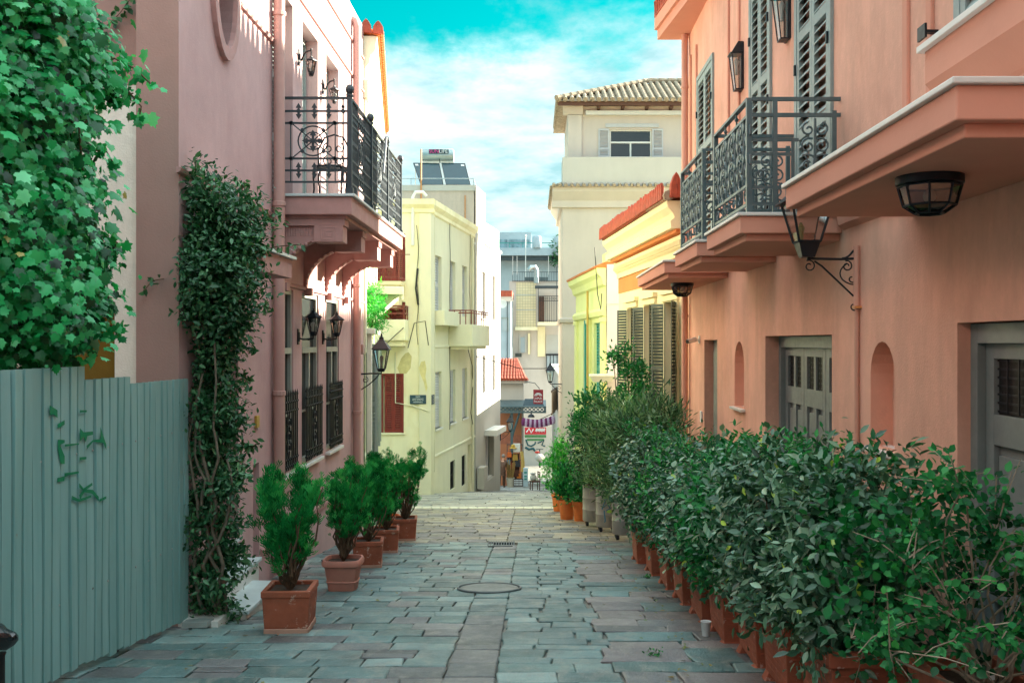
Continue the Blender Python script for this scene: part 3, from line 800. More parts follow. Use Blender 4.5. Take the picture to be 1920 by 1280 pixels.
# balcony
bal = build('balcony', MB().box(11.2, 15.55, .0, .88, 1.48, 1.69, FL).box(11.28, 15.47, .0, .80, 1.44, 1.482, FL), M_PINKLT, house, bevel=.008)
build('marble_edge', MB().box(11.17, 15.58, .0, .92, 1.69, 1.722, FL), M_MARBLE, bal, bevel=.005)
def arrow(mb, F, a, c, s, b=0, t=.008):
    mb.prism([(a, c + s), (a + s * .38, c + s * .35), (a + s * .14, c + s * .3), (a + s * .14, c), (a - s * .14, c), (a - s * .14, c + s * .3), (a - s * .38, c + s * .35)], b - t, b + t, F)
def disc(mb, F, a, c, r, b=0, t=.014):
    mb.prism([(a + r * math.cos(2 * math.pi * i / 10), c + r * math.sin(2 * math.pi * i / 10)) for i in range(10)], b - t, b + t, F)
def wheel_panel(mb, F, w, h):
    """rails, arrow headed bars and a wheel motif over a field of width w and height h"""
    r = .011
    for c in (1.0, .865, .74, .37, .245, .125):
        mb.box(0, w, -r, r, c * h - r, c * h + r, F)
    mb.box(0, w, -.022, .022, h - .012, h + .014, F)
    m_ = w / 2; rad = min(.155 * h, w * .3); cy = .555 * h
    for a in (m_ - .42 * w, m_ + .42 * w):
        if w > .3: mb.box(a - .008, a + .008, -.008, .008, .13 * h, h, F); disc(mb, F, a, .865 * h, .026); disc(mb, F, a, .245 * h, .026); arrow(mb, F, a, .88 * h, .07)
    for a in (m_ - .2 * w, m_ + .02 * w, m_ + .22 * w):
        for c in (.865, .245):
            arrow(mb, F, a, c * h + .01, .085); arrow(mb, Fr(F(0, 0, 0), F.u, F.n, tuple(-Vector(F.w))), a, -c * h + .01, .085); disc(mb, F, a, c * h, .024)
    for a in (m_ - .31 * w, m_ + .31 * w): mb.box(a - .006, a + .006, -.006, .006, .125 * h, .74 * h, F); disc(mb, F, a, .74 * h, .02); disc(mb, F, a, .37 * h, .02)
    mb.tube([F(m_ + rad * .6 * math.cos(2 * math.pi * i / 16), 0, cy + rad * .6 * math.sin(2 * math.pi * i / 16)) for i in range(16)], .008, 5, closed=True)
    ring = [F(m_ + rad * math.cos(2 * math.pi * i / 24), 0, cy + rad * math.sin(2 * math.pi * i / 24)) for i in range(24)]
    mb.tube(ring, .010, 5, closed=True)
    for sx in (-1, 1):
        for sz in (-1, 1):
            q = (m_ + sx * rad * 1.45, cy + sz * .185 * h)
            mb.tube([F(m_, 0, cy), F(q[0], 0, q[1])], .008, 5)
            disc(mb, F, q[0], q[1], .024); disc(mb, F, m_ + sx * rad * .7, cy + sz * rad * .72, .022)
    disc(mb, F, m_, cy, .03)
    for F2, aa, cc in ((F, m_, cy + .02),):
        arrow(mb, F, m_, cy + .03, .1)
        arrow(mb, Fr(F(0, 0, 0), F.u, F.n, tuple(-Vector(F.w))), m_, -cy + .03, .1)
        arrow(mb, Fr(F(0, 0, 0), F.w, F.n, F.u), cy, m_ + .03, .1)
        arrow(mb, Fr(F(0, 0, 0), F.w, F.n, tuple(-Vector(F.u))), cy, -m_ + .03, .1)
def bar_panel(mb, F, w, h, n):
    for c in (1.0, .865, .74, .37, .245, .125): mb.box(0, w, -.011, .011, c * h - .011, c * h + .011, F)
    mb.box(0, w, -.022, .022, h - .012, h + .014, F)
    for i in range(n):
        a = (i + .5) * w / n
        mb.box(a - .009, a + .009, -.009, .009, .02, h, F)
        for c in (.80, .245): disc(mb, F, a, c * h, .024)
        disc(mb, F, a, .555 * h, .03); mb.tube([F(a + .03 * math.cos(t_), 0, .66 * h + .05 * math.sin(t_)) for t_ in np.linspace(0, 6.28, 9)], .007, 4); mb.tube([F(a + .03 * math.cos(t_), 0, .46 * h + .05 * math.sin(t_)) for t_ in np.linspace(0, 6.28, 9)], .007, 4)
Hr = 1.12
Z0 = 1.725
mb = MB()
F_end = Fr((-3, 11.24, Z0), (1, 0, 0), (0, -1, 0))
wheel_panel(mb, F_end, .84, Hr)
F_fr = Fr((-2.15, 11.24, Z0), (0, 1, 0), (1, 0, 0))
for k in range(3):
    a0 = k * 1.42
    bar_panel(mb, F_fr.at(a0, 0, 0), .44, Hr, 6)
    wheel_panel(mb, F_fr.at(a0 + .44, 0, 0), .54, Hr)
    bar_panel(mb, F_fr.at(a0 + .98, 0, 0), .44, Hr, 6)
wheel_panel(mb, Fr((-3, 11.24 + 4.26, Z0), (1, 0, 0), (0, -1, 0)), .84, Hr)
for k in range(4):
    mb.box(k * 1.42 - .028, k * 1.42 + .028, -.028, .028, 0, Hr + .03, F_fr)
    mb.box(k * 1.42 - .042, k * 1.42 + .042, -.042, .042, 0, .07, F_fr)
    mb.box(k * 1.42 - .036, k * 1.42 + .036, -.036, .036, Hr + .02, Hr + .045, F_fr)
    c = F_fr(k * 1.42, 0, Hr + .1); mb.ball(c, .05, 10, 8, (1, 1, 1.25))
build('railing', mb, M_IRON, bal)
# corbels
def corbel(Y):
    mb = MB(); t = .27
    F = Fr((-3, Y, 0), (1, 0, 0), (0, 1, 0))
    mb.box(.0, .78, 0, t, 1.36, 1.44, F)
    arch = [(.03 + .58 * (1 - math.cos(th)), .72 + .50 * math.sin(th)) for th in [math.pi / 2 * i / 10 for i in range(11)]]
    poly = [(0, .68), (.03, .70)] + arch + [(.66, 1.22), (.70, 1.2), (.74, 1.2), (.74, 1.36), (0, 1.36)]
    mb.prism(poly, .04, t - .04, F)
    mb.box(.42, .76, .0, t, 1.17, 1.36, F)
    for i in range(9):           # scalloped soffit
        th = math.pi / 2 * (i + .7) / 10
        mb.ball(F(.03 + .58 * (1 - math.cos(th)), .03, .72 + .50 * math.sin(th) - .012), .022, 6, 5)
    for y0 in (-.004, t - .002): # key pattern on the head block
        for (a0, a1, c0, c1) in ((.50, .68, 1.33, 1.342), (.50, .68, 1.19, 1.202), (.50, .512, 1.202, 1.33), (.668, .68, 1.202, 1.33), (.55, .64, 1.29, 1.302), (.55, .562, 1.23, 1.29), (.58, .64, 1.23, 1.242), (.628, .64, 1.242, 1.275)):
            mb.box(a0, a1, y0, y0 + .006, c0, c1, F)
    for i in range(12): mb.box(.05 + i * .03, .062 + i * .03, .032, .045, 1.24, 1.34, F)
    mb.box(.0, .09, .06, t - .06, .60, .70, F)
    build('corbel', mb, M_PINKLT, house, bevel=.004)
for Y in (11.28, 12.5, 13.8, 15.05): corbel(Y)
# balcony doors: shutters deep in the openings
def louver_leaf(mb, F, a0, a1, b, c0, c1, st=.055, mids=(.5,), pitch=.052, t=.03):
    mb.box(a0, a0 + st, b - t / 2, b + t / 2, c0, c1, F); mb.box(a1 - st, a1, b - t / 2, b + t / 2, c0, c1, F)
    edges = [c0] + [c0 + (c1 - c0) * m_ for m_ in mids] + [c1]
    mb.box(a0 + st, a1 - st, b - t / 2, b + t / 2, c0, c0 + st * 1.3, F); mb.box(a0 + st, a1 - st, b - t / 2, b + t / 2, c1 - st * 1.2, c1, F)
    for e in edges[1:-1]: mb.box(a0 + st, a1 - st, b - t / 2, b + t / 2, e - st * .7, e + st * .7, F)
    for i in range(len(edges) - 1):
        lo = edges[i] + st * (1.3 if i == 0 else .7); hi = edges[i + 1] - st * (1.2 if i == len(edges) - 2 else .7)
        n = max(2, int((hi - lo) / pitch))
        for k in range(n):
            z = lo + (k + .5) * (hi - lo) / n
            mb.sweep([(b - t * .5, z + pitch * .42), (b - t * .5, z + pitch * .30), (b + t * .5, z - pitch * .42), (b + t * .5, z - pitch * .30)], a0 + st, a1 - st, F)
for a, b_ in dY:
    mb = MB()
    mb.box(a, a + .06, -.24, -.16, 1.7, 4.17, FL).box(b_ - .06, b_, -.24, -.16, 1.7, 4.17, FL).box(a + .06, b_ - .06, -.24, -.16, 4.09, 4.17, FL)
    d = build('balcony_door', mb, M_SHUT, house)
    m_ = (a + b_) / 2
    for x0, x1 in ((a + .06, m_ - .003), (m_ + .003, b_ - .06)):
        mb = MB(); louver_leaf(mb, FL, x0, x1, -.20, 1.71, 4.08, mids=(.33, .66)); build('shutter', mb, M_SHUT, d)
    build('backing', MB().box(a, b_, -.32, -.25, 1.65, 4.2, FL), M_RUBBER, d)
# lower windows with pale frames, grilles, sills
def pane_window(F, a0, a1, c0, c1, b, parent, mf, trans=.66, nv=2, fw=.06, name='window', glass=None, bars=(.3,)):
    mb = MB()
    mb.box(a0, a0 + fw, b, b + .07, c0, c1, F).box(a1 - fw, a1, b, b + .07, c0, c1, F)
    mb.box(a0 + fw, a1 - fw, b, b + .07, c0, c0 + fw, F).box(a0 + fw, a1 - fw, b, b + .07, c1 - fw, c1, F)
    zt_ = c0 + (c1 - c0) * trans
    if trans < 1: mb.box(a0 + fw, a1 - fw, b, b + .085, zt_ - fw * .6, zt_ + fw * .6, F)
    for i in range(1, nv):
        x = a0 + (a1 - a0) * i / nv; mb.box(x - fw * .55, x + fw * .55, b + .002, b + .075, c0 + fw, (zt_ - fw * .6) if trans < 1 else c1 - fw, F)
    for q in bars:
        z = c0 + (c1 - c0) * q
        mb.box(a0 + fw, a1 - fw, b + .01, b + .055, z - .014, z + .014, F)
    o = build(name, mb, mf, parent)
    build('pane', MB().box(a0 + fw * .5, a1 - fw * .5, b + .02, b + .03, c0 + fw * .5, c1 - fw * .5, F), glass or M_GLASS, o)
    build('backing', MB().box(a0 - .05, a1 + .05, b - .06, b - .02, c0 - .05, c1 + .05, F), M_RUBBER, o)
    return o
def spear_grille(F, a0, a1, c0, c1, parent):
    mb = MB(); h = c1 - c0
    for q in (.03, .12, .74, .86): mb.box(a0, a1, -.009, .009, c0 + q * h - .008, c0 + q * h + .008, F)
    n = 11
    for i in range(n):
        a = a0 + (a1 - a0) * i / (n - 1)
        if n // 2 - 1 <= i <= n // 2 + 1 and i != 0:
            mb.box(a - .007, a + .007, -.007, .007, c0 - .02, c0 + .12 * h, F); mb.box(a - .007, a + .007, -.007, .007, c0 + .74 * h, c0 + .93 * h, F)
        else: mb.box(a - .008, a + .008, -.008, .008, c0 - .03, c0 + .93 * h, F)
        mb.lathe([(.0, .92 * h), (.016, .945 * h), (.0, h + .02)], 6, (a, 0, c0), F=F)
        for q in (.03, .12, .74, .86): mb.ball(F(a, .0, c0 + q * h), .019, 6, 5)
    m_ = (a0 + a1) / 2
    for s in (-1, 1):
        for zc, r in ((.28, .07), (.43, .085), (.6, .07)):
            mb.tube([F(m_ + s * (x), .004, c0 + zc * h + y) for x, y in spiral(.03, 0, .012, r, 0, 1.1, 14)], .010, 5)
        mb.tube([F(m_ + s * x, .004, c0 + y * h) for x, y in curve((0, .12), (.13, .3), (-.02, .5), (.05, .74), 10)], .009, 5)
    build('window_grille', mb, M_BLACK, parent)
for a, b_ in wY:
    w = pane_window(FL, a, b_, -1.58, .64, -.09, house, M_PALEFRAME)
    build('curtain', MB().box(a + .1, a + .30, -.068, -.062, -1.5, -.2, FL), M_CURTAIN, w)
    build('sill', MB().sweep([(-.2, -1.62), (.07, -1.64), (.07, -1.60), (-.2, -1.575)], a - .06, b_ + .06, FL), M_WMARBLE, w, bevel=.004)
    spear_grille(FL.at(0, .055, 0), a + .02, b_ - .02, -1.53, -.60, house)
# entrance: canopy, door, marble steps
can = build('door_canopy', MB().box(9.0, 10.1, .0, .46, .66, .86, FL), M_PINKLT, house, bevel=.006)
build('coping', MB().box(8.97, 10.14, .0, .50, .86, .89, FL), M_MARBLE, can)
mb = MB().box(8.78, 9.76, -.3, -.26, -1.98, .58, FL)
for c0, c1 in ((-1.8, -.9), (-.8, .4)):
    for a0, a1 in ((8.86, 9.22), (9.32, 9.68)): mb.box(a0, a1, -.262, -.245, c0, c1, FL)
fd = build('front_door', mb, M_WOOD, house)
build('handle', MB().ball(FL(9.3, -.22, -.95), .03), M_CHROME, fd, smooth=True)
steps = thing('marble_steps', 'worn grey marble doorsteps at the foot of the climbing shrub', 'steps', (-2.75, 9, G(9)))
for z, x1, y0, y1 in ((-2.36, .5, 8.42, 9.5), (-2.18, .25, 8.55, 9.74), (-1.985, .03, 8.7, 9.8)):
    b0 = -.25 if x1 < .1 else 0.004
    if x1 < .1: y0, y1 = 8.79, 9.75
    o = build('step', MB().box(y0 + .02, y1 - .02, b0, x1 - .03, G(9.5) - .05, z - .035, FL), M_WMARBLE, steps)
    build('tread', MB().box(y0, y1, b0, x1, z - .035, z, FL), M_MARBLE, o, bevel=.006)
build('cheek', MB().box(8.1, 8.42, .002, .34, G(9) - .05, G(8.3) + .07, FL), M_WMARBLE, steps)
solo('meter_box', MB().box(10.32, 10.42, .001, .03, -.93, -.80, FL), paint('yellow_box', H('#b99a4a'), .5), 'small yellow utility box on the mauve wall beside the downpipe', 'utility box', bevel=.004)

# iron garden chair and board on the balcony
t = thing('garden_chair', 'black scrolled iron garden chair standing on the mauve house balcony', 'chair', (-2.52, 12.0, Z0))
F = Fr((-2.75, 11.75, Z0), (1, 0, 0), (0, 1, 0))
seat = [F(.22 + .2 * math.cos(2 * math.pi * i / 18), .2 + .2 * math.sin(2 * math.pi * i / 18), .43) for i in range(18)]
mb = MB().tube(seat, .012, 5, closed=True)
for k in range(-2, 3): mb.box(.03, .41, .2 + k * .07 - .012, .2 + k * .07 + .012, .425, .437, F)
build('seat', mb, M_BLACK, t)
mb = MB().tube([F(*p) for p in [(.04, .38, .43), (.02, .42, .7), (.1, .44, .86), (.22, .45, .9), (.34, .44, .86), (.42, .42, .7), (.4, .38, .43)]], .012, 5)
for s in (-1, 1):
    for zc in (.56, .72): mb.tube([F(.22 + s * x, .41, zc + y) for x, y in spiral(.07, 0, .015, .07, 0, 1.2, 12)], .009, 5)
build('backrest', mb, M_BLACK, t)
for sx, sy in ((.06, .06), (.38, .06), (.06, .36), (.38, .36)):
    s1 = 1 if sx > .2 else -1
    build('leg', MB().tube([F(*p) for p in curve((sx, sy, .43), (sx + s1 * .06, sy, .3), (sx - s1 * .05, sy, .15), (sx + s1 * .05, sy, 0), 6)], .011, 5), M_BLACK, t)
solo('grey_board', MB().box(0, .07, -.01, .01, 0, .62, Fr((-2.09, 13.35, 2.35), (0, 1, 0), (1, 0, 0), (0, .45, .9))), paint('grey_board_paint', H('#6e7478'), .6), 'narrow grey board tied across the outside of the iron balcony railing', 'board')

# ---------------------------------------------------------------- lanterns
def lantern_cage(root, c, r_top, r_bot, h, n, mat, roof_h, local=True, rot=0.0):
    """frame bars, glass and roof of a tapering n sided lantern whose bottom is at point c (own coordinates)"""
    def ring(r, z): return [(c[0] + r * math.cos(rot + 2 * math.pi * k / n), c[1] + r * math.sin(rot + 2 * math.pi * k / n), c[2] + z) for k in range(n)]
    lo, hi = ring(r_bot, 0), ring(r_top, h)
    mb = MB(); br = max(.006, r_top * .055)
    for k in range(n):
        mb.tube([lo[k], hi[k]], br, 4); mb.tube([lo[k], lo[(k + 1) % n]], br, 4); mb.tube([hi[k], hi[(k + 1) % n]], br, 4)
    mb.lathe([(r_bot * .7, -.05), (r_bot * 1.05, -.015), (r_bot * 1.0, .005)], n, c, rot)
    build('frame', mb, mat, root, local=True)
    g = MB().add(ring(r_bot * .97, .004) + ring(r_top * .97, h - .004), [(k, (k + 1) % n, (k + 1) % n + n, k + n) for k in range(n)])
    build('pane', g, M_CLEAR, root, local=True)
    build('roof', MB().lathe([(r_top * 1.28, h), (r_top * 1.28, h + .012), (r_top * .62, h + roof_h * .5), (r_top * .55, h + roof_h * .52), (r_top * .3, h + roof_h * .72), (r_top * .3, h + roof_h * .85), (r_top * .12, h + roof_h * .9), (r_top * .14, h + roof_h), (.004, h + roof_h * 1.15)], n, c, rot), mat, root, local=True)
    build('bulb', MB().lathe([(.02, 0.0), (.022, h * .3), (.035, h * .5), (.03, h * .65), (.004, h * .72)], 8, c), M_WHITEP, root, local=True, smooth=True)
def hung_lantern(name, label, group):
    t = thing(name, label, 'wall lantern', group=group)
    build('wall_plate', MB().box(0, .018, -.035, .035, -.1, .1).box(.018, .03, -.025, .025, -.07, .07), M_BLACK, t, local=True, bevel=.004)
    build('arm', MB().tube(curve((.02, 0, -.05), (.08, 0, -.02), (.05, 0, .09), (.165, 0, .085), 10), .012, 6).tube([(.165, 0, .085), (.165, 0, .02)], .008, 6).ball((.165, 0, .105), .016), M_BLACK, t, local=True, smooth=True)
    lantern_cage(t, (.165, 0, -.19), .062, .036, .14, 6, M_BLACK, .075)
    return t
def standing_lantern(name, label, group):
    t = thing(name, label, 'wall lantern', group=group)
    build('wall_plate', MB().box(0, .018, -.035, .035, -.1, .1).box(.018, .03, -.022, .022, -.06, .06), M_BLACK, t, local=True, bevel=.004)
    build('arm', MB().tube([(.02, 0, -.02), (.08, 0, -.035), (.2, 0, -.02), (.2, 0, .03)], .012, 6), M_BLACK, t, local=True, smooth=True)
    lantern_cage(t, (.2, 0, .06), .088, .05, .18, 6, M_BLACK, .11)
    return t
g = 'small lanterns on the mauve house'
l1 = hung_lantern('wall_lantern', 'black hanging wall lantern between the first two balcony doors of the mauve house', g)
l1.location = (-3, 12.25, 3.62)
dup(l1, (-3, 13.66, 3.62), 0, 'black hanging wall lantern between the middle and far balcony doors')
l2 = standing_lantern('wall_lantern', 'black standing lantern between the first two grilled windows under the balcony', g)
l2.location = (-3, 12.22, .06)
dup(l2, (-3, 13.66, .06), 0, 'black standing lantern between the second and third grilled windows')
def street_lantern(name, label):
    """big four sided street lantern standing on a scrolled arm"""
    t = thing(name, label, 'street lamp', group='big four sided street lanterns')
    build('arm', MB().tube([(0, 0, -.14), (.2, 0, -.13), (.37, 0, -.13), (.37, 0, -.06)], .016, 6)
          .tube(curve((0, 0, -.42), (.1, 0, -.36), (.2, 0, -.3), (.33, 0, -.15), 8), .010, 5)
          .tube([(.04 + x, 0, -.24 + y) for x, y in spiral(.05, 0, .015, .06, 0, 1.3, 14)], .007, 5)
          .box(-.03, .012, -.03, .03, -.46, .02), M_BLACK, t, local=True, smooth=True)
    lantern_cage(t, (.37, 0, -.05), .165, .085, .33, 4, M_BLACK, .25, rot=R(45))
    return t
s1 = street_lantern('street_lamp', 'big four sided street lantern on the far corner of the mauve house')
s1.location = (-2.98, 16.5, -.42)
dup(s1, (1.02, 33.9, -1.35), R(180), 'street lantern hung on the corner of the tall cream building above the alley', 1.15)
dup(s1, (-1.40, 41.2, -3.75), 0, 'small looking street lantern at the end of the white building over the souvenir stall', 1.1)
bx = MB().box(16.35, 16.5, .001, .1, -.22, -.05, FL)
solo('junction_box', bx, M_PINKPIPE, 'mauve junction box on the wall above the arm of the corner street lantern', 'junction box', bevel=.006)
# ================================================================== salmon house on the other side
FRt = Fr((2.6, 0, 0), (0, 1, 0), (-1, 0, 0))
sal = thing('salmon_house', 'two storey salmon stucco house with garage doors and iron balconies behind the hedge', 'house', (2.8, 9, G(9)))
ZR = 5.3
holes = [(rect(2.6, 5.887, G(5) - .3, .114), .17, False), (rect(8.36, 10.76, G(10) - .3, .06), .24, False), (rect(13.57, 14.6, G(14) - .3, .024), .2, False),
         (archpoly(6.91, 7.40, -.80, .0), .17, True), (archpoly(11.85, 12.4, -.83, 0), .17, True)]
doors_up = [(8.36, 9.42), (10.5, 11.42), (13.85, 15.1), (4.6, 5.7)]
holes += [(rect(a, b, 1.10, 4.12), .06, True) for a, b in doors_up[:3]]
mb = MB().wall([(-14, G(0) - .8), (1, G(2) - .8), (16.12, G(16.2) - .3), (16.12, ZR), (-14, ZR)], holes, FRt)
mb.add([(2.6, 16.12, G(17)), (9, 16.12, G(17)), (9, 16.12, ZR), (2.6, 16.12, ZR)], [(0, 1, 2, 3)])
mb.add([(2.6, -14, -3), (9, -14, -3), (9, -14, ZR), (2.6, -14, ZR)], [(0, 1, 2, 3)])
mb.add([(9, -14, -3), (9, 16.12, G(17)), (9, 16.12, ZR), (9, -14, ZR)], [(0, 1, 2, 3)])
build('wall', mb, M_PINKR, sal)
# pilaster strips and string course
for a0, a1, b1 in ((6.22, 6.30, .028), (6.62, 6.70, .028), (12.05, 12.13, .025), (12.7, 12.78, .025), (15.2, 15.27, .03), (15.75, 15.82, .03)):
    build('pilaster_strip', MB().box(a0, a1, .0, b1, 1.2, 4.7, FRt), M_PINKRT, sal, bevel=.006)
for a0, a1 in ((6.66, 8.04), (9.67, 10.18), (11.82, 12.72)):
    build('string_course', MB().sweep([(0, .93), (.05, .97), (.06, 1.06), (0, 1.08)], a0, a1, FRt), M_PINKRT, sal)
# slabs
def slab(a0, a1, lab=None):
    mb = MB().box(a0, a1, 0, .86, .91, 1.055, FRt).box(a0 + .06, a1 - .06, 0, .80, .85, .912, FRt)
    o = build('balcony_slab', mb, M_PINKRT, sal, bevel=.008, label=lab)
    build('marble_edge', MB().box(a0 - .025, a1 + .025, 0, .885, 1.055, 1.085, FRt), M_WMARBLE, o, bevel=.006)
    return o
slab(3.95, 6.62, 'wide balcony slab with no railing over the garage doors')
sb2 = slab(8.08, 9.63); sb3 = slab(10.22, 11.78); slab(12.75, 16.0)
# railings
def floral(mb, F, w, c0, c1):
    """dense cast scroll and leaf infill"""
    h = c1 - c0
    n = max(2, int(w / .3))
    for k in range(n):
        m_ = (k + .5) * w / n; q = w / n
        mb.tube([F(m_, 0, c0 + h * i / 8) for i in range(9)], .012, 5)
        for s in (-1, 1):
            for zc, r, tn in ((.12, .30, 1.2), (.34, .36, -1.2), (.56, .32, 1.2), (.78, .36, -1.2), (.92, .2, 1.0)):
                mb.tube([F(m_ + s * x, .006 * s, c0 + zc * h + y) for x, y in spiral(q * .25, 0, q * .06, q * r, 0 if tn > 0 else 1, tn, 14)], .0115, 5)
            for zc in (.2, .45, .68, .86):   # leaves
                a, c = m_ + s * q * .2, c0 + zc * h
                mb.prism([(a, c - .05), (a + s * q * .16, c - .005), (a + s * q * .2, c + .06), (a + s * q * .04, c + .035)], -.009, .009, F)
        mb.prism([(m_, c0 + h * .99), (m_ + q * .13, c0 + h * .9), (m_, c0 + h * .8), (m_ - q * .13, c0 + h * .9)], -.012, .012, F)
        mb.prism([(m_, c0 + h * .5), (m_ + q * .12, c0 + h * .42), (m_, c0 + h * .32), (m_ - q * .12, c0 + h * .42)], -.012, .012, F)
def railing(slab_o, a0, a1):
    h = .965; z0 = 1.085; bo = .775
    mb = MB()
    Ff = FRt.at(a0, bo, z0); w = a1 - a0
    for c in (h, .83, .24, .08):
        t = .022 if c == h else .014
        mb.box(0, w, -t, t, c - .012, c + .012, Ff)
    for k in range(4):
        a = w * k / 3; mb.box(a - .007, a + .007, -.007, .007, .83, h, Ff); mb.ball(Ff(a, 0, .9), .02, 6, 5); mb.box(a - .007, a + .007, -.007, .007, .08, .24, Ff)
    for k in range(6):
        a = w * (k + .5) / 6
        mb.tube([Ff(a + x, 0, .16 + y) for x, y in spiral(0, 0, .015, .06, k, 1.2, 10)], .007, 4)
    floral(mb, Ff, w, .25, .82)
    mb.box(-.022, .022, -.022, .022, 0, h, Ff); mb.box(w - .022, w + .022, -.022, .022, 0, h, Ff)
    for aa in (a0, a1):       # ends running back to the wall
        Fe = Fr(FRt(aa, bo, z0), (1, 0, 0), (0, -1, 0))
        L = .80
        for c in (h, .83): mb.box(.022, L, -.014, .014, c - .016, c + .016, Fe)
        for c, a_0, a_1 in ((.62, .022, .42), (.50, .022, .36), (.22, .022, L - .06), (.08, .022, L - .06)): mb.box(a_0, a_1, -.011, .011, c - .013, c + .013, Fe)
        mb.box(.20, .24, -.016, .016, 0, h, Fe); mb.box(L - .1, L - .06, -.016, .016, 0, h - .1, Fe); mb.box(.36, .385, -.01, .01, .22, .62, Fe)
        mc = .56
        mb.box(mc - .010, mc + .010, -.01, .01, .1, .80, Fe)
        for s in (-1, 1):
            for zc, r, tn in ((.27, .075, 1.3), (.42, .085, -1.3), (.57, .07, 1.3), (.71, .06, 1.2)):
                mb.tube([Fe(mc + s * (x), 0, zc + y) for x, y in spiral(.055, 0, .012, r, .2 if tn > 0 else 2.8, tn, 14)], .010, 5)
            mb.tube([Fe(mc + s * x, 0, y) for x, y in curve((0, .12), (.16, .2), (-.02, .4), (.1, .5), 10)], .009, 5)
            mb.tube([Fe(.12 + s * x, 0, .34 + y) for x, y in spiral(.03, 0, .01, .07, 0, 1.2, 12)], .009, 5)
    build('railing', mb, M_IRONS, slab_o)
railing(sb2, 8.13, 9.60); railing(sb3, 10.27, 11.74)
# shuttered balcony doors
for a, b_ in doors_up[:3]:
    mb = MB().box(a - .05, a + .03, -.05, .03, 1.1, 4.15, FRt).box(b_ - .03, b_ + .05, -.05, .03, 1.1, 4.15, FRt).box(a + .03, b_ - .03, -.05, .03, 4.08, 4.15, FRt)
    d = build('shuttered_door', mb, M_SHUT, sal)
    m_ = (a + b_) / 2
    for x0, x1 in ((a + .03, m_ - .004), (m_ + .004, b_ - .03)):
        mb = MB(); louver_leaf(mb, FRt, x0, x1, .0, 1.11, 4.07, st=.07, mids=(.30, .62), pitch=.085, t=.045); build('shutter', mb, M_SHUT, d)
    for z in (1.4, 2.6, 3.5):
        for a_ in (a - .0, b_ - .03): build('hinge', MB().box(a_, a_ + .03, .03, .05, z, z + .1, FRt), M_BLACK, d)
# window with sloping apron over the wide slab
w = build('upper_window', MB().box(4.0, 5.98, 0, .16, 1.60, 1.80, FRt).sweep([(0, 1.42), (.03, 1.44), (.16, 1.60), (0, 1.60)], 4.0, 5.98, FRt), M_PINKRT, sal)
build('sill', MB().box(3.9, 6.02, 0, .20, 1.80, 1.84, FRt), M_WMARBLE, w, bevel=.005)
mb = MB(); louver_leaf(mb, FRt, 5.2, 5.75, .03, 1.845, 3.4, st=.07, mids=(.5,), pitch=.075); mb.box(5.75, 5.83, 0, .05, 1.84, 3.45, FRt)
build('shutter', mb, M_SHUT, w)
mb = MB().box(6.16, 6.2, 0, .1, 1.98, 2.0, FRt).box(6.12, 6.24, .09, .105, 1.94, 2.03, FRt)
build('shutter_dog', mb, M_BLACK, sal)
# garage doors and small door
def panel_door(a0, a1, b, c0, c1, nleaf, lab=None, head=.12):
    mb = MB()
    mb.box(a0, a0 + .09, b, b + .09, c0, c1, FRt).box(a1 - .09, a1, b, b + .09, c0, c1, FRt).box(a0 + .09, a1 - .09, b, b + .09, c1 - head, c1, FRt)
    mb.box(a0 + .05, a1 - .05, b - .03, b, c0, c1 - head * .5, FRt)
    d = build('garage_door', mb, M_DOOR, sal, label=lab, bevel=.004)
    w_ = (a1 - a0 - .18) / nleaf
    H_ = c1 - head - c0
    for k in range(nleaf):
        x0 = a0 + .09 + k * w_ + .006; x1 = x0 + w_ - .012
        mb = MB(); st = .10; t0, t1 = b + .002, b + .04
        mb.box(x0, x0 + st, t0, t1, c0, c1 - head, FRt).box(x1 - st, x1, t0, t1, c0, c1 - head, FRt)
        z1 = c1 - head
        for q0, q1 in ((z1 - .09, z1), (z1 - .60, z1 - .42), (c0 + .95, c0 + 1.05), (c0, c0 + .2)): mb.box(x0 + st, x1 - st, t0, t1, q0, q1, FRt)
        m_ = (x0 + x1) / 2; mb.box(m_ - .035, m_ + .035, t0, t1 - .004, z1 - .42, z1 - .09, FRt); mb.box(m_ - .05, m_ + .05, t0, t1 - .004, c0 + 1.05, z1 - .60, FRt)
        for p0, p1 in ((x0 + st + .03, m_ - .08), (m_ + .08, x1 - st - .03)): mb.box(p0, p1, t0, t1 - .016, c0 + 1.10, z1 - .66, FRt)
        lf = build('leaf', mb, M_DOOR, d, bevel=.003)
    mb = MB()
    for k in range(nleaf):
        x0 = a0 + .09 + k * w_ + .1; x1 = a0 + .09 + (k + 1) * w_ - .1
        n = 7
        for i in range(n): z = c1 - head - .40 + .30 * i / (n - 1); mb.box(x0, x1, b + .012, b + .018, z - .006, z + .006, FRt)
        n = 9
        for i in range(n): x = x0 + (x1 - x0) * i / (n - 1); mb.box(x - .005, x + .005, b + .0185, b + .024, c1 - head - .41, c1 - head - .09, FRt)
    build('vent_mesh', mb, M_BLACK, d)
    mb = MB()
    for k in range(nleaf):
        x0 = a0 + .09 + k * w_ + .1; x1 = a0 + .09 + (k + 1) * w_ - .1
        mb.box(x0, x1, b + .003, b + .008, c1 - head - .42, c1 - head - .09, FRt)
    build('vent_backing', mb, M_RUBBER, d)
    return d
panel_door(8.36, 10.76, -.24, G(10) - .25, .055, 3)
panel_door(3.2, 5.887, -.17, G(6) - .3, .108, 2, 'grey garage door almost hidden at the near end of the house')
sd_ = build('side_door', MB().box(13.57, 14.6, -.2, -.14, G(14) - .2, .02, FRt).box(13.66, 14.5, -.142, -.12, -1.6, -.15, FRt), M_DOOR, sal)
build('handle', MB().ball(FRt(13.72, -.1, -1.4), .03), M_CHROME, sd_, smooth=True)
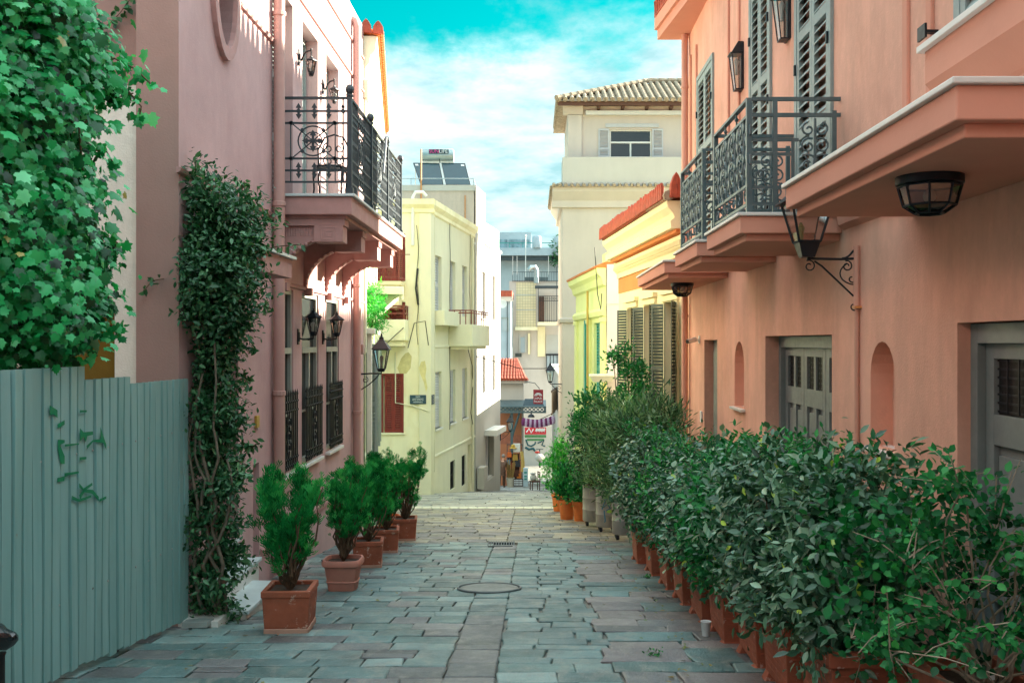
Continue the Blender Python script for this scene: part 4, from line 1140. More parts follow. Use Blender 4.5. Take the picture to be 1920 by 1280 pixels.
for a0, a1, z in ((6.84, 7.46, -.80), (11.78, 12.46, -.83)):
    build('niche_sill', MB().sweep([(-.16, z - .03), (.055, z - .04), (.06, z - .008), (-.16, z + .004)], a0, a1, FRt), M_WMARBLE, sal, bevel=.004)
# downpipe on the far corner, conduit
p = build('downpipe', MB().tube([(2.52, 15.98, G(16)), (2.52, 15.98, 5.1)], .055, 12), M_SALPIPE, sal, smooth=True)
for z in (4.2, 2.2, .4, -1.4): build('bracket', MB().lathe([(.055, 0), (.066, .004), (.066, .045), (.055, .05)], 12, (2.52, 15.98, z)), M_SALPIPE, p)
p = build('conduit', MB().tube([(2.575, 7.65, .76), (2.575, 7.65, .26)], .028, 8), M_SALPIPE, sal, smooth=True)
build('thin_conduit', MB().tube([(2.578, 7.65, .255), (2.578, 7.65, G(7.6))], .019, 8), M_SALPIPE, sal, smooth=True)
build('bracket', MB().box(7.60, 7.70, .0, .05, .262, .282, FRt), M_COPPER, p)
# eave with antefix tiles
E = [(2.10, 16.25), (2.36, 13.9), (2.36, -14.0)]
mb = MB()
for (x0, y0), (x1, y1) in zip(E, E[1:]):
    for q0, q1, o in ((5.10, 5.26, 0), (5.26, 5.46, -.05)):
        mb.add([(x0 + o, y0 - o * .0, q0), (9.3, y0, q0), (x1 + o, y1, q0), (9.3, y1, q0), (x0 + o, y0, q1), (9.3, y0, q1), (x1 + o, y1, q1), (9.3, y1, q1)],
               [(0, 1, 3, 2), (4, 6, 7, 5), (0, 2, 6, 4), (1, 5, 7, 3), (0, 4, 5, 1), (2, 3, 7, 6)])
rf = build('roof', mb, M_PINKRT, sal)
def antefix_row(mb, p0, p1, n, h, w, lean=.02, t=.02):
    p0, p1 = Vector(p0), Vector(p1); u = (p1 - p0).normalized(); nn = u.cross(Vector((0, 0, 1))).normalized()
    L = (p1 - p0).length
    for i in range(n):
        o = p0 + (p1 - p0) * ((i + .5) / n)
        F = Fr(o, u, nn, (0, 0, 1))
        k = random.uniform(.9, 1.08)
        mb.prism([(-w / 2, 0), (w / 2, 0), (w * .42, h * .55 * k), (w * .2, h * .85 * k), (0, h * k), (-w * .2, h * .85 * k), (-w * .42, h * .55 * k)], -t, t, F)
        mb.tube([F(0, t, h * .1), F(0, t + .012, h * .8 * k)], .012, 5)
mb = MB()
antefix_row(mb, (2.06, 16.22, 5.46), (2.32, 13.9, 5.46), 15, .30, .15)
antefix_row(mb, (2.32, 13.85, 5.46), (2.32, 8, 5.46), 34, .26, .14)
antefix_row(mb, (2.1, 16.24, 5.46), (4.5, 16.24, 5.46), 14, .26, .14)
build('antefix_tiles', mb, M_TILE, rf, bevel=.003)
mb = MB()
# low hipped tile field
mb.add([(2.1, 16.2, 5.47), (2.36, 13.9, 5.47), (2.36, -14, 5.47), (6, -14, 6.5), (6, 13, 6.5), (9.2, 16.2, 5.47), (9.2, -14, 5.47)], [(0, 1, 2, 3, 4), (0, 4, 5), (5, 4, 3, 6)])
build('tile_field', mb, M_TILE, rf)

# fittings on the salmon house
def sconce(name, label, loc):
    t = thing(name, label, 'wall lamp', loc, group='tall boxy lamps beside the shuttered doors')
    mb = MB()                       # own coordinates: wall at x=0, lamp towards -x
    mb.box(-.02, 0, -.1, .1, 0, .58)
    build('back_plate', mb, M_BLACK, t, local=True)
    mb = MB().frust((-.10, -.02, -.07, .07), 0, (-.10, -.02, -.07, .07), .014)
    for y in (-1, 1):
        mb.tube([(-.095, y * .065, .01), (-.145, y * .085, .44)], .007, 4); mb.tube([(-.025, y * .065, .01), (-.025, y * .085, .44)], .007, 4)
    mb.tube([(-.145, -.085, .44), (-.145, .085, .44)], .007, 4)
    build('frame', mb, M_BLACK, t, local=True)
    build('pane', MB().add([(-.093, -.063, .014), (-.093, .063, .014), (-.143, .083, .44), (-.143, -.083, .44), (-.024, -.063, .014), (-.024, .063, .014), (-.024, .083, .44), (-.024, -.083, .44)], [(0, 1, 2, 3), (0, 3, 7, 4), (1, 5, 6, 2)]), M_CLEAR, t, local=True)
    build('roof', MB().frust((-.165, -.0, -.1, .1), .44, (-.165, 0, -.1, .1), .452).frust((-.15, -.0, -.09, .09), .452, (-.06, 0, -.05, .05), .60), M_BLACK, t, local=True)
    build('bulb', MB().lathe([(.02, .2), (.02, .3), (.035, .36), (.004, .41)], 8, (-.07, 0, 0)), M_WHITEP, t, local=True, smooth=True)
    return t
sc1 = sconce('wall_sconce', 'tall black boxy wall lamp between the two farther shuttered doors of the salmon house', (2.6, 11.95, 3.12))
dup(sc1, (2.6, 9.78, 3.06), 0, 'tall black boxy wall lamp beside the shuttered door nearest us, cut by the top edge')
def ceiling_lantern(name, label, loc, r=.16):
    t = thing(name, label, 'ceiling lamp', loc, group='black ceiling lanterns under the slabs')
    n = 8
    build('base', MB().lathe([(r * 1.0, -.045), (r * 1.05, -.04), (r * 1.05, -.0)], 20), M_BLACK, t, local=True, smooth=True)
    mb = MB()
    rings = [(r * .97, -.05), (r * .80, -.15), (r * .45, -.19)]
    for k in range(n):
        th = 2 * math.pi * (k + .5) / n
        mb.tube([(q * math.cos(th), q * math.sin(th), z) for q, z in rings], .006, 4)
    for q, z in rings: mb.tube([(q * math.cos(2 * math.pi * (i + .5) / n), q * math.sin(2 * math.pi * (i + .5) / n), z) for i in range(n)], .006, 4, closed=True)
    build('frame', mb, M_BLACK, t, local=True)
    build('shade', MB().lathe([(r * .95, -.05), (r * .78, -.148), (r * .43, -.187)], n, rot=math.pi / n), clearglass('smoked_lantern_glass', (.55, .5, .4, 1), .1), t, local=True)
    build('bulb', MB().ball((0, 0, -.1), .035), M_WHITEP, t, local=True, smooth=True)
    return t
c1 = ceiling_lantern('ceiling_lantern', 'black eight sided ceiling lantern under the wide balcony slab over the garage', (P(1743, 0, 4.95)[0], 4.95, .849))
dup(c1, (2.17, 14.0, .849), 0, 'black ceiling lantern under the farthest slab beside the security camera')
# lantern on scrolled bracket
t = thing('bracket_lantern', 'large black four sided lantern on a scrolled iron bracket by the conduit', 'street lamp', (2.575, 7.65, .62))
mb = MB().tube([(2.57, 7.65, .66), (2.45, 7.65, .655), (2.18, 7.65, .66)], .011, 6).tube(curve((2.57, 7.65, .74), (2.54, 7.65, .72), (2.52, 7.65, .66), (2.46, 7.65, .662), 6), .009, 5)
mb.tube([(2.575, 7.65, .34), (2.30, 7.65, .60), (2.24, 7.65, .64)], .008, 5)
for (cx, cz, r, th, tn) in ((2.20, .60, .05, .8, 1.2), (2.50, .60, .045, 0, 1.3), (2.555, .28, .045, 1.5, .9), (2.54, .5, .04, 1.5, .8)):
    mb.tube([(cx + x, 7.65, cz + y) for x, y in spiral(0, 0, r * .3, r, th, tn, 14)], .006, 5)
mb.tube([(x, 7.65, z) for x, z in curve((2.50, .62), (2.40, .56), (2.44, .46), (2.57, .45), 8)], .006, 5)
build('bracket', mb, M_BLACK, t, smooth=True)
# lantern parts in place
def ring4(r, z): return [(2.18 + r * sx, 7.65 + r * sy, z) for sx, sy in ((-1, -1), (1, -1), (1, 1), (-1, 1))]
mb = MB(); lo, hi = ring4(.085, .79), ring4(.16, 1.10)
for k in range(4): mb.tube([lo[k], hi[k]], .010, 4); mb.tube([lo[k], lo[(k + 1) % 4]], .010, 4); mb.tube([hi[k], hi[(k + 1) % 4]], .009, 4)
mb.frust((2.18 - .05, 2.18 + .05, 7.60, 7.70), .67, (2.18 - .085, 2.18 + .085, 7.565, 7.735), .79)
build('frame', mb, M_BLACK, t)
g4 = ring4(.082, .795) + ring4(.155, 1.095)
build('pane', MB().add(g4, [(k, (k + 1) % 4, (k + 1) % 4 + 4, k + 4) for k in range(4)]), M_CLEAR, t)
build('roof', MB().frust((2.18 - .21, 2.18 + .21, 7.44, 7.86), 1.10, (2.18 - .2, 2.18 + .2, 7.45, 7.85), 1.118).frust((2.18 - .19, 2.18 + .19, 7.46, 7.84), 1.118, (2.18 - .05, 2.18 + .05, 7.6, 7.7), 1.27), M_BLACK, t)
build('bulb', MB().lathe([(.02, 0), (.02, .06), (.03, .1), (.004, .14)], 8, (2.12, 7.60, .80)), paint('yellowish_bulb', H('#b8b070'), .4), t, smooth=True)
# camera, intercom
t = thing('security_camera', 'small white security camera on the far end of the salmon wall', 'camera', (2.55, 15.0, .04))
build('mount', MB().lathe([(.035, 0), (.035, .012)], 10, (2.56, 15.0, 0)).tube([(2.59, 15, .03), (2.53, 14.99, .03)], .014, 6).box(14.95, 15.05, 0, .014, -.03, .09, FRt), M_WHITEP, t)
build('body', MB().tube([(2.54, 15.0, .035), (2.40, 14.93, .0)], .038, 12), M_WHITEP, t, smooth=True)
build('lens', MB().tube([(2.402, 14.931, .0), (2.385, 14.922, -.004)], .032, 12), M_RUBBER, t, smooth=True)
solo('intercom', MB().box(14.72, 14.82, .001, .03, -1.24, -1.07, FRt), M_WHITEP, 'small white intercom box beside the narrow grey door', 'intercom', bevel=.008)
# ================================================================== pale green house next to the mauve one
FP = Fr((-3.02, 16.97, 0), (-.1357, .9907, 0), (.9907, .1357, 0))
pale = thing('pale_house', 'pale green house with an orange tiled eave between the mauve and yellow buildings', 'house', (-4, 20, G(20)))
LP = 8.05
mb = MB().wall([(0, G(17) - .2), (LP, G(25) - .2), (LP, 5.1), (0, 5.1)], [(rect(1.0, 2.0, 1.6, 4.1), .25, True), (rect(3.4, 4.4, 1.6, 4.1), .25, True), (rect(5.8, 6.8, 1.6, 4.1), .25, True), (rect(1.2, 2.2, -2.2, -.1), .2, True), (rect(4.2, 5.2, -2.4, -.1), .2, True)], FP)
e0 = FP(LP, 0, 0); e1 = FP(LP, -6, 0); s1_ = FP(0, -6, 0)
mb.add([(e0[0], e0[1], G(25) - .2), (e1[0], e1[1], G(25) - .2), (e1[0], e1[1], 5.1), (e0[0], e0[1], 5.1)], [(0, 1, 2, 3)])
mb.add([FP(0, 0, 5.1), FP(LP, 0, 5.1), FP(LP, -6, 5.1), FP(0, -6, 5.1)], [(0, 1, 2, 3)])
build('wall', mb, M_PALE, pale)
mb = MB().sweep([(0, 4.62), (.05, 4.66), (.05, 4.84), (.12, 4.92), (.14, 5.06), (.22, 5.14), (.24, 5.30), (.26, 5.4), (0, 5.4)], 0, LP, FP)
build('cornice', mb, M_PALE, pale)
mb = MB()
for a in (.0, 2.6, 5.0, 7.6): mb.box(a, a + .35, 0, .06, -.2, 4.62, FP).box(a - .04, a + .39, 0, .10, 4.3, 4.62, FP)
for a in (1.0, 3.4, 5.8): mb.box(a - .12, a + 1.12, 0, .07, 4.1, 4.28, FP).box(a - .12, a, 0, .05, 1.6, 4.1, FP).box(a + 1.0, a + 1.12, 0, .05, 1.6, 4.1, FP)
build('pilaster', mb, M_PALE, pale)
rf = build('roof', MB().add([FP(-.02, .30, 5.41), FP(LP + .1, .30, 5.41), FP(LP + .1, -6, 6.2), FP(-.02, -6, 6.2), FP(-.02, .30, 5.46), FP(LP + .1, .30, 5.46), FP(LP + .1, -6, 6.25), FP(-.02, -6, 6.25)],
      [(0, 1, 2, 3), (4, 5, 6, 7), (0, 1, 5, 4), (1, 2, 6, 5), (2, 3, 7, 6), (3, 0, 4, 7)]), M_OTILE, pale)
mb = MB()
for k in range(52):
    a = .08 + k * LP / 52
    mb.tube([FP(a, .34, 5.47), FP(a, -.6, 5.6)], .055, 8)
antefix_row(mb, FP(.1, .33, 5.45), FP(LP, .33, 5.45), 52, .12, .12)
build('eave_tiles', mb, M_OTILE, rf)
mb = MB(); antefix_row(mb, FP(-.06, .38, 5.42), FP(-.04, -.25, 5.46), 3, .24, .2)
build('acroterion', mb, M_TILE, rf, bevel=.004)
# balcony, ledge with greenery, shutters
mb = MB().box(2.2, 4.6, .04, .72, .94, 1.1, FP).sweep([(.04, .45), (.12, .47), (.55, .86), (.68, .94), (.04, .94)], 2.4, 4.4, FP)
build('balcony', mb, M_PALE, pale, bevel=.01)
mb = MB().box(.4, 4.9, .0, .20, .14, .24, FP)
mb.box(.5, 1.0, .06, .14, -2.9, .14, FP)
build('ledge', mb, M_WMARBLE, pale, bevel=.006)
for a in (1.2, 4.2):
    mb = MB()
    for s, a0 in ((1, a - .02), (1, a + 1.02)):
        F2 = Fr(FP(a0, .02, 0), FP.n, FP.u); louver_leaf(mb, F2, .0, .2, 0, -2.3, -.05, st=.04, pitch=.07)
    build('shutter', mb, M_SHUT, pale)
for a in (1.0, 3.4, 5.8):
    mb = MB(); louver_leaf(mb, FP, a, a + 1, -.15, 1.6, 4.1, st=.08, pitch=.1); build('shutter', mb, M_SHUT, pale)

# ================================================================== yellow building
FYF = Fr((-3.14, 29, 0), (-1, 0, 0), (0, -1, 0))
FYS = Fr((-3.14, 29, 0), (.1333, 1, 0), (.9912, -.1321, 0))
def yz(py, Y): return (640 - py) * Y / PX
def yx(px, Y): return -((px - 1000) * Y / PX + 3.14)          # a on the front wall
def ta(px): return (5652 - 29 * (1000 - px)) / ((1000 - px) + 240)
yel = thing('yellow_building', 'three storey pale yellow corner building with dark red shutters at the end of the street', 'building', (-3.5, 31, G(31)))
GZ = -6.5
sh = (yx(757, 29), yx(700, 29), yz(811, 29), yz(700, 29))
d1 = (yx(760, 29), yx(700, 29), yz(650, 29), yz(566, 29))
d2 = (yx(760, 29), yx(700, 29), yz(527, 29), yz(438, 29))
ZY = 4.2
mb = MB().wall([(0, GZ), (5, GZ), (5, ZY), (0, ZY)], [(rect(sh[0], sh[0] + 1.25, sh[2], sh[3]), .12, True), (rect(d1[0], d1[0] + 1.3, d1[2], d1[3]), .15, True), (rect(d2[0], d2[0] + 1.3, d2[2], d2[3]), .15, True)], FYF)
build('wall', mb, M_YELLOW, yel, label='flat yellow front wall with ochre stains')
up = [(.75, 1.61), (2.82, 3.67), (4.78, 5.65)]
TL = 7.0
mb = MB().wall([(0, GZ), (TL, GZ), (TL, ZY), (0, ZY)], [(rect(a, b, .88, 2.68), .16, False) for a, b in up] + [(rect(a, b, -2.72, -.95), .13, False) for a, b in up]
      + [(rect(2.85, 3.6, -4.95, -4.0), .12, True), (rect(4.7, 5.4, -5.1, -4.03), .12, True), (rect(5.75, 6.3, GZ, -3.75), .2, True)], FYS)
q = FYS(TL, 0, 0)
mb.add([(-3.14, 29, ZY), (-8.14, 29, ZY), (-8.14, 36, ZY), (q[0], q[1], ZY)], [(0, 1, 2, 3)])
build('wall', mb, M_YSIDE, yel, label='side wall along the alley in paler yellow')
mb = MB().sweep([(0, 3.86), (.05, 3.9), (.05, 4.0), (.16, 4.12), (.18, 4.28), (0, 4.28)], -.16, 5, FYF)
mb.sweep([(0, 3.86), (.05, 3.9), (.05, 4.0), (.16, 4.12), (.18, 4.279), (0, 4.279)], .004, TL - .1, FYS)
build('cornice', mb, M_YELLOW, yel)
mb = MB().sweep([(0, -3.6), (.03, -3.58), (.03, -3.53), (0, -3.5)], .05, TL, FYS).sweep([(0, -.2), (.025, -.19), (.025, -.14), (0, -.12)], .05, TL, FYS)
mb.box(.0, .42, .0, .05, GZ, 3.86, FYS).box(-.05, .3, 0.0, .05, GZ, 3.86, FYF)
build('string_course', mb, M_YSIDE, yel)
# peeled ochre patches as thin raised plaster
mb = MB()
for pts in ([(745, 690), (752, 672), (760, 662), (766, 660), (772, 668), (770, 690), (762, 700), (750, 701)], [(786, 688), (790, 678), (797, 676), (800, 690), (798, 706), (802, 726), (799, 735), (795, 716), (788, 700)]):
    mb.prism([(yx(px, 29), yz(py, 29)) for px, py in pts], .0505 if pts[0][0] > 780 else .001, .056 if pts[0][0] > 780 else .006, FYF)
build('plaster_patch', mb, paint('bare_plaster', H('#cfc48c'), .9, var=.15), yel)
# red shutters and doors
def red_pair(F, a0, a1, c0, c1, b, name, gap=0.0):
    d = build(name, MB().box(a0, a0 + .06, b - .05, b + .03, c0, c1, F).box(a1 - .06, a1, b - .05, b + .03, c0, c1, F).box(a0 + .06, a1 - .06, b - .05, b + .03, c1 - .06, c1, F), M_RED, yel)
    m_ = (a0 + a1) / 2
    for x0, x1 in ((a0 + .06, m_ - .005 - gap), (m_ + .005, a1 - .06)):
        mb = MB(); w_ = (x1 - x0)
        for y0, y1 in ((x0, x0 + w_ / 2), (x0 + w_ / 2, x1)): louver_leaf(mb, F, y0, y1, b - .02, c0 + .01, c1 - .06, st=.06, mids=(.68,), pitch=.055)
        build('shutter', mb, M_RED, d)
    return d
red_pair(FYF, sh[0], sh[0] + 1.25, sh[2], sh[3], -.02, 'window', .04)
red_pair(FYF, d1[0], d1[0] + 1.3, d1[2], d1[3], -.06, 'balcony_door')
red_pair(FYF, d2[0], d2[0] + 1.3, d2[2], d2[3], -.06, 'balcony_door')
build('sill', MB().box(sh[0] - .05, sh[0] + 1.3, .0, .05, sh[2] - .05, sh[2], FYF), M_YELLOW, yel)
def simple_rail(mb, F, w, h, n, rails=(1.0, .55), r=.012):
    for c in rails: mb.box(0, w, -r, r, c * h - r, c * h + r, F)
    for i in range(n + 1): a = w * i / n; mb.box(a - r * .7, a + r * .7, -r * .7, r * .7, 0, h, F)
# front balconies (towards the crossing street)
x1 = yx(779, 28.1)
lo = build('balcony', MB().box(.62, 3.4, .0, .85, yz(638, 28.2), yz(599, 28.2), FYF).box(.7, 3.4, .0, .75, yz(649, 28.2), yz(638, 28.2), FYF), M_YELLOW, yel, bevel=.01)
mb = MB(); F2 = FYF.at(.66, .81, yz(599, 28.2)); simple_rail(mb, F2, 2.7, .40, 6, (1.0, .82, .45), .022)
F3 = Fr(FYF(.66, .0, yz(599, 28.2)), (0, -1, 0), (-1, 0, 0)); simple_rail(mb, F3, .8, .40, 2, (1.0, .82, .45), .022)
build('railing', mb, M_BROWNIRON, lo)
zt2, zb2 = yz(527, 28.2), yz(560, 28.2)
mb = MB().box(.75, 3.4, 0, .85, zt2 - .12, zt2, FYF).box(.8, 3.4, 0, .78, zt2 - .2, zt2 - .12, FYF)
poly = [(.82, zt2 - .2), (.82, zb2 - .2), (.95, zb2 - .3), (1.1, zb2 - .28), (1.25, zb2 - .18), (1.4, zb2 - .13), (1.6, zb2 - .2), (1.9, zb2 - .42), (2.2, zb2 - .5), (2.6, zb2 - .46), (3.4, zb2 - .46), (3.4, zt2 - .2)]
mb.prism(poly, .02, .7, FYF)
hi = build('balcony', mb, M_CREAMY, yel, bevel=.008)
mb = MB(); F2 = FYF.at(.8, .81, zt2)
simple_rail(mb, F2, 2.6, 1.06, 11, (1.0, .12), .014)
for i in range(18): mb.tube([F2(2.6 * (i + .5) / 18 + x, 0, .22 + y) for x, y in spiral(0, 0, .02, .06, i, 1.2, 8)], .008, 4)
F3 = Fr(FYF(.8, 0, zt2), (0, -1, 0), (-1, 0, 0)); simple_rail(mb, F3, .8, 1.06, 3, (1.0, .12), .014)
mb.box(-.02, .02, -.02, .02, 0, 1.25, F2).tube([F2(0, 0, .78), F2(-.32, 0, .78)], .012, 5).tube([F2(0, 0, .06), F2(-.16, 0, .06)], .03, 6)
build('railing', mb, M_BROWNIRON, hi)
# alley side windows and balcony
for a, b_ in up:
    mb = MB(); louver_leaf(mb, FYS, a, b_, -.12, .88, 2.68, st=.07, pitch=.08)
    build('roller_shutter', mb, M_DOORY, yel, label='pale closed shutter of the upper floor')
    mb = MB(); louver_leaf(mb, FYS, a, b_, -.10, -2.72, -.95, st=.07, pitch=.08)
    w = build('roller_shutter', mb, M_DOORY, yel, label='pale closed shutter of the lower floor')
    build('sill', MB().box(a - .05, b_ + .05, -.1, .05, -2.78, -2.72, FYS), M_WMARBLE, w)
build('window_box', MB().box(.55, 2.58, .004, .34, .5, .95, FYS), M_YSIDE, yel, bevel=.01)
ab = build('balcony', MB().box(2.61, 5.72, .004, .8, -.16, .56, FYS).box(2.7, 5.6, .004, .7, -.26, -.16, FYS), M_YSIDE, yel, bevel=.01)
mb = MB(); F2 = FYS.at(2.65, .76, .56); simple_rail(mb, F2, 3.03, .46, 7, (1.0, .82), .02)
F3 = Fr(FYS(2.65, 0, .56), FYS.n, tuple(-FYS.u)); simple_rail(mb, F3, .76, .46, 4, (1.0, .82), .02)
build('railing', mb, M_BROWNIRON, ab)
for a0, a1, z0, z1 in ((2.85, 3.6, -4.95, -4.0), (4.7, 5.4, -5.1, -4.03)):
    mb = MB()
    for k in range(6): a = a0 + (a1 - a0) * (k + .5) / 6; mb.box(a - .01, a + .01, -.06, -.04, z0, z1, FYS)
    mb.box(a0, a1, -.055, -.045, (z0 + z1) / 2 - .01, (z0 + z1) / 2 + .01, FYS)
    w = build('basement_window', MB().box(a0, a1, -.11, -.09, z0, z1, FYS), M_GLASS, yel); build('window_bars', mb, M_BLACK, w)
build('side_door', MB().box(5.75, 6.3, -.19, -.14, GZ, -3.75, FYS), M_CREAMY, yel)
# pipes and cables running over the walls
build('conduit', MB().tube([FYS(.46, .04, z) for z in (-4.0, -1, 2, 3.8)], .022, 5), M_YSIDE, yel)
build('downpipe', MB().tube([FYS(6.4, .05, z) for z in (-5.2, -2, 1, 3.8)], .045, 6), M_YSIDE, yel)
mb = MB()
mb.tube([FYF(1.02, .03, yz(py, 29)) for py in (660, 690, 755)] + [FYF(.5, .06, yz(760, 29)), FYF(.02, .08, yz(770, 29))], .018, 5)
build('conduit', mb, M_YSIDE, yel)
mb = MB()
mb.tube([FYS(2.7 + .05 * math.sin(z * 3), .03, z) for z in np.linspace(-2.9, 4.0, 14)], .010, 4)
mb.tube([FYS(5.95 + .06 * math.sin(z * 2.2), .04, z) for z in np.linspace(-.2, 3.9, 12)], .010, 4)
mb.tube([FYF(.35 + .03 * math.sin(z * 4), .06, z) for z in np.linspace(-.1, 3.5, 12)], .009, 4)
mb.tube([FYF(.35, .06, 2.2), FYF(.4, .07, 1.6), FYF(.33, .06, 1.1)], .03, 5)
mb.tube([FYF(a, .06, c) for a, c in ((.64, -.2), (.45, .55), (.12, .62), (.02, -.12))], .012, 4)
mb.tube([FYF(a, .9, c) for a, c in ((3.0, .45), (2.2, -.05), (1.2, -.1), (.66, .4))], .012, 4)
mb.tube([FYS(a, .06, c) for a, c in ((5.4, -.2), (6.3, -.9), (6.4, -1.6), (6.0, -2.6), (6.5, -3.2))], .014, 4)
build('cable', mb, M_CABLE, yel)
mb = MB().tube([FYF(.5, .03, 2.9), FYF(.5, .03, 4.35), FYF(.42, .03, 4.5), FYF(.2, -.05, 4.52), FYF(.1, -.1, 4.4)], .05, 8)
build('gooseneck_pipe', mb, M_WHITEP, yel, smooth=True)
# street name plates
def plate(name, F, a0, a1, c0, c1, lab, lines, sq=1.0):
    t = thing(name, lab, 'street sign', F((a0 + a1) / 2, .06, c0), group='blue street name plates')
    build('board', MB().box(a0, a1, .052, .068, c0, c1, F), M_SIGN, t, bevel=.004)
    mb = MB(); FT = Fr(F(a1 if F is FYF else a0, 0, 0), tuple(-F.u) if F is FYF else tuple(F.u), F.n)
    h = (c1 - c0); m_ = abs(a1 - a0) / 2
    for i, (tx, sz) in enumerate(lines): text_mesh(tx, sz * h, FT, mb, m_, c1 - h * (.2 + .29 * i), .0705, squash=sq)
    build('lettering', mb, M_LETTER, t)
plate('street_sign', FYF, yx(799.5, 29), yx(769, 29), yz(757, 29), yz(740, 29), 'blue street name plate on the yellow front wall right of the red shutter', [('ΟΔΟΣ', .25), ('ΔΙΟΓΕΝΟΥΣ', .30), ('DIOGENOUS', .24)], .72)
plate('street_sign', FYS, .05, .38, yz(758, 29.1), yz(740, 29.1), 'blue street name plate seen edge on around the corner of the yellow wall', [('ΟΔΟΣ', .2), ('ΔΙΟΓ', .2), ('DIOG', .2)], .6)

# penthouse behind the parapet and the solar heater
pent = build('penthouse', MB().box(-5.6, -2.22, 36.0, 39.0, 4.0, 5.64), M_GREYROUGH, yel)
build('parapet', MB().box(-5.65, -2.19, 35.97, 39.03, 5.64, 5.86), M_WHITE, pent)
mb = MB()
Z = 6.12
mb.tube([(-5.6, 36.1, Z), (-2.25, 36.1, Z)], .018, 5).tube([(-2.25, 36.1, 5.86), (-2.25, 36.1, Z), (-2.25, 38.9, Z)], .018, 5)
for x in (-5.5, -4.6): mb.tube([(x, 36.1, 5.86), (x, 36.1, Z)], .016, 5)
build('railing', mb, M_SLATE, pent)
sol = thing('solar_water_heater', 'rooftop solar water heater with two dark panels and a grey tank', 'water heater', (-3.6, 36.8, 5.86))
x0, x1 = P(791, 0, 37.2)[0], P(851, 0, 37.2)[0]; zt = P(0, 279, 37.2)[2]; zb = P(0, 306, 37.2)[2]
r = (zt - zb) / 2
FX = Fr((0, 37.2, (zt + zb) / 2), (0, 1, 0), (0, 0, 1), (1, 0, 0))
build('tank', MB().lathe([(r * .9, x0), (r, x0 + .05), (r, x1 - .05), (r * .9, x1)], 24, F=FX), paint('galvanised_tank', H('#9aaaaa'), .35, metal=.5, var=.06), sol, smooth=True)
lb = MB().box(x0 + .30, x1 - .18, -r - .012, -r + .05, .03, .20, Fr((0, 37.2, (zt + zb) / 2), (1, 0, 0), (0, 1, 0)))
build('label_plate', lb, paint('dark_label', H('#1c3440'), .5), sol)
FT = Fr((0, 37.2 - r, (zt + zb) / 2), (1, 0, 0), (0, -1, 0))
build('lettering', text_mesh('SUN', .19, FT, MB(), x0 + .50, .115, .018, 1.05), M_MAGENTA, sol)
build('lettering', text_mesh('LIFE', .19, FT, MB(), x0 + .86, .115, .018, 1.05), M_LETTER, sol)
pa, pb = P(775, 306, 36.9), P(829, 347, 36.2)
for (tl, tr, bl, br) in ((775, 824, 789, 831), (828, 872, 836, 882)):
    q = [P(tl, 306, 37.0), P(tr, 307, 37.0), P(br, 347, 36.3), P(bl, 346, 36.3)]
    o = build('panel', MB().add(q + [(x, y + .07, z - .04) for x, y, z in q], [(0, 1, 2, 3), (4, 5, 6, 7), (0, 1, 5, 4), (1, 2, 6, 5), (2, 3, 7, 6), (3, 0, 4, 7)]), M_PANEL, sol)
    mb = MB()
    for i in range(4): mb.tube([q[i], q[(i + 1) % 4]], .014, 4)
    build('frame', mb, M_BLACK, o)
    c = 0 if tl < 800 else 1
    k0 = Vector(q[c]); uu = (Vector(q[1]) - Vector(q[0])).normalized(); vv = (Vector(q[3]) - Vector(q[0])).normalized()
    k0 = k0 + (uu * .05 if c == 0 else -uu * .17) + vv * .05 + Vector((0, -.015, .0))
    build('sticker', MB().add([k0, k0 + uu * .12, k0 + uu * .12 + vv * .1, k0 + vv * .1], [(0, 1, 2, 3)]), M_WHITEP, o)
mb = MB()
mb.tube([P(826, 306, 37.0), P(834, 347, 36.25)], .045, 4)
for px in (800, 845): mb.tube([P(px, 300, 37.3), (P(px, 0, 37.3)[0], 37.3, 5.86)], .025, 5)
for px in (779, 870): mb.tube([P(px, 306, 37.05), (P(px, 0, 37.3)[0], 37.3, 5.86)], .02, 5)
build('stand', mb, M_WHITEP, sol)
mb = MB().tube([P(824, 298, 36.85), P(825, 306, 36.9)], .015, 5)
build('hose', mb, M_CABLE, sol)
solo('orange_pipe', MB().tube([(P(789.5, 0, 35.9)[0], 35.9, 4.05), (P(789.5, 0, 35.9)[0], 35.9, P(0, 280, 35.9)[2])], .03, 8), M_COPPER, 'tall thin orange pipe rising in front of the solar heater', 'pipe', smooth=True)
solo('orange_pipe', MB().tube([(P(872, 0, 35.95)[0], 35.95, 4.05), (P(872, 0, 35.95)[0], 35.95, P(0, 366, 35.95)[2])], .02, 8), M_COPPER, 'short thin orange pipe on the penthouse wall behind the yellow parapet', 'pipe', smooth=True)

# ================================================================== white building further down the alley
wht = thing('white_building', 'sunlit plain white building with a shop window adjoining the yellow one', 'building', (-1.8, 39, G(39)))
tW = [(ta(902), ta(908.5)), (ta(921.5), ta(927))]
holes = []
for a, b_ in tW: holes += [(rect(a, b_, .90, 2.72), .14, True), (rect(a, b_, -2.0, -.55), .14, True)]
holes += [(rect(ta(909), ta(925), -5.6, -3.75), .3, True)]
mb = MB().wall([(TL + .004, -7.5), (12.6, -7.5), (12.6, 3.87), (9.1, 3.87), (9.1, 5.86), (TL + .004, 5.86)], holes, Fr(FYS(0, .03, 0), FYS.u, FYS.n))
e = FYS(12.6, .03, 0); e2 = FYS(9.1, .03, 0)
mb.add([(e[0], e[1], -7.5), (e[0] - 6, e[1], -7.5), (e[0] - 6, e[1], 3.87), (e[0], e[1], 3.87)], [(0, 1, 2, 3)])
mb.add([(e2[0], e2[1], 3.87), (e2[0] - 6, e2[1], 3.87), (e[0] - 6, e[1], 3.87), (e[0], e[1], 3.87)], [(0, 1, 2, 3)])
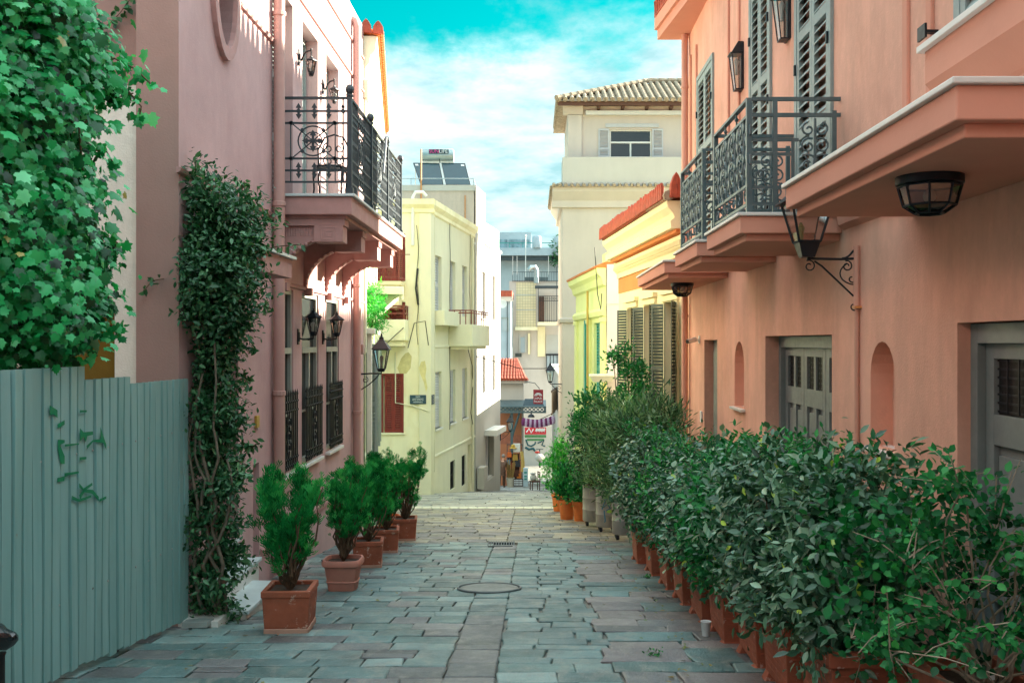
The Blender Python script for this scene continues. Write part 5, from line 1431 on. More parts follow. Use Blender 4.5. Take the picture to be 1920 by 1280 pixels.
mb.add([(e2[0], e2[1], 3.87), (-2.2, e2[1], 3.87), (-2.2, e2[1], 5.86), (e2[0], e2[1], 5.86)], [(0, 1, 2, 3)])
build('wall', mb, M_WHITE, wht)
FW = Fr(FYS(0, .03, 0), FYS.u, FYS.n)
for a, b_ in tW:
    for z0, z1 in ((.90, 2.72), (-2.0, -.55)):
        mb = MB(); louver_leaf(mb, FW, a, b_, -.1, z0, z1, st=.08, pitch=.1)
        w = build('shutter', mb, M_DOORY, wht); build('sill', MB().box(a - .05, b_ + .05, -.1, .05, z0 - .06, z0, FW), M_WMARBLE, w)
mb = MB().box(9.2, 12.5, -.06, -.03, 3.87, 4.75, FW)
build('glass_parapet', mb, paint('green_glass_parapet', H('#a9bfa8'), .2, var=.05), wht)
build('coping', MB().box(9.05, 12.66, -.2, .06, 3.80, 3.90, FW), M_WMARBLE, wht)
a, b_ = ta(909), ta(925)
sw = build('shop_window', MB().box(a, a + .08, -.2, -.1, -5.6, -3.75, FW).box(b_ - .9, b_ - .82, -.2, -.1, -5.6, -3.75, FW).box(a, b_, -.2, -.1, -5.7, -5.55, FW), M_WHITEP, wht)
build('display', MB().box(a + .1, b_ - .9, -.22, -.2, -5.5, -3.8, FW), paint('purple_poster', H('#86708e'), .6, var=.6, scale=5), sw)
build('glass_door', MB().box(b_ - .8, b_, -.25, -.2, -6.4, -3.75, FW), M_SHUTG, sw)
build('canopy', MB().box(a - .25, b_ + .1, .004, .5, -3.72, -3.5, FW), M_WHITEP, sw)
for k in range(1):
    solo('meter_cabinet', MB().box(ta(891), ta(898), .04, .30, -5.55, -4.75, FW).box(ta(893), ta(896), .30, .31, -5.2, -5.05, FW).box(ta(894) - .02, ta(894) + .02, .1, .14, -6.1, -5.55, FW), M_WHITE, 'pale electric cabinet on the wall where yellow meets white', 'utility box', bevel=.01)
solo('overhead_cable', MB().tube([FW(6.9 + 0, .06, yz(668, 35.8)), (-.5, 36.2, -1.02), (.4, 36.5, -1.03), (1.0, 36.8, -.95)], .016, 5), M_CABLE, 'black overhead cable slung across the alley from the yellow wall', 'cable')

# ================================================================== cream house with orange frieze beyond the salmon house
FH = Fr((2.6, 16.2, 0), (-.0916, .9958, 0), (-.9958, -.0916, 0))
crm = thing('cream_house', 'single storey cream house with orange frieze and red antefix tiles behind the oleander', 'house', (2.6, 19, G(19)))
LH = 6.42
wins = [(.75, 1.62), (2.55, 3.42), (4.35, 5.22)]
mb = MB().wall([(0, G(16) - .2), (LH, G(23) - .2), (LH, 1.35), (0, 1.35)], [(rect(a, b_, -1.95, .72), .2, True) for a, b_ in wins], FH)
qe, qb = FH(LH, 0, 0), FH(LH, -6, 0)
mb.add([(qe[0], qe[1], G(23) - .2), (qb[0], qb[1], G(23) - .2), (qb[0], qb[1], 2.45), (qe[0], qe[1], 2.45)], [(0, 1, 2, 3)])
mb.add([FH(0, 0, 2.4), FH(LH, 0, 2.4), FH(LH, -6, 2.4), FH(0, -6, 2.4)], [(0, 1, 2, 3)])
build('wall', mb, M_CREAMY, crm)
build('frieze', MB().box(0, LH, -.1, .012, 1.12, 1.46, FH).box(0, LH, -.1, .20, 1.84, 1.90, FH), M_ORANGE, crm)
mb = MB().sweep([(-.05, 1.46), (.05, 1.47), (.05, 1.58), (.10, 1.62), (.12, 1.80), (.05, 1.84), (-.05, 1.84)], -.05, LH, FH)
for k in range(64): a = .02 + k * .1; mb.box(a, a + .05, .12, .145, 1.64, 1.72, FH)
mb.sweep([(-.05, 1.90), (.30, 1.90), (.31, 2.02), (.24, 2.08), (.27, 2.16), (.36, 2.26), (.37, 2.36), (-.05, 2.36)], -.08, LH + .1, FH)
build('cornice', mb, M_CREAMY, crm)
mb = MB()
for a, b_ in wins:
    mb.box(a - .16, a - .0, 0, .035, -2.1, .72, FH).box(b_ + .0, b_ + .16, 0, .035, -2.1, .72, FH).box(a - .2, b_ + .2, 0, .05, .74, .84, FH).box(a - .24, b_ + .24, 0, .09, .86, .95, FH)
build('window_surround', mb, M_CREAMY, crm)
for a, b_ in wins:
    for s, a0 in ((0, a - .01), (1, b_ + .01)):
        F2 = Fr(FH(a0, .02, 0), tuple(FH.n * .42 + FH.u * (-.907 if s == 0 else .907)), tuple(FH.u))
        mb = MB(); louver_leaf(mb, F2, .0, .40, 0, -1.95, .70, st=.045, mids=(.55,), pitch=.06); build('shutter', mb, M_SHUTG, crm)
    build('window_pane', MB().box(a, b_, -.17, -.15, -1.95, .72, FH), M_GLASS, crm)
rf = build('roof', MB().add([FH(-.1, .40, 2.37), FH(LH + .12, .40, 2.37), FH(LH + .12, -3, 3.1), FH(-.1, -3, 3.1)], [(0, 1, 2, 3)]), M_OLDTILE, crm)
mb = MB()
for k in range(46):
    a = .02 + k * (LH / 46); mb.tube([FH(a, .42, 2.41), FH(a, -.9, 2.66)], .05, 8)
antefix_row(mb, FH(-.05, .44, 2.39), FH(LH + .08, .44, 2.39), 46, .27, .115, t=.022)
build('antefix_tiles', mb, M_TILE, rf)
mb = MB()
for k, b in enumerate((.35, -.2, -.75)): mb.tube([FH(-.14, b, 2.44 + .02 * k), FH(1.4, b, 2.44)], .09, 8)
build('roof_tiles', mb, M_OLDTILE, rf)
mb = MB(); antefix_row(mb, FH(-.16, .42, 2.4), FH(-.14, .05, 2.4), 1, .40, .22, t=.05)
build('acroterion', mb, M_TILE, rf, bevel=.01)

# lemon house and lavender side wall
FLm = Fr((1.84, 24.3, 0), (-.0874, .9962, 0), (-.9962, -.0874, 0))
lim = thing('lemon_house', 'low lemon yellow house with teal door edge and terracotta coping beyond the gap', 'house', (1.7, 27, G(27)))
mb = MB().wall([(0, G(24) - .3), (5.8, G(30) - .3), (5.8, 1.75), (0, 1.75)], [(rect(3.1, 4.2, G(27) - .1, .55), .2, True), (rect(1.0, 2.1, -2.0, .5), .2, True)], FLm)
qe = FLm(5.8, 0, 0)
mb.add([(qe[0], qe[1], -6), (qe[0] + 3, qe[1], -6), (qe[0] + 3, qe[1], 1.75), (qe[0], qe[1], 1.75)], [(0, 1, 2, 3)])
mb.add([FLm(0, 0, 1.75), FLm(5.8, 0, 1.75), FLm(5.8, -4, 1.75), FLm(0, -4, 1.75)], [(0, 1, 2, 3)])
build('wall', mb, M_LIME, lim)
mb = MB()
for a in (.0, 2.5, 5.2): mb.box(a, a + .45, 0, .07, -6, .62, FLm).box(a - .04, a + .5, 0, .1, .5, .62, FLm)
mb.sweep([(0, .62), (.09, .66), (.12, .78), (.05, .86), (0, .88)], 0, 5.8, FLm)
mb.sweep([(0, 1.4), (.08, 1.45), (.12, 1.62), (.22, 1.72), (.24, 1.86), (0, 1.86)], 0, 5.9, FLm)
build('pilaster', mb, M_LIME, lim)
mb = MB().sweep([(-.2, 1.86), (.28, 1.86), (.3, 1.90), (.0, 2.02), (-.2, 2.02)], 0, 2.4, FLm).sweep([(-.2, 1.864), (.26, 1.864), (.28, 1.92), (.0, 2.04), (-.2, 2.04)], 2.5, 6.0, FLm)
build('coping', mb, M_OTILE, lim)
build('chimney_block', MB().box(.3, 1.2, -.6, -.1, 1.75, 2.3, FLm), M_LIME, lim)
d = build('teal_door', MB().box(3.1, 4.2, -.1, -.05, G(27), .55, FLm).box(3.05, 3.16, -.05, .12, G(27), .6, FLm), M_TEAL, lim)
mb = MB(); louver_leaf(mb, FLm, 1.0, 2.1, -.1, -2.0, .5, st=.08, pitch=.08); build('shutter', mb, M_TEAL, lim)
mb = MB().tube([FLm(2.3, .14, z) for z in (-5, -1.5, 1.4)], .035, 6); build('downpipe', mb, paint('ochre_pipe', H('#b99a4a'), .6), lim)
mb = MB().tube([FLm(.2, .26, 2.4), FLm(.1, .2, 1.2), FLm(-.1, .15, .8), FLm(-.2, .14, 1.2)], .012, 4); build('cable', mb, M_CABLE, lim)
lv = thing('lavender_wall', 'plain lavender side wall standing between the cream and lemon houses', 'wall', (2.3, 24.3, G(24)))
build('wall', MB().box(1.86, 5.5, 24.27, 24.5, G(24) - .3, 1.95), M_LAV, lv)
build('band', MB().box(1.85, 5.5, 24.25, 24.27, .95, .98), M_LAV, lv)
mb = MB().frust((1.5, 1.95, 23.7, 24.26), -1.0, (1.42, 2.0, 23.6, 24.26), -.86).box(1.40, 2.02, 23.58, 24.262, -.86, -.82)
build('ledge', mb, M_WMARBLE, lv)

# ================================================================== tall cream building
FC = Fr((0, 33, 0), (1, 0, 0), (0, -1, 0))
tall = thing('tall_cream_building', 'tall cream building with old tiled roof and grey shuttered upper window', 'building', (3, 35, G(35)))
XL, XR, YB = 1.0, 10, 38.3
zc = yz(392, 33)
mb = MB().box(XL, XR, 33, YB, -8, zc + .1)
build('wall', mb, M_CREAM, tall)
xw0, xw1 = 1143 * 33 / 1800 - 1000 * 33 / 1800, (1223 - 1000) * 33 / 1800
zw0, zw1 = yz(296, 34), yz(243, 34)
Y3 = 34.0
xu0 = (1066 - 1000) * Y3 / PX
FU = Fr((0, Y3, 0), (1, 0, 0), (0, -1, 0))
xw0, xw1 = (1143 - 1000) * Y3 / PX, (1222 - 1000) * Y3 / PX
xz0 = (1278 - 1000) * Y3 / PX
ZE = yz(200, 34)
mb = MB().wall([(xu0, zc), (XR, zc), (XR, ZE), (xu0, ZE)], [(rect(xw0, xw1, zw0, zw1), .14, False), (rect(xz0 + .5, xz0 + 1.9, zw0, zw1), .14, False)], FU)
mb.add([(xu0, Y3, zc), (xu0, YB, zc), (xu0, YB, ZE), (xu0, Y3, ZE)], [(0, 1, 2, 3)])
mb.add([(xu0, YB, zc), (XR, YB, zc), (XR, YB, ZE), (xu0, YB, ZE)], [(0, 1, 2, 3)])
build('upper_wall', mb, M_CREAM, tall)
build('corner_pier', MB().box(xu0 - .02, xu0 + .46, 0, .12, zc, ZE - .32, FU).sweep([(0, ZE - .32), (.12, ZE - .30), (.2, ZE - .12), (.22, ZE), (0, ZE)], xu0 - .2, xu0 + .5, FU), M_CREAM, tall)
# window with open grey shutters
w = pane_window(FU, xw0, xw1, zw0, zw1, -.13, tall, M_WMARBLE, trans=.55, nv=2, fw=.05, bars=())
build('lintel', MB().box(xw0 - .15, xw1 + .25, .0, .04, zw1 + .07, zw1 + .2, FU), M_DOORY, w)
pane_window(FU, xz0 + .5, xz0 + 1.9, zw0, zw1, -.13, tall, M_WMARBLE, trans=.55, nv=2, fw=.05, bars=())
for a0, a1 in ((xw0 - .40, xw0 - .01), (xw1 + .01, xw1 + .40), (xz0 + .08, xz0 + .48)):
    mb = MB(); louver_leaf(mb, FU, a0, a1, .035, zw0, zw1 + .02, st=.05, mids=(.3,), pitch=.045); build('shutter', mb, M_DOORY, tall)
# solid balcony parapet, tile strip and cornice below it
zp1, zp0 = yz(296, 33), yz(350, 33)
build('parapet', MB().box(XL, XR, .0, .15, zp0 - .02, zp1, FC).box(XL, XL + .15, -1.0, .0, zp0 - .02, zp1, FC), M_WHITE, tall)
mb = MB().sweep([(0, zp0 - .75), (.1, zp0 - .72), (.1, zp0 - .5), (.3, zp0 - .2), (.32, zp0 - .08), (0, zp0 - .08)], XL - .35, XR, FC)
FCl = Fr((XL, 33, 0), (0, 1, 0), (-1, 0, 0))
mb.sweep([(0, zp0 - .75), (.1, zp0 - .72), (.1, zp0 - .5), (.3, zp0 - .2), (.32, zp0 - .08), (0, zp0 - .08)], 0, YB - 33, FCl)
mb.sweep([(0, yz(606, 33)), (.08, yz(604, 33)), (.1, yz(598, 33)), (0, yz(596, 33))], 0, YB - 33, FCl).sweep([(0, yz(606, 33)), (.08, yz(604, 33)), (.1, yz(598, 33)), (0, yz(596, 33))], XL - .1, XL + 2, FC)
build('cornice', mb, M_CREAM, tall)
mb = MB()
for k in range(44):
    x = XL - .3 + k * .205
    mb.tube([FC(x, .42, zp0 - .03), FC(x, .14, zp0 + .06)], .06, 8)
for k in range(26):
    y = k * .205
    mb.tube([FCl(y, .42, zp0 - .03), FCl(y, .02, zp0 + .1)], .06, 8)
mb.box(XL - .36, XR, .14, .38, zp0 - .08, zp0 - .04, FC).box(0, YB - 33, 0, .38, zp0 - .08, zp0 - .041, FCl)
build('tile_strip', mb, M_OLDTILE, tall)
# hipped roof with barrel tiles
xe = (1043 - 1000) * 33.5 / PX; ye = 33.45; zr0 = yz(190, 33.5)
xr_, yr_, zr1 = (1222 - 1000) * 35.6 / PX, 36.2, yz(157, 36.2)
rf = build('roof', MB().add([(xe, ye, zr0), (XR, ye, zr0), (XR, yr_, zr1), (xr_, yr_, zr1), (xe, YB + .4, zr0), (XR, YB + .4, zr0)], [(0, 1, 2, 3), (0, 3, 4), (4, 3, 2, 5), (0, 1, 5, 4)]), M_OLDTILE, tall)
mb = MB(); sp = .235; n = int((XR - xe) / sp)
def bumpy(p0, p1, r, segs, nside=8):
    p0, p1 = Vector(p0), Vector(p1); pts = []; rr = []
    for i in range(segs):
        for f, k in ((0.0, 1.08), (.92, .86)):
            pts.append(p0 + (p1 - p0) * ((i + f) / segs)); rr.append(r * k)
    mb.tube(pts, rr, nside)
for k in range(n):
    x = xe + .08 + k * sp
    f = min(1, max(.06, (x - xe) / (xr_ - xe)))
    bumpy((x, ye, zr0 + .05), (x, ye + (yr_ - ye) * f, zr0 + (zr1 - zr0) * f + .05), .082, max(1, int(9 * f)))
for k in range(20):
    y = ye + .1 + k * sp
    f = min(1, max(.06, min((y - ye) / (yr_ - ye), (YB + .4 - y) / (YB + .4 - yr_))))
    bumpy((xe, y, zr0 + .05), (xe + (xr_ - xe) * f, y, zr0 + (zr1 - zr0) * f + .05), .082, max(1, int(9 * f)))
bumpy((xe, ye, zr0 + .10), (xr_, yr_, zr1 + .12), .10, 14)
bumpy((xr_, yr_, zr1 + .1), (XR, yr_, zr1 + .1), .11, 16)
build('roof_tiles', mb, M_OLDTILE, rf, smooth=True)
mb = MB().box(xe + .05, XR, ye + .06, ye + .12, zr0 - .14, zr0 - .01)
for k in range(7): mb.box(xu0 + 1.0 + k * .85, xu0 + 1.1 + k * .85, ye + .1, Y3, zr0 - .2, zr0 - .1)
build('rafter', mb, M_WOOD, rf)
build('awning_case', MB().box(xu0 + .6, XR, .02, .16, ZE - .32, ZE - .18, FU), M_WHITEP, tall)
# ================================================================== bottom of the alley and the far town
def q(px0, px1, py0, py1, Y): # a0,a1,c0,c1 on a wall facing us at distance Y
    return ((px0 - 1000) * Y / PX, (px1 - 1000) * Y / PX, (640 - py1) * Y / PX, (640 - py0) * Y / PX)
def FD(Y): return Fr((0, Y, 0), (1, 0, 0), (0, -1, 0))
def fbox(mb, px0, px1, py0, py1, Y, b0=0., b1=.1):
    a0, a1, c0, c1 = q(px0, px1, py0, py1, Y); return mb.box(a0, a1, b0, b1, c0, c1, FD(Y))
# far grey apartment block
far = thing('far_apartment_block', 'distant grey blue apartment block with a glazed roof storey', 'building', (0, 112, G(112)))
build('wall', fbox(MB(), 900, 1070, 489, 760, 112, -6, 0), M_SLATE, far)
build('roof_slab', fbox(MB(), 895, 1070, 467, 481, 112, -6, 1.6), M_BLUEW, far)
build('eave', fbox(MB(), 938, 1070, 481, 489, 112, .0, 1.2), plain('dark_eave', '#4a545a'), far)
build('roof_storey', fbox(MB(), 918, 996, 434, 467, 112, -6, -.8), M_SLATE, far)
for x0, x1 in ((930, 951), (954, 976), (978, 994)): build('window', fbox(MB(), x0, x1, 448, 466, 112, -.8, -.7), paint('far_window', H('#7c9096'), .15, var=.5, scale=1.5), far)
mb = MB(); fbox(mb, 925, 1055, 457, 458.4, 112, 1.3, 1.36)
for x in (930, 955, 980, 1005, 1030, 1050): fbox(mb, x, x + 1, 457, 468, 112, 1.3, 1.36)
build('railing', mb, M_TEAL, far)
for i, (x0, x1) in enumerate(((998, 1015), (1038, 1052))):
    a0, a1, c0, c1 = q(x0, x1, 445, 467, 112); r = (a1 - a0) / 2
    solo('water_tank', MB().lathe([(r * .95, 0), (r, .08), (r, c1 - c0 - .15), (r * .8, c1 - c0)], 14, ((a0 + a1) / 2, 110.6, c0)), M_BLUEW, ('pale water tank beside the glazed roof storey of the far block', 'pale water tank at the tree end of the far block roof')[i], 'tank', 'tanks on the far roof', smooth=True)
a0, a1, c0, c1 = q(985, 986, 442, 530, 108)
solo('antenna_mast', MB().tube([((a0 + a1) / 2, 108, c0), ((a0 + a1) / 2, 108, c1)], .05, 5).ball(((a0 + a1) / 2, 108, c1), .14, 6, 5), M_WHITEP, 'thin pale antenna mast in front of the far grey block', 'antenna')
pos, nrm, tone = clumps([((3.0, 111, 10.4), (1.0, 1.0, 1.6))], 60, 10, .25)
ax, fn = orient(nrm); tr = thing('roof_tree', 'dark bush in the far roof garden beside the tall cream building', 'tree', (3.0, 111, 8.6))
leaves('crown', pos, ax, fn, rng.uniform(.3, .5, len(pos)), OVAL, M_LEAF_CLIMB, tr, tone)
build('trunk', MB().tube([(3.0, 111, 8.6), (3.05, 111, 10)], .1, 6), M_TWIG, tr)
# middle house with a tiled beige wall, roof terrace and an iron balcony
mid = thing('terrace_house', 'cream alley house with gridded beige wall, roof terrace and iron balcony', 'house', (0, 72, G(72)))
build('wall', fbox(MB(), 955, 1075, 527, 800, 72, -6, 0), M_CREAM, mid)
m, nt, b, out = newmat('gridded_tile'); 
br = nt.nodes.new('ShaderNodeTexBrick'); br.offset = 0; br.inputs['Scale'].default_value = 1; br.inputs['Brick Width'].default_value = .2; br.inputs['Row Height'].default_value = .2; br.inputs['Mortar Size'].default_value = .012
br.inputs['Color1'].default_value = H('#dccfa8'); br.inputs['Color2'].default_value = H('#d4c69e'); br.inputs['Mortar'].default_value = H('#a99f84')
mp = nt.nodes.new('ShaderNodeMapping'); mp.inputs['Rotation'].default_value = (R(90), 0, 0); ge = nt.nodes.new('ShaderNodeNewGeometry')
nt.links.new(ge.outputs['Position'], mp.inputs[0]); nt.links.new(mp.outputs[0], br.inputs[0]); nt.links.new(br.outputs[0], b.inputs['Base Color'])
build('tiled_panel', fbox(MB(), 968, 1005, 529, 613, 72, .0, .06), m, mid)
mb = MB()
for y in (553, 581): fbox(mb, 968, 1005, y - .5, y + .5, 72, .06, .08)
build('joint_strip', mb, M_SLATE, mid)
build('cornice', fbox(MB(), 966, 1008, 613, 619, 72, .0, .35), M_YELLOW, mid)
mb = MB(); a0, a1, c0, c1 = q(961, 1050, 510, 528, 71.9)
simple_rail(mb, FD(71.9).at(a0, 0, c0), a1 - a0, c1 - c0, 28, (1.0, .1), .02)
build('terrace_railing', mb, M_IRON, mid)
build('terrace_screen', fbox(MB(), 984, 1028, 519, 527, 72, -.4, -.3), M_IRONS, mid)
a0, a1, c0, c1 = q(999, 1007, 498, 525, 71)
build('flue', MB().tube([((a0 + a1) / 2 + .1, 71.4, c0 - .2), ((a0 + a1) / 2 + .1, 71.4, c1 - .3), ((a0 + a1) / 2, 71.4, c1 - .08), ((a0 + a1) / 2 - .3, 71.4, c1 - .1), ((a0 + a1) / 2 - .45, 71.4, c1 - .3)], .19, 10), M_CHROME, mid, smooth=True)
mb = MB()
for px in (961, 969, 1028): fbox(mb, px, px + .8, 480, 515, 71.5, 0, .03)
build('terrace_pole', mb, M_WHITEP, mid)
# balcony
ob = build('balcony', fbox(MB(), 1008, 1056, 604, 610, 71, -.6, .9), M_CREAMY, mid)
mb = MB(); a0, a1, c0, c1 = q(1010, 1054, 555, 604, 70.2)
simple_rail(mb, FD(70.2).at(a0, 0, c0), a1 - a0, c1 - c0, 13, (1.0, .82, .06), .022)
for k in range(8): mb.tube([FD(70.2)(a0 + (k + .5) * (a1 - a0) / 8 + .08 * math.cos(t_), 0, c0 + .91 * (c1 - c0) + .08 * math.sin(t_)) for t_ in np.linspace(0, 6.28, 9)], .014, 4)
build('railing', mb, M_BLACK, ob)
build('balcony_door', fbox(MB(), 1010, 1020, 556, 604, 71.6, .0, .05), M_WOOD, mid)
build('pergola', fbox(fbox(fbox(MB(), 1003, 1052, 537, 541, 71, -.4, 1.0), 1009, 1010, 540, 604, 70.2, 0, .05), 1043, 1044, 500, 604, 70.2, 0, .05), M_IRON, mid)
dw = build('door', fbox(MB(), 976, 984, 632, 661, 72, .0, .08), M_SLATE, mid); build('frame', fbox(fbox(MB(), 973, 976, 627, 661, 72, .0, .12), 984, 988, 627, 661, 72, 0, .12), M_WHITE, dw)
build('flower_box', fbox(MB(), 966, 978, 662, 669, 71.6, 0, .3), M_SHUTG, mid)
build('column', fbox(fbox(MB(), 990, 994, 625, 664, 71.9, .0, .2), 1008, 1022, 612, 668, 72, 0, .15), M_CREAMY, mid)
build('panel_door', fbox(MB(), 1024, 1052, 628, 668, 72, .0, .05), M_WHITE, mid)
wb = build('barred_window', fbox(MB(), 1024, 1050, 665, 698, 71.8, .0, .06), M_SLATE, mid)
mb = MB()
for px in (1024, 1031, 1037, 1044, 1049): fbox(mb, px, px + 1.2, 664, 698, 71.7, .0, .04)
fbox(mb, 1023, 1051, 663, 666, 71.7, 0, .05)
build('bars', mb, M_BLACK, wb)
# bluish house on the left of the alley's end
blu = thing('blue_grey_house', 'pale blue grey alley house with a satellite dish and red roof edge', 'house', (-3, 66, G(66)))
build('wall', fbox(MB(), 880, 958, 556, 800, 66, -6, 0), M_BLUEW, blu)
build('roof', fbox(MB(), 880, 960, 545, 556, 66, -5, .3), M_TILE, blu)
build('eave', fbox(MB(), 880, 961, 556, 565, 66, 0, .25), M_CREAM, blu)
w = build('window', fbox(MB(), 942, 953, 597, 620, 66, 0, .06), M_SLATE, blu); build('frame', fbox(fbox(MB(), 951.5, 953.5, 595, 621, 66, 0, .1), 940, 953, 595, 597, 66, 0, .1), M_PALEFRAME, w)
mb = MB(); fbox(mb, 951, 952, 560, 700, 66, .02, .1)
build('downpipe', mb, M_IRON, blu)
a0, a1, c0, c1 = q(938, 946, 562, 578, 65)
F2 = Fr(((a0 + a1) / 2, 65, (c0 + c1) / 2), (1, 0, 0), (0, 0, 1), (.3, -.95, .1))
solo('satellite_dish', MB().lathe([(.02, -.06), (.14, -.03), (.29, .04), (.28, .045), (.02, -.03)], 16, F=F2).tube([((a0 + a1) / 2, 65.05, (c0 + c1) / 2), ((a0 + a1) / 2, 66, (c0 + c1) / 2 - .2)], .03, 5), M_WHITEP, 'white satellite dish on the blue grey house', 'satellite dish', smooth=True)
# souvenir shop with red tiled lean-to and iron canopy
shop = thing('souvenir_shop', 'low souvenir shop with red barrel tile roof and terracotta front', 'shop', (-1.5, 54, G(54)))
build('wall', fbox(MB(), 895, 981, 712, 915, 54, -3, 0), M_CREAM, shop)
build('terracotta_front', fbox(MB(), 935, 978, 774, 915, 54, .0, .05), stucco('terracotta_wall', H('#c47c5a'), var=.1), shop)
a0, a1, c0, c1 = q(900, 992, 692, 712, 54)
rf = build('roof', MB().add([FD(54)(a0, .5, c0), FD(54)(a1, .5, c0), FD(54)(a1 - .8, -2.2, c1 + .5), FD(54)(a0, -2.2, c1 + .5)], [(0, 1, 2, 3)]), M_TILE, shop)
mb = MB()
for k in range(16):
    x = a0 + .08 + k * (a1 - a0 - .1) / 16
    p0, p1 = Vector(FD(54)(x, .52, c0 + .05)), Vector(FD(54)(min(x, a1 - .75), -2.2, c1 + .55))
    pts, rr = [], []
    for i in range(6):
        for f, kk in ((0, 1.1), (.9, .85)): pts.append(p0 + (p1 - p0) * ((i + f) / 6)); rr.append(.085 * kk)
    mb.tube(pts, rr, 8)
build('roof_tiles', mb, M_TILE, rf, smooth=True)
build('eave', fbox(MB(), 900, 990, 712, 718, 54, 0, .35), M_CREAM, shop)
build('brick_panel', fbox(MB(), 938, 976, 815, 832, 54, .05, .07), plain('red_brick', '#b87058'), shop)
can = thing('iron_canopy', 'long grey iron canopy with lattice frieze across the souvenir shop', 'canopy', (-1, 52.6, -4))
mb = MB(); fbox(mb, 930, 1024, 761, 763.5, 52.6, 0, .08); fbox(mb, 930, 1024, 771, 774, 52.6, 0, .08); fbox(mb, 1020, 1024, 763, 771, 52.6, 0, .08)
a0, a1, c0, c1 = q(936, 1020, 763.5, 771, 52.6)
n = 11
for k in range(n):
    x0, x1 = a0 + (a1 - a0) * k / n, a0 + (a1 - a0) * (k + 1) / n
    mb.tube([FD(52.6)(x0, .04, c0), FD(52.6)(x1, .04, c1)], .025, 4); mb.tube([FD(52.6)(x0, .04, c1), FD(52.6)(x1, .04, c0)], .025, 4)
build('frieze', mb, M_IRONS, can)
mb = MB(); A = q(930, 1024, 761, 762, 52.6)
mb.add([FD(52.6)(A[0], 0, A[3]), FD(52.6)(A[1], 0, A[3]), FD(54)(A[1], 0, A[3] + .25), FD(54)(A[0], 0, A[3] + .25)], [(0, 1, 2, 3)])
build('roof', mb, M_IRONS, can)
mb = MB(); p = q(957, 962, 774, 905, 52.7)
mb.box(p[0], p[1], -.1, 0, p[2] + .6, p[3], FD(52.7)); mb.tube([FD(52.7)((974 - 1000) * 52.7 / PX, -.05, p[3]), FD(52.7)(p[0] + .08, -.05, -(820 - 640) * 52.7 / PX)], .06, 5)
build('post', mb, M_IRONS, can)
build('awning', MB().frust(q(980, 1022, 0, 0, 53)[:2] + (52.6, 53.9), yz(761, 53), q(984, 1010, 0, 0, 53)[:2] + (53.2, 53.9), yz(749, 53)), plain('slate_awning', '#3c4a50'), can)
sg = thing('hanging_sign', 'dark red hanging sign with an arch emblem over the canopy', 'sign', ((1009 - 1000) * 51 / PX, 51, yz(758, 51)))
build('board', fbox(MB(), 1000, 1018.5, 730, 757, 51, 0, .04), M_SIGNRED, sg, bevel=.01)
mb = MB(); text_mesh('JAIPUR', .15, FD(51), mb, (1009.2 - 1000) * 51 / PX, yz(746.5, 51), .042, .85); text_mesh('PALACE', .15, FD(51), mb, (1009.2 - 1000) * 51 / PX, yz(752.5, 51), .042, .85)
for r_ in (.09, .14, .19):
    mb.tube([FD(51)((1009.2 - 1000) * 51 / PX + r_ * math.cos(t_), .045, yz(742, 51) + r_ * .8 * math.sin(t_)) for t_ in np.linspace(0, math.pi, 10)], .014, 4)
build('lettering', mb, M_LETTER, sg)
mb = MB().tube([P(983, 715, 51), P(1003, 718, 51), P(1012, 729, 51)], .02, 5); build('bracket', mb, M_IRON, sg)
lm = thing('dome_lamp', 'small black domed lamp hanging under the iron canopy', 'lamp', P(996, 790, 51))
build('shade', MB().lathe([(.17, 0), (.2, .01), (.14, .12), (.04, .18), (.03, .24)], 14, P(996, 782, 51)), M_BLACK, lm, smooth=True)
build('rod', MB().tube([P(996, 776, 51), P(996, 770, 51)], .015, 5), M_BLACK, lm)
# striped garland
t = thing('striped_garland', 'purple and white striped cloth garland strung below the canopy', 'garland', P(1008, 795, 50))
mbs = [MB(), MB()]
for k in range(14):
    px = 980 + k * 4.2; sag = 5 * math.sin(math.pi * k / 13)
    a0, a1, c0, c1 = q(px, px + 4.1, 783 + sag - .3 * k, 798 + sag - .3 * k, 50)
    mbs[k % 2].lathe([(.09, 0), (.13, (c1 - c0) * .3), (.12, (c1 - c0) * .7), (.05, c1 - c0)], 8, ((a0 + a1) / 2, 50, c0))
build('purple_cloth', mbs[0], M_CLOTHP, t, smooth=True); build('white_cloth', mbs[1], M_CLOTHW, t, smooth=True)
build('line', MB().tube([P(980, 784, 50), P(1008, 788, 50), P(1042, 772, 50)], .02, 5), M_CABLE, t)
# graffiti wall at the end
gw = thing('graffiti_wall', 'whitewashed wall covered in graffiti closing the end of the alley', 'wall', (0, 84, G(84)))
build('wall', fbox(MB(), 975, 1060, 700, 885, 84, -.4, 0), M_WHITE, gw)
mb = MB(); fbox(mb, 984, 1024, 801, 814, 84, .0, .02); build('red_band', mb, plain('red_graffiti', '#b8303c', .7, .3), gw)
mb = MB(); fbox(mb, 984, 1024, 815, 820, 84, 0, .02); fbox(mb, 988, 1020, 822, 826, 84, .0, .02); build('green_band', mb, plain('green_graffiti', '#4a7a50', .7, .3), gw)
mb = MB()
def loop(pts, r): mb.tube([FD(84)((x - 1000) * 84 / PX, .02, (640 - y) * 84 / PX) for x, y in pts], r, 5)
loop([(986, 824), (990, 834), (996, 836), (1003, 832), (1004, 828)], .07); loop([(1008, 830), (1014, 828), (1020, 824), (1016, 834), (1022, 836)], .06); loop([(985, 838), (992, 842), (1000, 840), (1003, 845)], .1)
build('teal_tag', mb, plain('teal_graffiti', '#205058', .7, .2), gw)
mb = MB()
for k in range(6): x = 1004 + k * 3; loop([(x, 808), (x + 1, 802), (x + 2, 810), (x + 2.6, 803)], .05)
loop([(987, 810), (992, 803), (996, 811), (1000, 804)], .06)
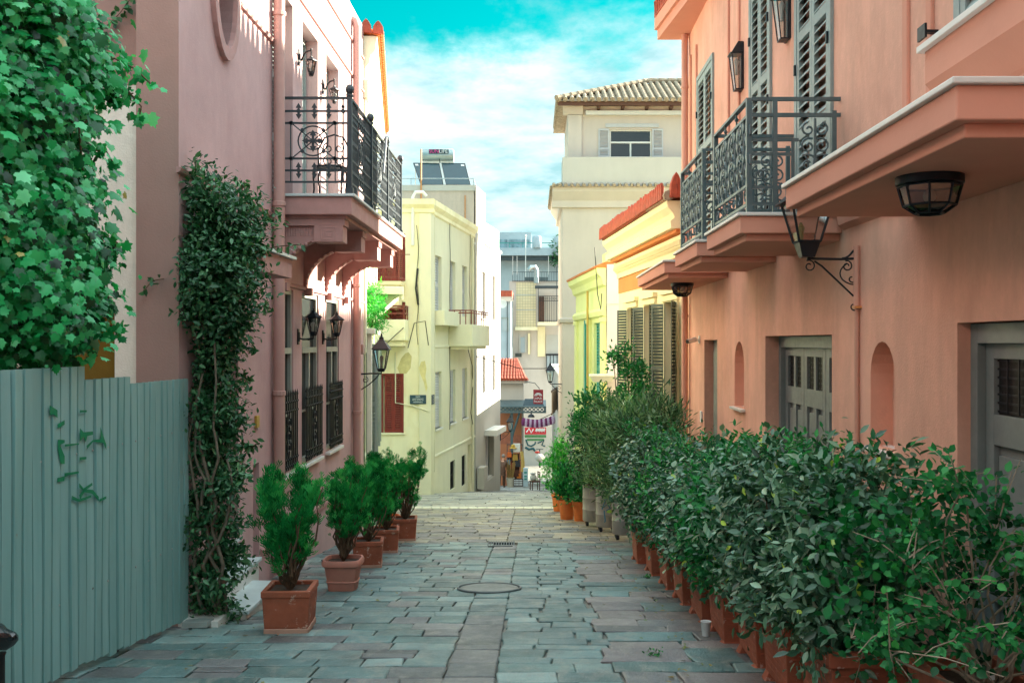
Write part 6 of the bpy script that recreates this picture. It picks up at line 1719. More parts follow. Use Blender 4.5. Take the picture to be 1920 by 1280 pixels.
build('white_tag', mb, M_LETTER, gw)
sco = thing('parked_scooter', 'white scooter with a red tail light parked before the graffiti wall', 'scooter', ((1012 - 1000) * 80 / PX, 80, G(80)))
X0 = (1012 - 1000) * 80 / PX
build('body', MB().ball((X0, 80, yz(858, 80)), .42, 12, 8, (.9, 1.5, .8)), M_WHITE, sco, smooth=True)
build('tail_light', MB().ball((X0 - .22, 79.4, yz(846, 80)), .16, 8, 6, (1.3, .5, .6)), plain('red_lens', '#c03020', .3), sco, smooth=True)
for dy in (-.55, .65):
    build('wheel', MB().lathe([(.10, -.06), (.25, -.06), (.27, 0), (.25, .06), (.10, .06)], 16, F=Fr((X0, 80 + dy, G(80) + .27), (0, 1, 0), (0, 0, 1), (1, 0, 0))), M_RUBBER, sco, smooth=True)
build('handlebar', MB().tube([(X0 - .3, 80.5, yz(843, 80)), (X0 + .3, 80.5, yz(843, 80))], .04, 6).tube([(X0, 80.5, yz(843, 80)), (X0, 80.65, G(80) + .3)], .05, 6), M_IRON, sco)
# gate and slatted fence on the alley's right
gt = thing('alley_gate', 'tall olive brown slatted alley gate beyond the cream building', 'gate', (1.1, 46, G(46)))
F2 = Fr((1.02, 39.5, 0), (.02, 1, 0), (-1, .02, 0))
mb = MB()
for k in range(30): mb.box(k * .3, k * .3 + .22, .0, .03, G(39.5 + k * .3) + .1, -4.3 - k * .02, F2)
build('slat_panel', mb, plain('olive_slats', '#6e6a50'), gt)
build('rail', MB().box(0, 9, .03, .07, -5.0, -4.93, F2), M_PALEFRAME, gt); build('post', MB().box(-.1, 0, -.05, .08, G(39.5), -4.2, F2), M_PALEFRAME, gt)
sf = thing('upper_screen', 'weathered brown slatted screen on the wall above the alley gate', 'screen', (1.2, 44, -3.5))
F2 = Fr((.86, 43, 0), (.09, 1, 0), (-1, .09, 0))
mb = MB()
for k in range(16): mb.box(k * .3, k * .3 + .25, 0, .04, -3.25, -2.25, F2)
build('slat_panel', mb, plain('weathered_slats', '#8a7a68'), sf); build('frame', MB().box(0, 4.8, .041, .07, -2.3, -2.2, F2).box(0, 4.8, .041, .07, -3.3, -3.22, F2), M_WOOD, sf)
rw = thing('alley_side_building', 'pale alley building running on beyond the tall cream one', 'building', (2, 50, G(50)))
build('wall', MB().box(1.15, 5, 38.35, 60, -9, -1.5), M_CREAM, rw); build('coping', MB().box(1.1, 5, 38.36, 60, -1.5, -1.4), M_WMARBLE, rw)

# goods on display, chair, person
rack = thing('goods_rack', 'metal display rack of souvenirs standing outside the shop', 'display rack', (-1.15, 50.2, G(50.2)))
mb = MB()
for px in (951, 979): mb.tube([P(px, 908, 50.2), P(px, 832, 50.2)], .02, 5)
for py in (833, 846, 862): mb.tube([P(951, py, 50.2), P(979, py, 50.2)], .018, 5)
build('frame', mb, M_IRON, rack)
build('backboard', fbox(MB(), 951, 974, 850, 900, 50.4, 0, .04), M_WOOD, rack)
goods = [('straw_hat', 'yellow straw hat hung at the top of the rack', 'hat', 962, 840, .20, '#b8943c'), ('cloth_bag', 'orange cloth bag hanging near the rack post', 'bag', 955, 850, .15, '#c8642c'), ('cloth_bag', 'mustard cloth bag in the middle of the rack', 'bag', 966, 855, .18, '#a8843a'),
         ('cloth_bag', 'dark grey bag with yellow trim hung on the rack', 'bag', 970, 866, .2, '#35383c'), ('cloth_bag', 'red brown bag low on the rack', 'bag', 961, 871, .17, '#8a3c2c'), ('paper_print', 'white printed sheet clipped to the top of the rack', 'print', 969, 838, .2, '#d8d8d0'),
         ('cloth_bag', 'brown leather bag hanging below the grey one', 'bag', 967, 884, .2, '#5a3426'), ('cloth_bag', 'small orange bag low at the rack edge', 'bag', 973, 890, .14, '#c06a28'), ('cloth_bag', 'blue grey bag at the shop corner of the rack', 'bag', 953, 864, .15, '#6a7c88')]
for nm, lab, cat, px, py, s, col in goods:
    c = P(px, py, 50.05); mb = MB()
    if nm == 'straw_hat': mb.lathe([(s, 0), (s * 1.02, .02), (s * .55, .05), (s * .5, .16), (s * .3, .2)], 12, c)
    elif nm == 'paper_print': mb.box(c[0] - s * .9, c[0] + s * .9, c[1] - .01, c[1] + .01, c[2] - s * 1.3, c[2] + s)
    else:
        mb.frust((c[0] - s * .8, c[0] + s * .8, c[1] - .06, c[1] + .06), c[2] - s * 1.2, (c[0] - s * .65, c[0] + s * .65, c[1] - .03, c[1] + .03), c[2] + s * .5)
        mb.tube([(c[0] - s * .5, c[1], c[2] + s * .5), (c[0] - s * .2, c[1], c[2] + s * 1.3), (c[0] + s * .2, c[1], c[2] + s * 1.3), (c[0] + s * .5, c[1], c[2] + s * .5)], .014, 4)
    solo(nm, mb, plain(nm + '_cloth_' + str(px), col), lab, cat, 'goods on the souvenir rack' if cat == 'bag' else None, bevel=.01)
mb = MB()
for k in range(4): mb.tube([P(977 + k * .9, 846, 49.9), P(979 + k * 1.0, 866, 49.9), P(978.5 + k * 1.1, 884, 49.9)], .05, 5)
solo('hanging_scarf', mb, plain('pale_yellow_scarf', '#c8a860'), 'pale yellow scarf hanging from the end of the rack', 'scarf', smooth=True)
bk = thing('basket', 'pale tall basket full of thin canes in front of the rack', 'basket', P(957, 910, 49.6))
c = P(957, 910, 49.6)
build('tub', MB().lathe([(.16, 0), (.22, .5), (.2, .5), (.18, .45)], 12, (c[0], c[1], G(49.6))), plain('pale_tub', '#b8b0a0'), bk, smooth=True)
mb = MB()
for k in range(16): a = k * .4; mb.tube([(c[0] + .1 * math.cos(a), c[1] + .1 * math.sin(a), G(49.6) + .3), (c[0] + .26 * math.cos(a), c[1] + .2 * math.sin(a), G(49.6) + 1.2 + .1 * (k % 3))], .014, 4)
build('canes', mb, plain('bamboo', '#a08048'), bk)
sb = thing('notice_board', 'small dark notice board with pale lettering leaning by the chair', 'sign', P(972, 912, 48.8))
build('board', fbox(MB(), 963, 981, 897, 911, 48.8, 0, .04), plain('dark_board', '#3c3030'), sb)
mb = MB()
for r_ in range(3):
    for k in range(6): fbox(mb, 964.5 + k * 2.6, 966.2 + k * 2.6, 898.5 + r_ * 4, 901 + r_ * 4, 48.8, .041, .045)
build('lettering', mb, M_LETTER, sb)
bx_ = thing('display_box', 'pale blue printed display box beside the notice board', 'box', P(986, 912, 49.2))
build('carton', fbox(MB(), 981, 990, 878, 912, 49.2, -.3, 0), plain('pale_blue_board', '#b0c4cc'), bx_); mb = MB()
for y in (884, 891, 896): fbox(mb, 983, 988, y, y + 3, 49.2, 0, .01)
build('print', mb, M_TEAL, bx_)
# chair
c = P(1003, 919, 44); cx, cy, cz = c[0], 44, G(44)
ch = thing('wooden_chair', 'dark wooden chair with a pale bundle on its seat at the foot of the street', 'chair', (cx, cy, cz))
F2 = Fr((cx, cy, cz), (.96, .28, 0), (-.28, .96, 0))
build('seat', MB().box(-.21, .21, -.2, .2, .40, .44, F2), M_WOOD, ch)
for sx in (-.19, .16):
    for sy in (-.18, .15): build('leg', MB().box(sx, sx + .035, sy, sy + .035, 0, .40, F2), M_WOOD, ch)
mb = MB().box(.17, .205, -.18, -.14, .44, .86, F2).box(.17, .205, .14, .18, .44, .86, F2)
for z in (.58, .70, .80): mb.box(.175, .2, -.14, .14, z, z + .05, F2)
build('backrest', mb, M_WOOD, ch)
solo('pale_bundle', MB().ball(F2(-.08, 0, .58), .15, 10, 8, (1.1, .9, 1.1)).ball(F2(-.1, -.02, .78), .1, 8, 6, (1.4, 1, .6)), plain('pale_cloth', '#c8c8c0'), 'pale cloth bundle lying on the dark wooden chair', 'bundle', smooth=True)
pb_ = P(1026, 905, 46); solo('bollard', MB().lathe([(.09, 0), (.09, .32), (.06, .36), (.07, .42), (.02, .46)], 10, (pb_[0], 46, G(46))), M_BLACK, 'short black bollard on the alley paving behind the bright green pot plant', 'bollard', smooth=True)
# person seen from behind, stooping
def skin(name, pts, edges, mat, parent, sub=2, root=0):
    me = bpy.data.meshes.new(name); me.from_pydata([p[:3] for p in pts], edges, [])
    o = link(name, me, parent); ORG[o.name] = ORG[parent.name]
    m1 = o.modifiers.new('skin', 'SKIN'); m1.use_smooth_shade = True
    for i, p in enumerate(pts):
        r = p[3]; me.skin_vertices[0].data[i].radius = (r, r) if not hasattr(r, '__len__') else r
        me.skin_vertices[0].data[i].use_root = (i == root)
    m2 = o.modifiers.new('smooth', 'SUBSURF'); m2.levels = sub; m2.render_levels = sub
    me.materials.append(mat)
    return o
px_ = P(941, 913, 49.4)
per = thing('person', 'stooping person in a brown jacket and dark trousers seen from behind by the shop', 'person', (px_[0], 49.4, G(49.4)), R(-12))
M_SKINC = plain('skin', '#b8866a', .6); M_JACK = plain('brown_jacket', '#5c4234', .9, .2); M_TROU = plain('dark_trousers', '#4a3428', .9, .2)
pts = [(0, 0, .86, .12), (0, .06, 1.05, .12), (0, .16, 1.24, .13), (0, .24, 1.36, .07), (0, .30, 1.44, .05), (0, .34, 1.50, .085), (0, .36, 1.58, .09),
       (.18, .20, 1.28, .055), (.23, .22, 1.04, .045), (.22, .36, .86, .035), (.21, .42, .80, .03),
       (-.18, .20, 1.28, .055), (-.24, .20, 1.04, .045), (-.22, .34, .86, .035), (-.21, .40, .80, .03),
       (.10, .0, .80, .09), (.11, .03, .46, .06), (.11, -.02, .10, .045), (.12, .14, .03, .035),
       (-.10, .0, .80, .09), (-.11, -.04, .46, .06), (-.12, -.10, .10, .045), (-.13, .06, .03, .035)]
ed = [(0, 1), (1, 2), (2, 3), (3, 4), (4, 5), (5, 6), (2, 7), (7, 8), (8, 9), (9, 10), (2, 11), (11, 12), (12, 13), (13, 14), (0, 15), (15, 16), (16, 17), (17, 18), (0, 19), (19, 20), (20, 21), (21, 22)]
for s, w in ((1, 10), (-1, 14)):       # fingers and thumb
    bx0 = pts[w]
    for k in range(4):
        i = len(pts); x = bx0[0] + s * (-.025 + k * .017)
        pts += [(x, bx0[1] + .035, bx0[2] - .03, .009), (x, bx0[1] + .055 + .004 * (k in (1, 2)), bx0[2] - .055, .008)]; ed += [(w, i), (i, i + 1)]
    i = len(pts); pts += [(bx0[0] - s * .045, bx0[1] + .0, bx0[2] - .02, .010), (bx0[0] - s * .05, bx0[1] + .02, bx0[2] - .045, .009)]; ed += [(w, i), (i, i + 1)]
skin('body', pts, ed, M_SKINC, per)
jp = [(0, 0, .80, .19), (0, .05, 1.0, .18), (0, .15, 1.22, .185), (0, .23, 1.36, .09), (.19, .19, 1.29, .08), (.24, .21, 1.05, .068), (.22, .33, .88, .052), (-.19, .19, 1.29, .08), (-.25, .19, 1.05, .068), (-.22, .31, .88, .052), (0, -.01, .70, .195)]
skin('jacket', jp, [(10, 0), (0, 1), (1, 2), (2, 3), (2, 4), (4, 5), (5, 6), (2, 7), (7, 8), (8, 9)], M_JACK, per)
tp = [(0, 0, .84, .14), (.10, 0, .78, .11), (.11, .03, .46, .085), (.11, -.02, .08, .07), (-.10, 0, .78, .11), (-.11, -.04, .46, .085), (-.12, -.10, .08, .07)]
skin('trousers', tp, [(0, 1), (1, 2), (2, 3), (0, 4), (4, 5), (5, 6)], M_TROU, per)
build('hair', MB().ball((0, .33, 1.58), .105, 12, 8, (.95, 1.0, .95)), plain('grey_hair', '#8a8078', .9), per, local=True, smooth=True)
for s in (-1, 1): build('shoe', MB().ball((s * .12, .05 if s > 0 else -.03, .045), .07, 10, 6, (.7, 1.9, .65)), M_RUBBER, per, local=True, smooth=True)
for dx in (-.035, .035): build('eye', MB().ball((dx, .447, 1.57), .012, 6, 5), M_RUBBER, per, local=True)
# ================================================================== plants
def stems(base, tips, mat, parent, r0=.012, r1=.004, wob=.04, name='stem', local=False):
    mb = MB(); b = Vector(base)
    for t in tips:
        t = Vector(t); pts = []; n = 6
        d = Vector((random.gauss(0, wob), random.gauss(0, wob), 0))
        for i in range(n + 1):
            f = i / n
            pts.append(b.lerp(t, f) + d * math.sin(math.pi * f) + Vector((random.gauss(0, wob * .3), random.gauss(0, wob * .3), 0)) * (0 < i))
        mb.tube(pts, [r0 + (r1 - r0) * i / n for i in range(n + 1)], 5)
    return build(name, mb, mat, parent)

# ---- potted conifers on the left
def square_pot(t, x, y, z, w, h, mat, rz=0.0, rim=.055, taper=.88, plinth=True):
    F = Fr((x, y, z), (math.cos(rz), math.sin(rz), 0), (-math.sin(rz), math.cos(rz), 0))
    a, b = w / 2, w / 2 * taper
    mb = MB()
    mb.frust((-b, b, -b, b), .0 if not plinth else .05, (-a * .96, a * .96, -a * .96, a * .96), h - rim, F)
    o = build('pot', mb, mat, t, bevel=.006)
    mb = MB()
    for (x0, x1, y0, y1) in ((-a, a, -a, -a + .04), (-a, a, a - .04, a), (-a, -a + .04, -a + .04, a - .04), (a - .04, a, -a + .04, a - .04)): mb.box(x0, x1, y0, y1, h - rim, h, F)
    build('rim', mb, mat, o, bevel=.008)
    if plinth: build('saucer', MB().box(-b * 1.03, b * 1.03, -b * 1.03, b * 1.03, 0, .05, F), paint('dusty_terracotta', H('#b08a78'), .85, var=.15), o, bevel=.006)
    build('soil', MB().box(-a + .041, a - .041, -a + .041, a - .041, h - .07, h - .03, F), M_SOIL, o)
def round_pot(t, x, y, z, r, h, mat):
    o = build('pot', MB().lathe([(r * .70, 0), (r * .72, .02), (r * .90, h * .80), (r * .90, h * .84), (r, h * .85), (r * 1.02, h * .97), (r, h), (r * .9, h), (r * .88, h * .9)], 26, (x, y, z)), mat, t, smooth=True)
    build('soil', MB().lathe([(r * .5, h * .86), (r * .89, h * .88), (r * .3, h * .91)], 16, (x, y, z)), M_SOIL, o)
def conifer(x, y, label, pot, w, h, crown_h, crown_w, lean=0.0, bare=.12, seed=0, n=150):
    global rng
    rng = np.random.default_rng(100 + seed); random.seed(100 + seed)
    z = G(y) + .004
    t = thing('potted_conifer', label, 'potted shrub', (x, y, z), group='potted conifers along the mauve house')
    if pot == 'pink':
        F = Fr((x, y, z), (1, 0, 0), (0, 1, 0)); a = w / 2
        prof = [(a * .72, 0), (a * .74, .02), (a * .80, h * .28), (a * .84, h * .30), (a * .80, h * .33), (a * .93, h * .78), (a * 1.04, h * .82), (a * 1.06, h * .93), (a * 1.0, h), (a * .9, h), (a * .86, h * .88)]
        mb = MB(); k = 20
        for r_, zz_ in prof:
            for i in range(k):
                th = 2 * math.pi * i / k + math.pi / 4; c, s = math.cos(th), math.sin(th)
                q_ = (abs(c) ** 5 + abs(s) ** 5) ** (-1 / 5); mb.v.append(F(r_ * c * q_, r_ * s * q_ * .9, zz_))
        for j in range(len(prof) - 1):
            for i in range(k): mb.f.append((j * k + i, j * k + (i + 1) % k, (j + 1) * k + (i + 1) % k, (j + 1) * k + i))
        o = build('pot', mb, M_POTP, t, smooth=True)
        build('soil', MB().box(-a * .85, a * .85, -a * .78, a * .78, h * .86, h * .88, F), M_SOIL, o)
    else:
        square_pot(t, x, y, z, w, h, M_POT, rz=random.uniform(-.06, .12))
    base = np.array([x, y, z + h * .9]); cz = z + h
    blobs = []; tips = []
    for k in range(34):
        th = k * 2.4 + random.uniform(-.3, .3); f = random.uniform(.28, .95)
        rr = crown_w * (.10 + .36 * f) * random.uniform(.55, 1.05)
        zt = cz + crown_h * f * random.uniform(.78, .92)
        c = (x + rr * math.cos(th) + lean * (zt - cz), y + rr * math.sin(th), zt)
        blobs.append((c, (crown_w * random.uniform(.08, .14), crown_w * random.uniform(.08, .14), crown_h * random.uniform(.10, .19)), random.uniform(.7, 1.3))); tips.append((c[0], c[1], c[2] + .03))
    pos, nrm, tone = clumps(blobs, int(n * (1.15 + .25 * math.sin(seed * 2.2))), 12, .03, shell=.5, lump=.3)
    keep = pos[:, 2] > cz + bare; pos, nrm, tone = pos[keep], nrm[keep], tone[keep]
    radial = pos - np.array([x, y, cz + crown_h * .1]); radial /= np.linalg.norm(radial, axis=1, keepdims=True)
    ax = radial * .8 + np.array([0, 0, .8]) + unit(len(pos)) * .45
    leaves('foliage', pos, ax, unit(len(pos)) + radial * .4, rng.uniform(.05, .105, len(pos)), SPRAY, M_LEAF_CON, t, tone)
    stems(base, tips , M_TWIG, t, .013, .004, .05)
conifer(-2.03, 8.02, 'tall potted conifer in a terracotta box beside the marble doorsteps', 'sq', .40, .36, 1.02, .60, 0, .10, 1)
conifer(-2.02, 10.2, 'potted conifer leaning out of a pinkish rounded pot, second along the wall', 'pink', .40, .33, 1.02, .58, .10, .22, 2)
conifer(-2.08, 12.1, 'third potted conifer along the wall, in a square terracotta box', 'sq', .38, .34, 1.12, .66, .0, .10, 3)
conifer(-2.10, 13.7, 'fourth potted conifer along the wall, its box half hidden behind the third', 'sq', .37, .34, 1.12, .66, .0, .1, 4)
conifer(-2.06, 15.4, 'last potted conifer in the row, thick stemmed in a square terracotta box', 'sq', .39, .36, 1.1, .62, .02, .05, 5)
rng = np.random.default_rng(77); random.seed(77)
t = thing('terracotta_pot', 'empty terracotta pot half hidden behind the last potted conifer', 'pot', (-2.45, 16.2, G(16.2)))
round_pot(t, -2.45, 16.2, G(16.2), .2, .34, M_POTO)

# ---- climbing shrub on the mauve house
M_TRUNK = paint('grey_brown_bark', H('#6e6456'), .9, var=.35, scale=14, bmp=.6)
t = thing('climbing_shrub', 'tall dark climbing shrub with twisted pale trunks on the corner of the mauve house', 'climbing plant', (-2.83, 8.4, G(8.4)))
blobs = []
def cl(px, py, Y, rx, ry, rz, w=None): 
    c = P(px, py, Y); blobs.append((c, (rx, ry, rz)) + ((w,) if w else ()))
cl(400, 420, 8.4, .36, .3, .40); cl(390, 500, 8.3, .40, .34, .42); cl(440, 440, 8.6, .30, .3, .36); cl(415, 570, 8.4, .36, .3, .38); cl(368, 355, 8.3, .16, .16, .18); cl(345, 500, 8.2, .20, .22, .26); cl(345, 560, 8.2, .2, .22, .26)
cl(405, 650, 8.5, .26, .24, .30); cl(390, 720, 8.5, .24, .22, .26); cl(420, 790, 8.5, .18, .2, .24); cl(378, 830, 8.4, .16, .18, .22); cl(425, 880, 8.5, .15, .18, .18); cl(375, 930, 8.4, .14, .18, .16); cl(412, 985, 8.4, .19, .18, .16); cl(372, 1060, 8.35, .15, .16, .18); cl(428, 1055, 8.45, .14, .15, .15); cl(380, 1130, 8.35, .16, .16, .12); cl(420, 1140, 8.4, .12, .12, .08); cl(385, 780, 8.25, .14, .1, .2); cl(420, 920, 8.25, .12, .1, .14); cl(370, 990, 8.2, .12, .1, .14); cl(400, 1090, 8.2, .12, .1, .1)
pos, nrm, tone = clumps(blobs, 1500, 15, .055, shell=.6, lump=.4)
ok = pos[:, 0] > -2.97
pos, nrm, tone = pos[ok], nrm[ok], tone[ok]
ax, fn = orient(nrm, .5, -.25, .8)
allp, alla, allf, allt, alls = [pos], [ax], [fn], [tone], [rng.uniform(.035, .075, len(pos))]
sprigs = [((345, 440), (320, 400), (292, 375)), ((350, 540), (310, 520), (275, 515)), ((345, 560), (305, 555), (273, 548)), ((352, 480), (330, 470), (305, 480)), ((372, 360), (370, 330), (371, 310)), ((398, 370), (405, 340), (412, 330)), ((430, 380), (440, 360), (455, 350)),
          ((445, 640), (465, 652), (482, 655)), ((450, 830), (468, 838), (487, 830)), ((450, 700), (462, 708), (462, 712)), ((490, 470), (520, 462), (565, 458)), ((440, 1030), (455, 1020), (465, 1025)), ((445, 900), (460, 850), (480, 832))]
for k in range(44):
    bb = random.choice(blobs); d_ = Vector((random.gauss(0, 1), random.gauss(0, .4), random.gauss(.25, .8))).normalized()
    s0 = Vector(bb[0]) + Vector((d_.x * bb[1][0], d_.y * bb[1][1], d_.z * bb[1][2])) * .9
    l = random.uniform(.08, .24)
    sprigs.append([s0, s0 + d_ * l * .6 + Vector((0, 0, .03)), s0 + d_ * l + Vector((0, 0, -.02))])
mb = MB()
for s in sprigs:
    pts = [P(p_[0], p_[1], 8.55 if p_[0] < 400 else 9.0) for p_ in s] if not isinstance(s, list) else s
    if min(p_[0] for p_ in pts) < -2.97 and isinstance(s, list) and s[0][1] > 8.12: continue
    mb.tube(pts, .005, 4)
    ns_ = 26 if not isinstance(s, list) else 12
    for k in range(ns_):
        f = k / (ns_ - 1) * 2; i = min(1, int(f)); p_ = Vector(pts[i]).lerp(Vector(pts[i + 1]), f - i)
        allp.append(np.array([p_]) + rng.normal(0, .012, (1, 3))); a_ = unit(1) * .8 + np.array([[0, 0, -.5]]); alla.append(a_); allf.append(unit(1) + np.array([[.3, -.6, .4]])); allt.append(np.array([rng.uniform(.3, .9)])); alls.append(rng.uniform(.05, .09, 1))
build('sprig_stems', mb, M_TWIG, t)  # bare twig stems that carry the sprig leaves
leaves('foliage', np.concatenate(allp), np.concatenate(alla), np.concatenate(allf), np.concatenate(alls), OVAL, M_LEAF_CLIMB, t, np.concatenate(allt))
for pts in ([(405, 1165), (400, 1120), (380, 1060), (395, 1020), (378, 960), (385, 900), (362, 850), (368, 780), (380, 700)], [(420, 1165), (405, 1115), (420, 1060), (400, 1000), (395, 930), (410, 860), (400, 800), (402, 640)],
            [(395, 1165), (375, 1130), (365, 1060), (372, 980), (360, 900), (355, 820), (370, 740)], [(425, 1160), (418, 1090), (395, 1040), (425, 980), (435, 900), (425, 860)], [(400, 1000), (405, 940), (385, 880), (375, 830), (372, 790)]):
    n = len(pts); q_ = [P(px, py, 8.22 if i > 0 else 8.4) for i, (px, py) in enumerate(pts)]
    q_[0] = (q_[0][0], 8.4, G(8.4) - .02)
    qq = []
    for i in range(n - 1):
        for f in (0, .5): v = Vector(q_[i]).lerp(Vector(q_[i + 1]), f); qq.append(v + Vector((random.gauss(0, .008), 0, 0)))
    qq.append(Vector(q_[-1]))
    build('trunk', MB().tube(qq, [.021 - .013 * i / len(qq) for i in range(len(qq))], 7), M_TRUNK, t, smooth=True, ang=60)

# ---- grape vine and ivy hanging over the fence
t = thing('grape_vine', 'huge mass of bright green grape vine spilling over the metal fence', 'vine', P(80, 690, 6.6))
blobs = []
cl(40, 60, 6.4, .40, .5, .40); cl(95, 110, 6.9, .36, .36, .30); cl(30, 200, 6.3, .42, .5, .4); cl(80, 240, 6.8, .27, .36, .36); cl(40, 330, 6.4, .38, .5, .4); cl(75, 340, 6.8, .25, .32, .34); cl(30, 450, 6.3, .40, .5, .40); cl(72, 440, 6.7, .27, .36, .32)
cl(30, 540, 6.2, .40, .45, .32); cl(80, 545, 6.6, .28, .34, .24); cl(55, 618, 6.3, .34, .36, .15); cl(150, 570, 6.9, .15, .18, .16); cl(-60, 300, 6.0, .4, .6, 1.4); cl(190, 150, 7.0, .16, .2, .10); cl(150, 470, 6.9, .13, .18, .13); cl(110, 640, 6.5, .14, .18, .08); cl(15, 0, 6.3, .4, .5, .3); cl(70, 20, 6.6, .32, .4, .2)
pos, nrm, tone = clumps(blobs, 2900, 9, .085, shell=.62, lump=.45)
ax, fn = orient(nrm, .3, -.75, .6, face=1.0)
fn += np.array([.25, -.7, .25])
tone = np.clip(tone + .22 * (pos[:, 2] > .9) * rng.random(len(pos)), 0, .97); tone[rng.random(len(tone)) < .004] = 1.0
A = [(pos, ax, fn, tone, rng.uniform(.075, .15, len(pos)))]
def strand(pts, Y, n, s0, s1, up=-.7):
    q_ = [Vector(P(px, py, Y)) for px, py in pts]; m_ = len(q_) - 1
    pp = []
    for k in range(n):
        f = k / max(1, n - 1) * m_ * .999; i = int(f); pp.append(q_[i].lerp(q_[i + 1], f - i))
    pp = np.array(pp) + rng.normal(0, .03, (n, 3))
    A.append((pp, unit(n) * .7 + np.array([0, 0, up]), unit(n) * .6 + np.array([.25, -.8, .3]), rng.uniform(.35, .95, n), rng.uniform(s0, s1, n)))
    return q_
vb = MB()
for pts, Y, n, s0, s1 in (([(150, 130), (215, 110), (255, 130), (290, 165)], 7.1, 26, .08, .15), ([(200, 150), (240, 170), (265, 200), (262, 215)], 7.1, 22, .08, .14), ([(170, 190), (210, 185), (250, 175)], 7.1, 16, .08, .14), ([(165, 280), (200, 285), (215, 310), (210, 320)], 7.0, 18, .09, .15),
                          ([(160, 420), (195, 440), (220, 455), (205, 480)], 7.0, 22, .1, .16), ([(160, 500), (190, 540), (205, 560)], 7.0, 18, .1, .16), ([(150, 600), (190, 605), (220, 615), (215, 635)], 7.0, 24, .1, .17), ([(120, 660), (140, 680), (130, 695)], 6.8, 12, .08, .12)):
    vb.tube(strand(pts, Y, n, s0, s1), .006, 4)
for pts in ([(70, 150), (120, 215), (148, 240), (155, 320)], [(20, 160), (80, 290), (115, 350), (140, 400)], [(148, 240), (165, 225)], [(10, 640), (30, 690), (70, 730), (95, 790)], [(40, 620), (90, 680), (120, 730)], [(30, 470), (60, 560), (100, 610)]):
    vb.tube([P(px, py, 6.25 + (px * .002)) for px, py in pts], .008, 5)
for px0, py0 in ((20, 500), (90, 420), (60, 300), (130, 200)):
    vb.tube([(-3.3, 7.4, G(7.4)), (-3.35, 7.2, -1.2), (-3.4, 6.9, -.3), P(px0, py0, 6.7)], [.03, .026, .02, .01], 6)
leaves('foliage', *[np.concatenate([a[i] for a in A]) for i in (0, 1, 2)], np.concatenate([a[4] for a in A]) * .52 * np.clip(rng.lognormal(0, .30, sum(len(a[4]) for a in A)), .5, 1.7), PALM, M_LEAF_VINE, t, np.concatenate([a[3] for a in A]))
blobs2 = [(b[0], tuple(r * .92 for r in b[1])) for b in blobs]
pos, nrm, tone = clumps(blobs2, 380, 9, .09, shell=.55, lump=.2); ax, fn = orient(nrm, .3, -.6, .8)
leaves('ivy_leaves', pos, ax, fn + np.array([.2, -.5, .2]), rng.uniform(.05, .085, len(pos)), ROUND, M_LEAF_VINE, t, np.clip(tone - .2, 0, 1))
build('stem', vb, M_TWIG, t)
# ivy runners on the gable
FGab = (8.44)
t = thing('ivy_runner', 'thin ivy runners climbing the mauve gable above the grape vine', 'ivy', P(160, 80, 8.4))
mb = MB(); A = []
for pts in ([(130, -20), (135, 20), (145, 55), (150, 90)], [(160, 90), (190, 60), (225, 25), (250, -10)], [(130, 40), (145, 70), (160, 75), (175, 65)]):
    mb.tube(strand(pts, 8.40, 44, .05, .08, -.3), .004, 4)
pp = [np.concatenate([a[i] for a in A]) for i in range(5)]
build('stem', mb, M_TWIG, t); leaves('foliage', pp[0], pp[1], pp[2], pp[4] , ROUND, M_LEAF_CLIMB, t, pp[3])

# ---- hedge in terracotta planters along the salmon house
def planter(t, x0, x1, y0, y1, h, mat):
    mb = MB(); zb = min(G(y0), G(y1)) + .06; z = max(G(y0), G(y1))
    mb.frust((x0 + .04, x1 - .04, y0 + .04, y1 - .04), zb, (x0 + .015, x1 - .015, y0 + .015, y1 - .015), z + h - .07)
    o = build('planter_box', mb, mat, t, bevel=.006)
    mb = MB(); zt = z + h
    for (a, b, c, d) in ((x0, x1, y0, y0 + .05), (x0, x1, y1 - .05, y1), (x0, x0 + .05, y0 + .05, y1 - .05), (x1 - .05, x1, y0 + .05, y1 - .05)): mb.box(a, b, c, d, zt - .08, zt)
    for k in range(7):
        zz_ = zb + .05 + k * (h * .72) / 7
        q_ = .04 - .025 * (zz_ - zb) / (z + h - .07 - zb) - .003; mb.box(x0 + q_, x0 + .045, y0 + .06, y1 - .06, zz_, zz_ + .012); mb.box(x0 + .06, x1 - .06, y0 + q_, y0 + .045, zz_, zz_ + .012)
    build('rim', mb, mat, o, bevel=.006)
    for (a, b) in ((y0 + .03, y0 + .13), (y1 - .13, y1 - .03)): build('foot', MB().frust((x0 + .012, x1 - .012, a, b), min(G(a), G(b)), (x0 + .05, x1 - .05, a + .01, b - .01), zb + .02), mat, o, bevel=.005)
    build('soil', MB().box(x0 + .05, x1 - .05, y0 + .05, y1 - .05, zt - .1, zt - .06), M_SOIL, o)
    return zt
HEDGE = [(4.98, 5.62, 'first planter bush of the hedge, its terracotta box beside the sparse privet', 1.52, 1.0), (5.78, 6.42, 'second planter bush of the hedge, below the arched niche nearest us', 1.55, 1.0), (6.58, 7.22, 'third planter bush of the hedge, thick with grey green leaves', 1.50, .98),
         (7.4, 8.04, 'fourth planter bush of the hedge, in front of the middle garage doors', 1.52, .96), (8.25, 8.9, 'fifth planter bush of the hedge, its box corner showing above the kerb stones', 1.5, .94), (9.15, 9.8, 'sixth planter bush of the hedge, below the far jamb of the garage doors', 1.55, .9),
         (10.1, 10.75, 'seventh planter bush of the hedge, past the garage doors', 1.6, .86), (11.2, 11.85, 'eighth planter bush of the hedge, standing below the smaller niche', 1.65, .84), (12.3, 12.95, 'last planter bush of the hedge, next to the grey drums', 1.7, .84)]
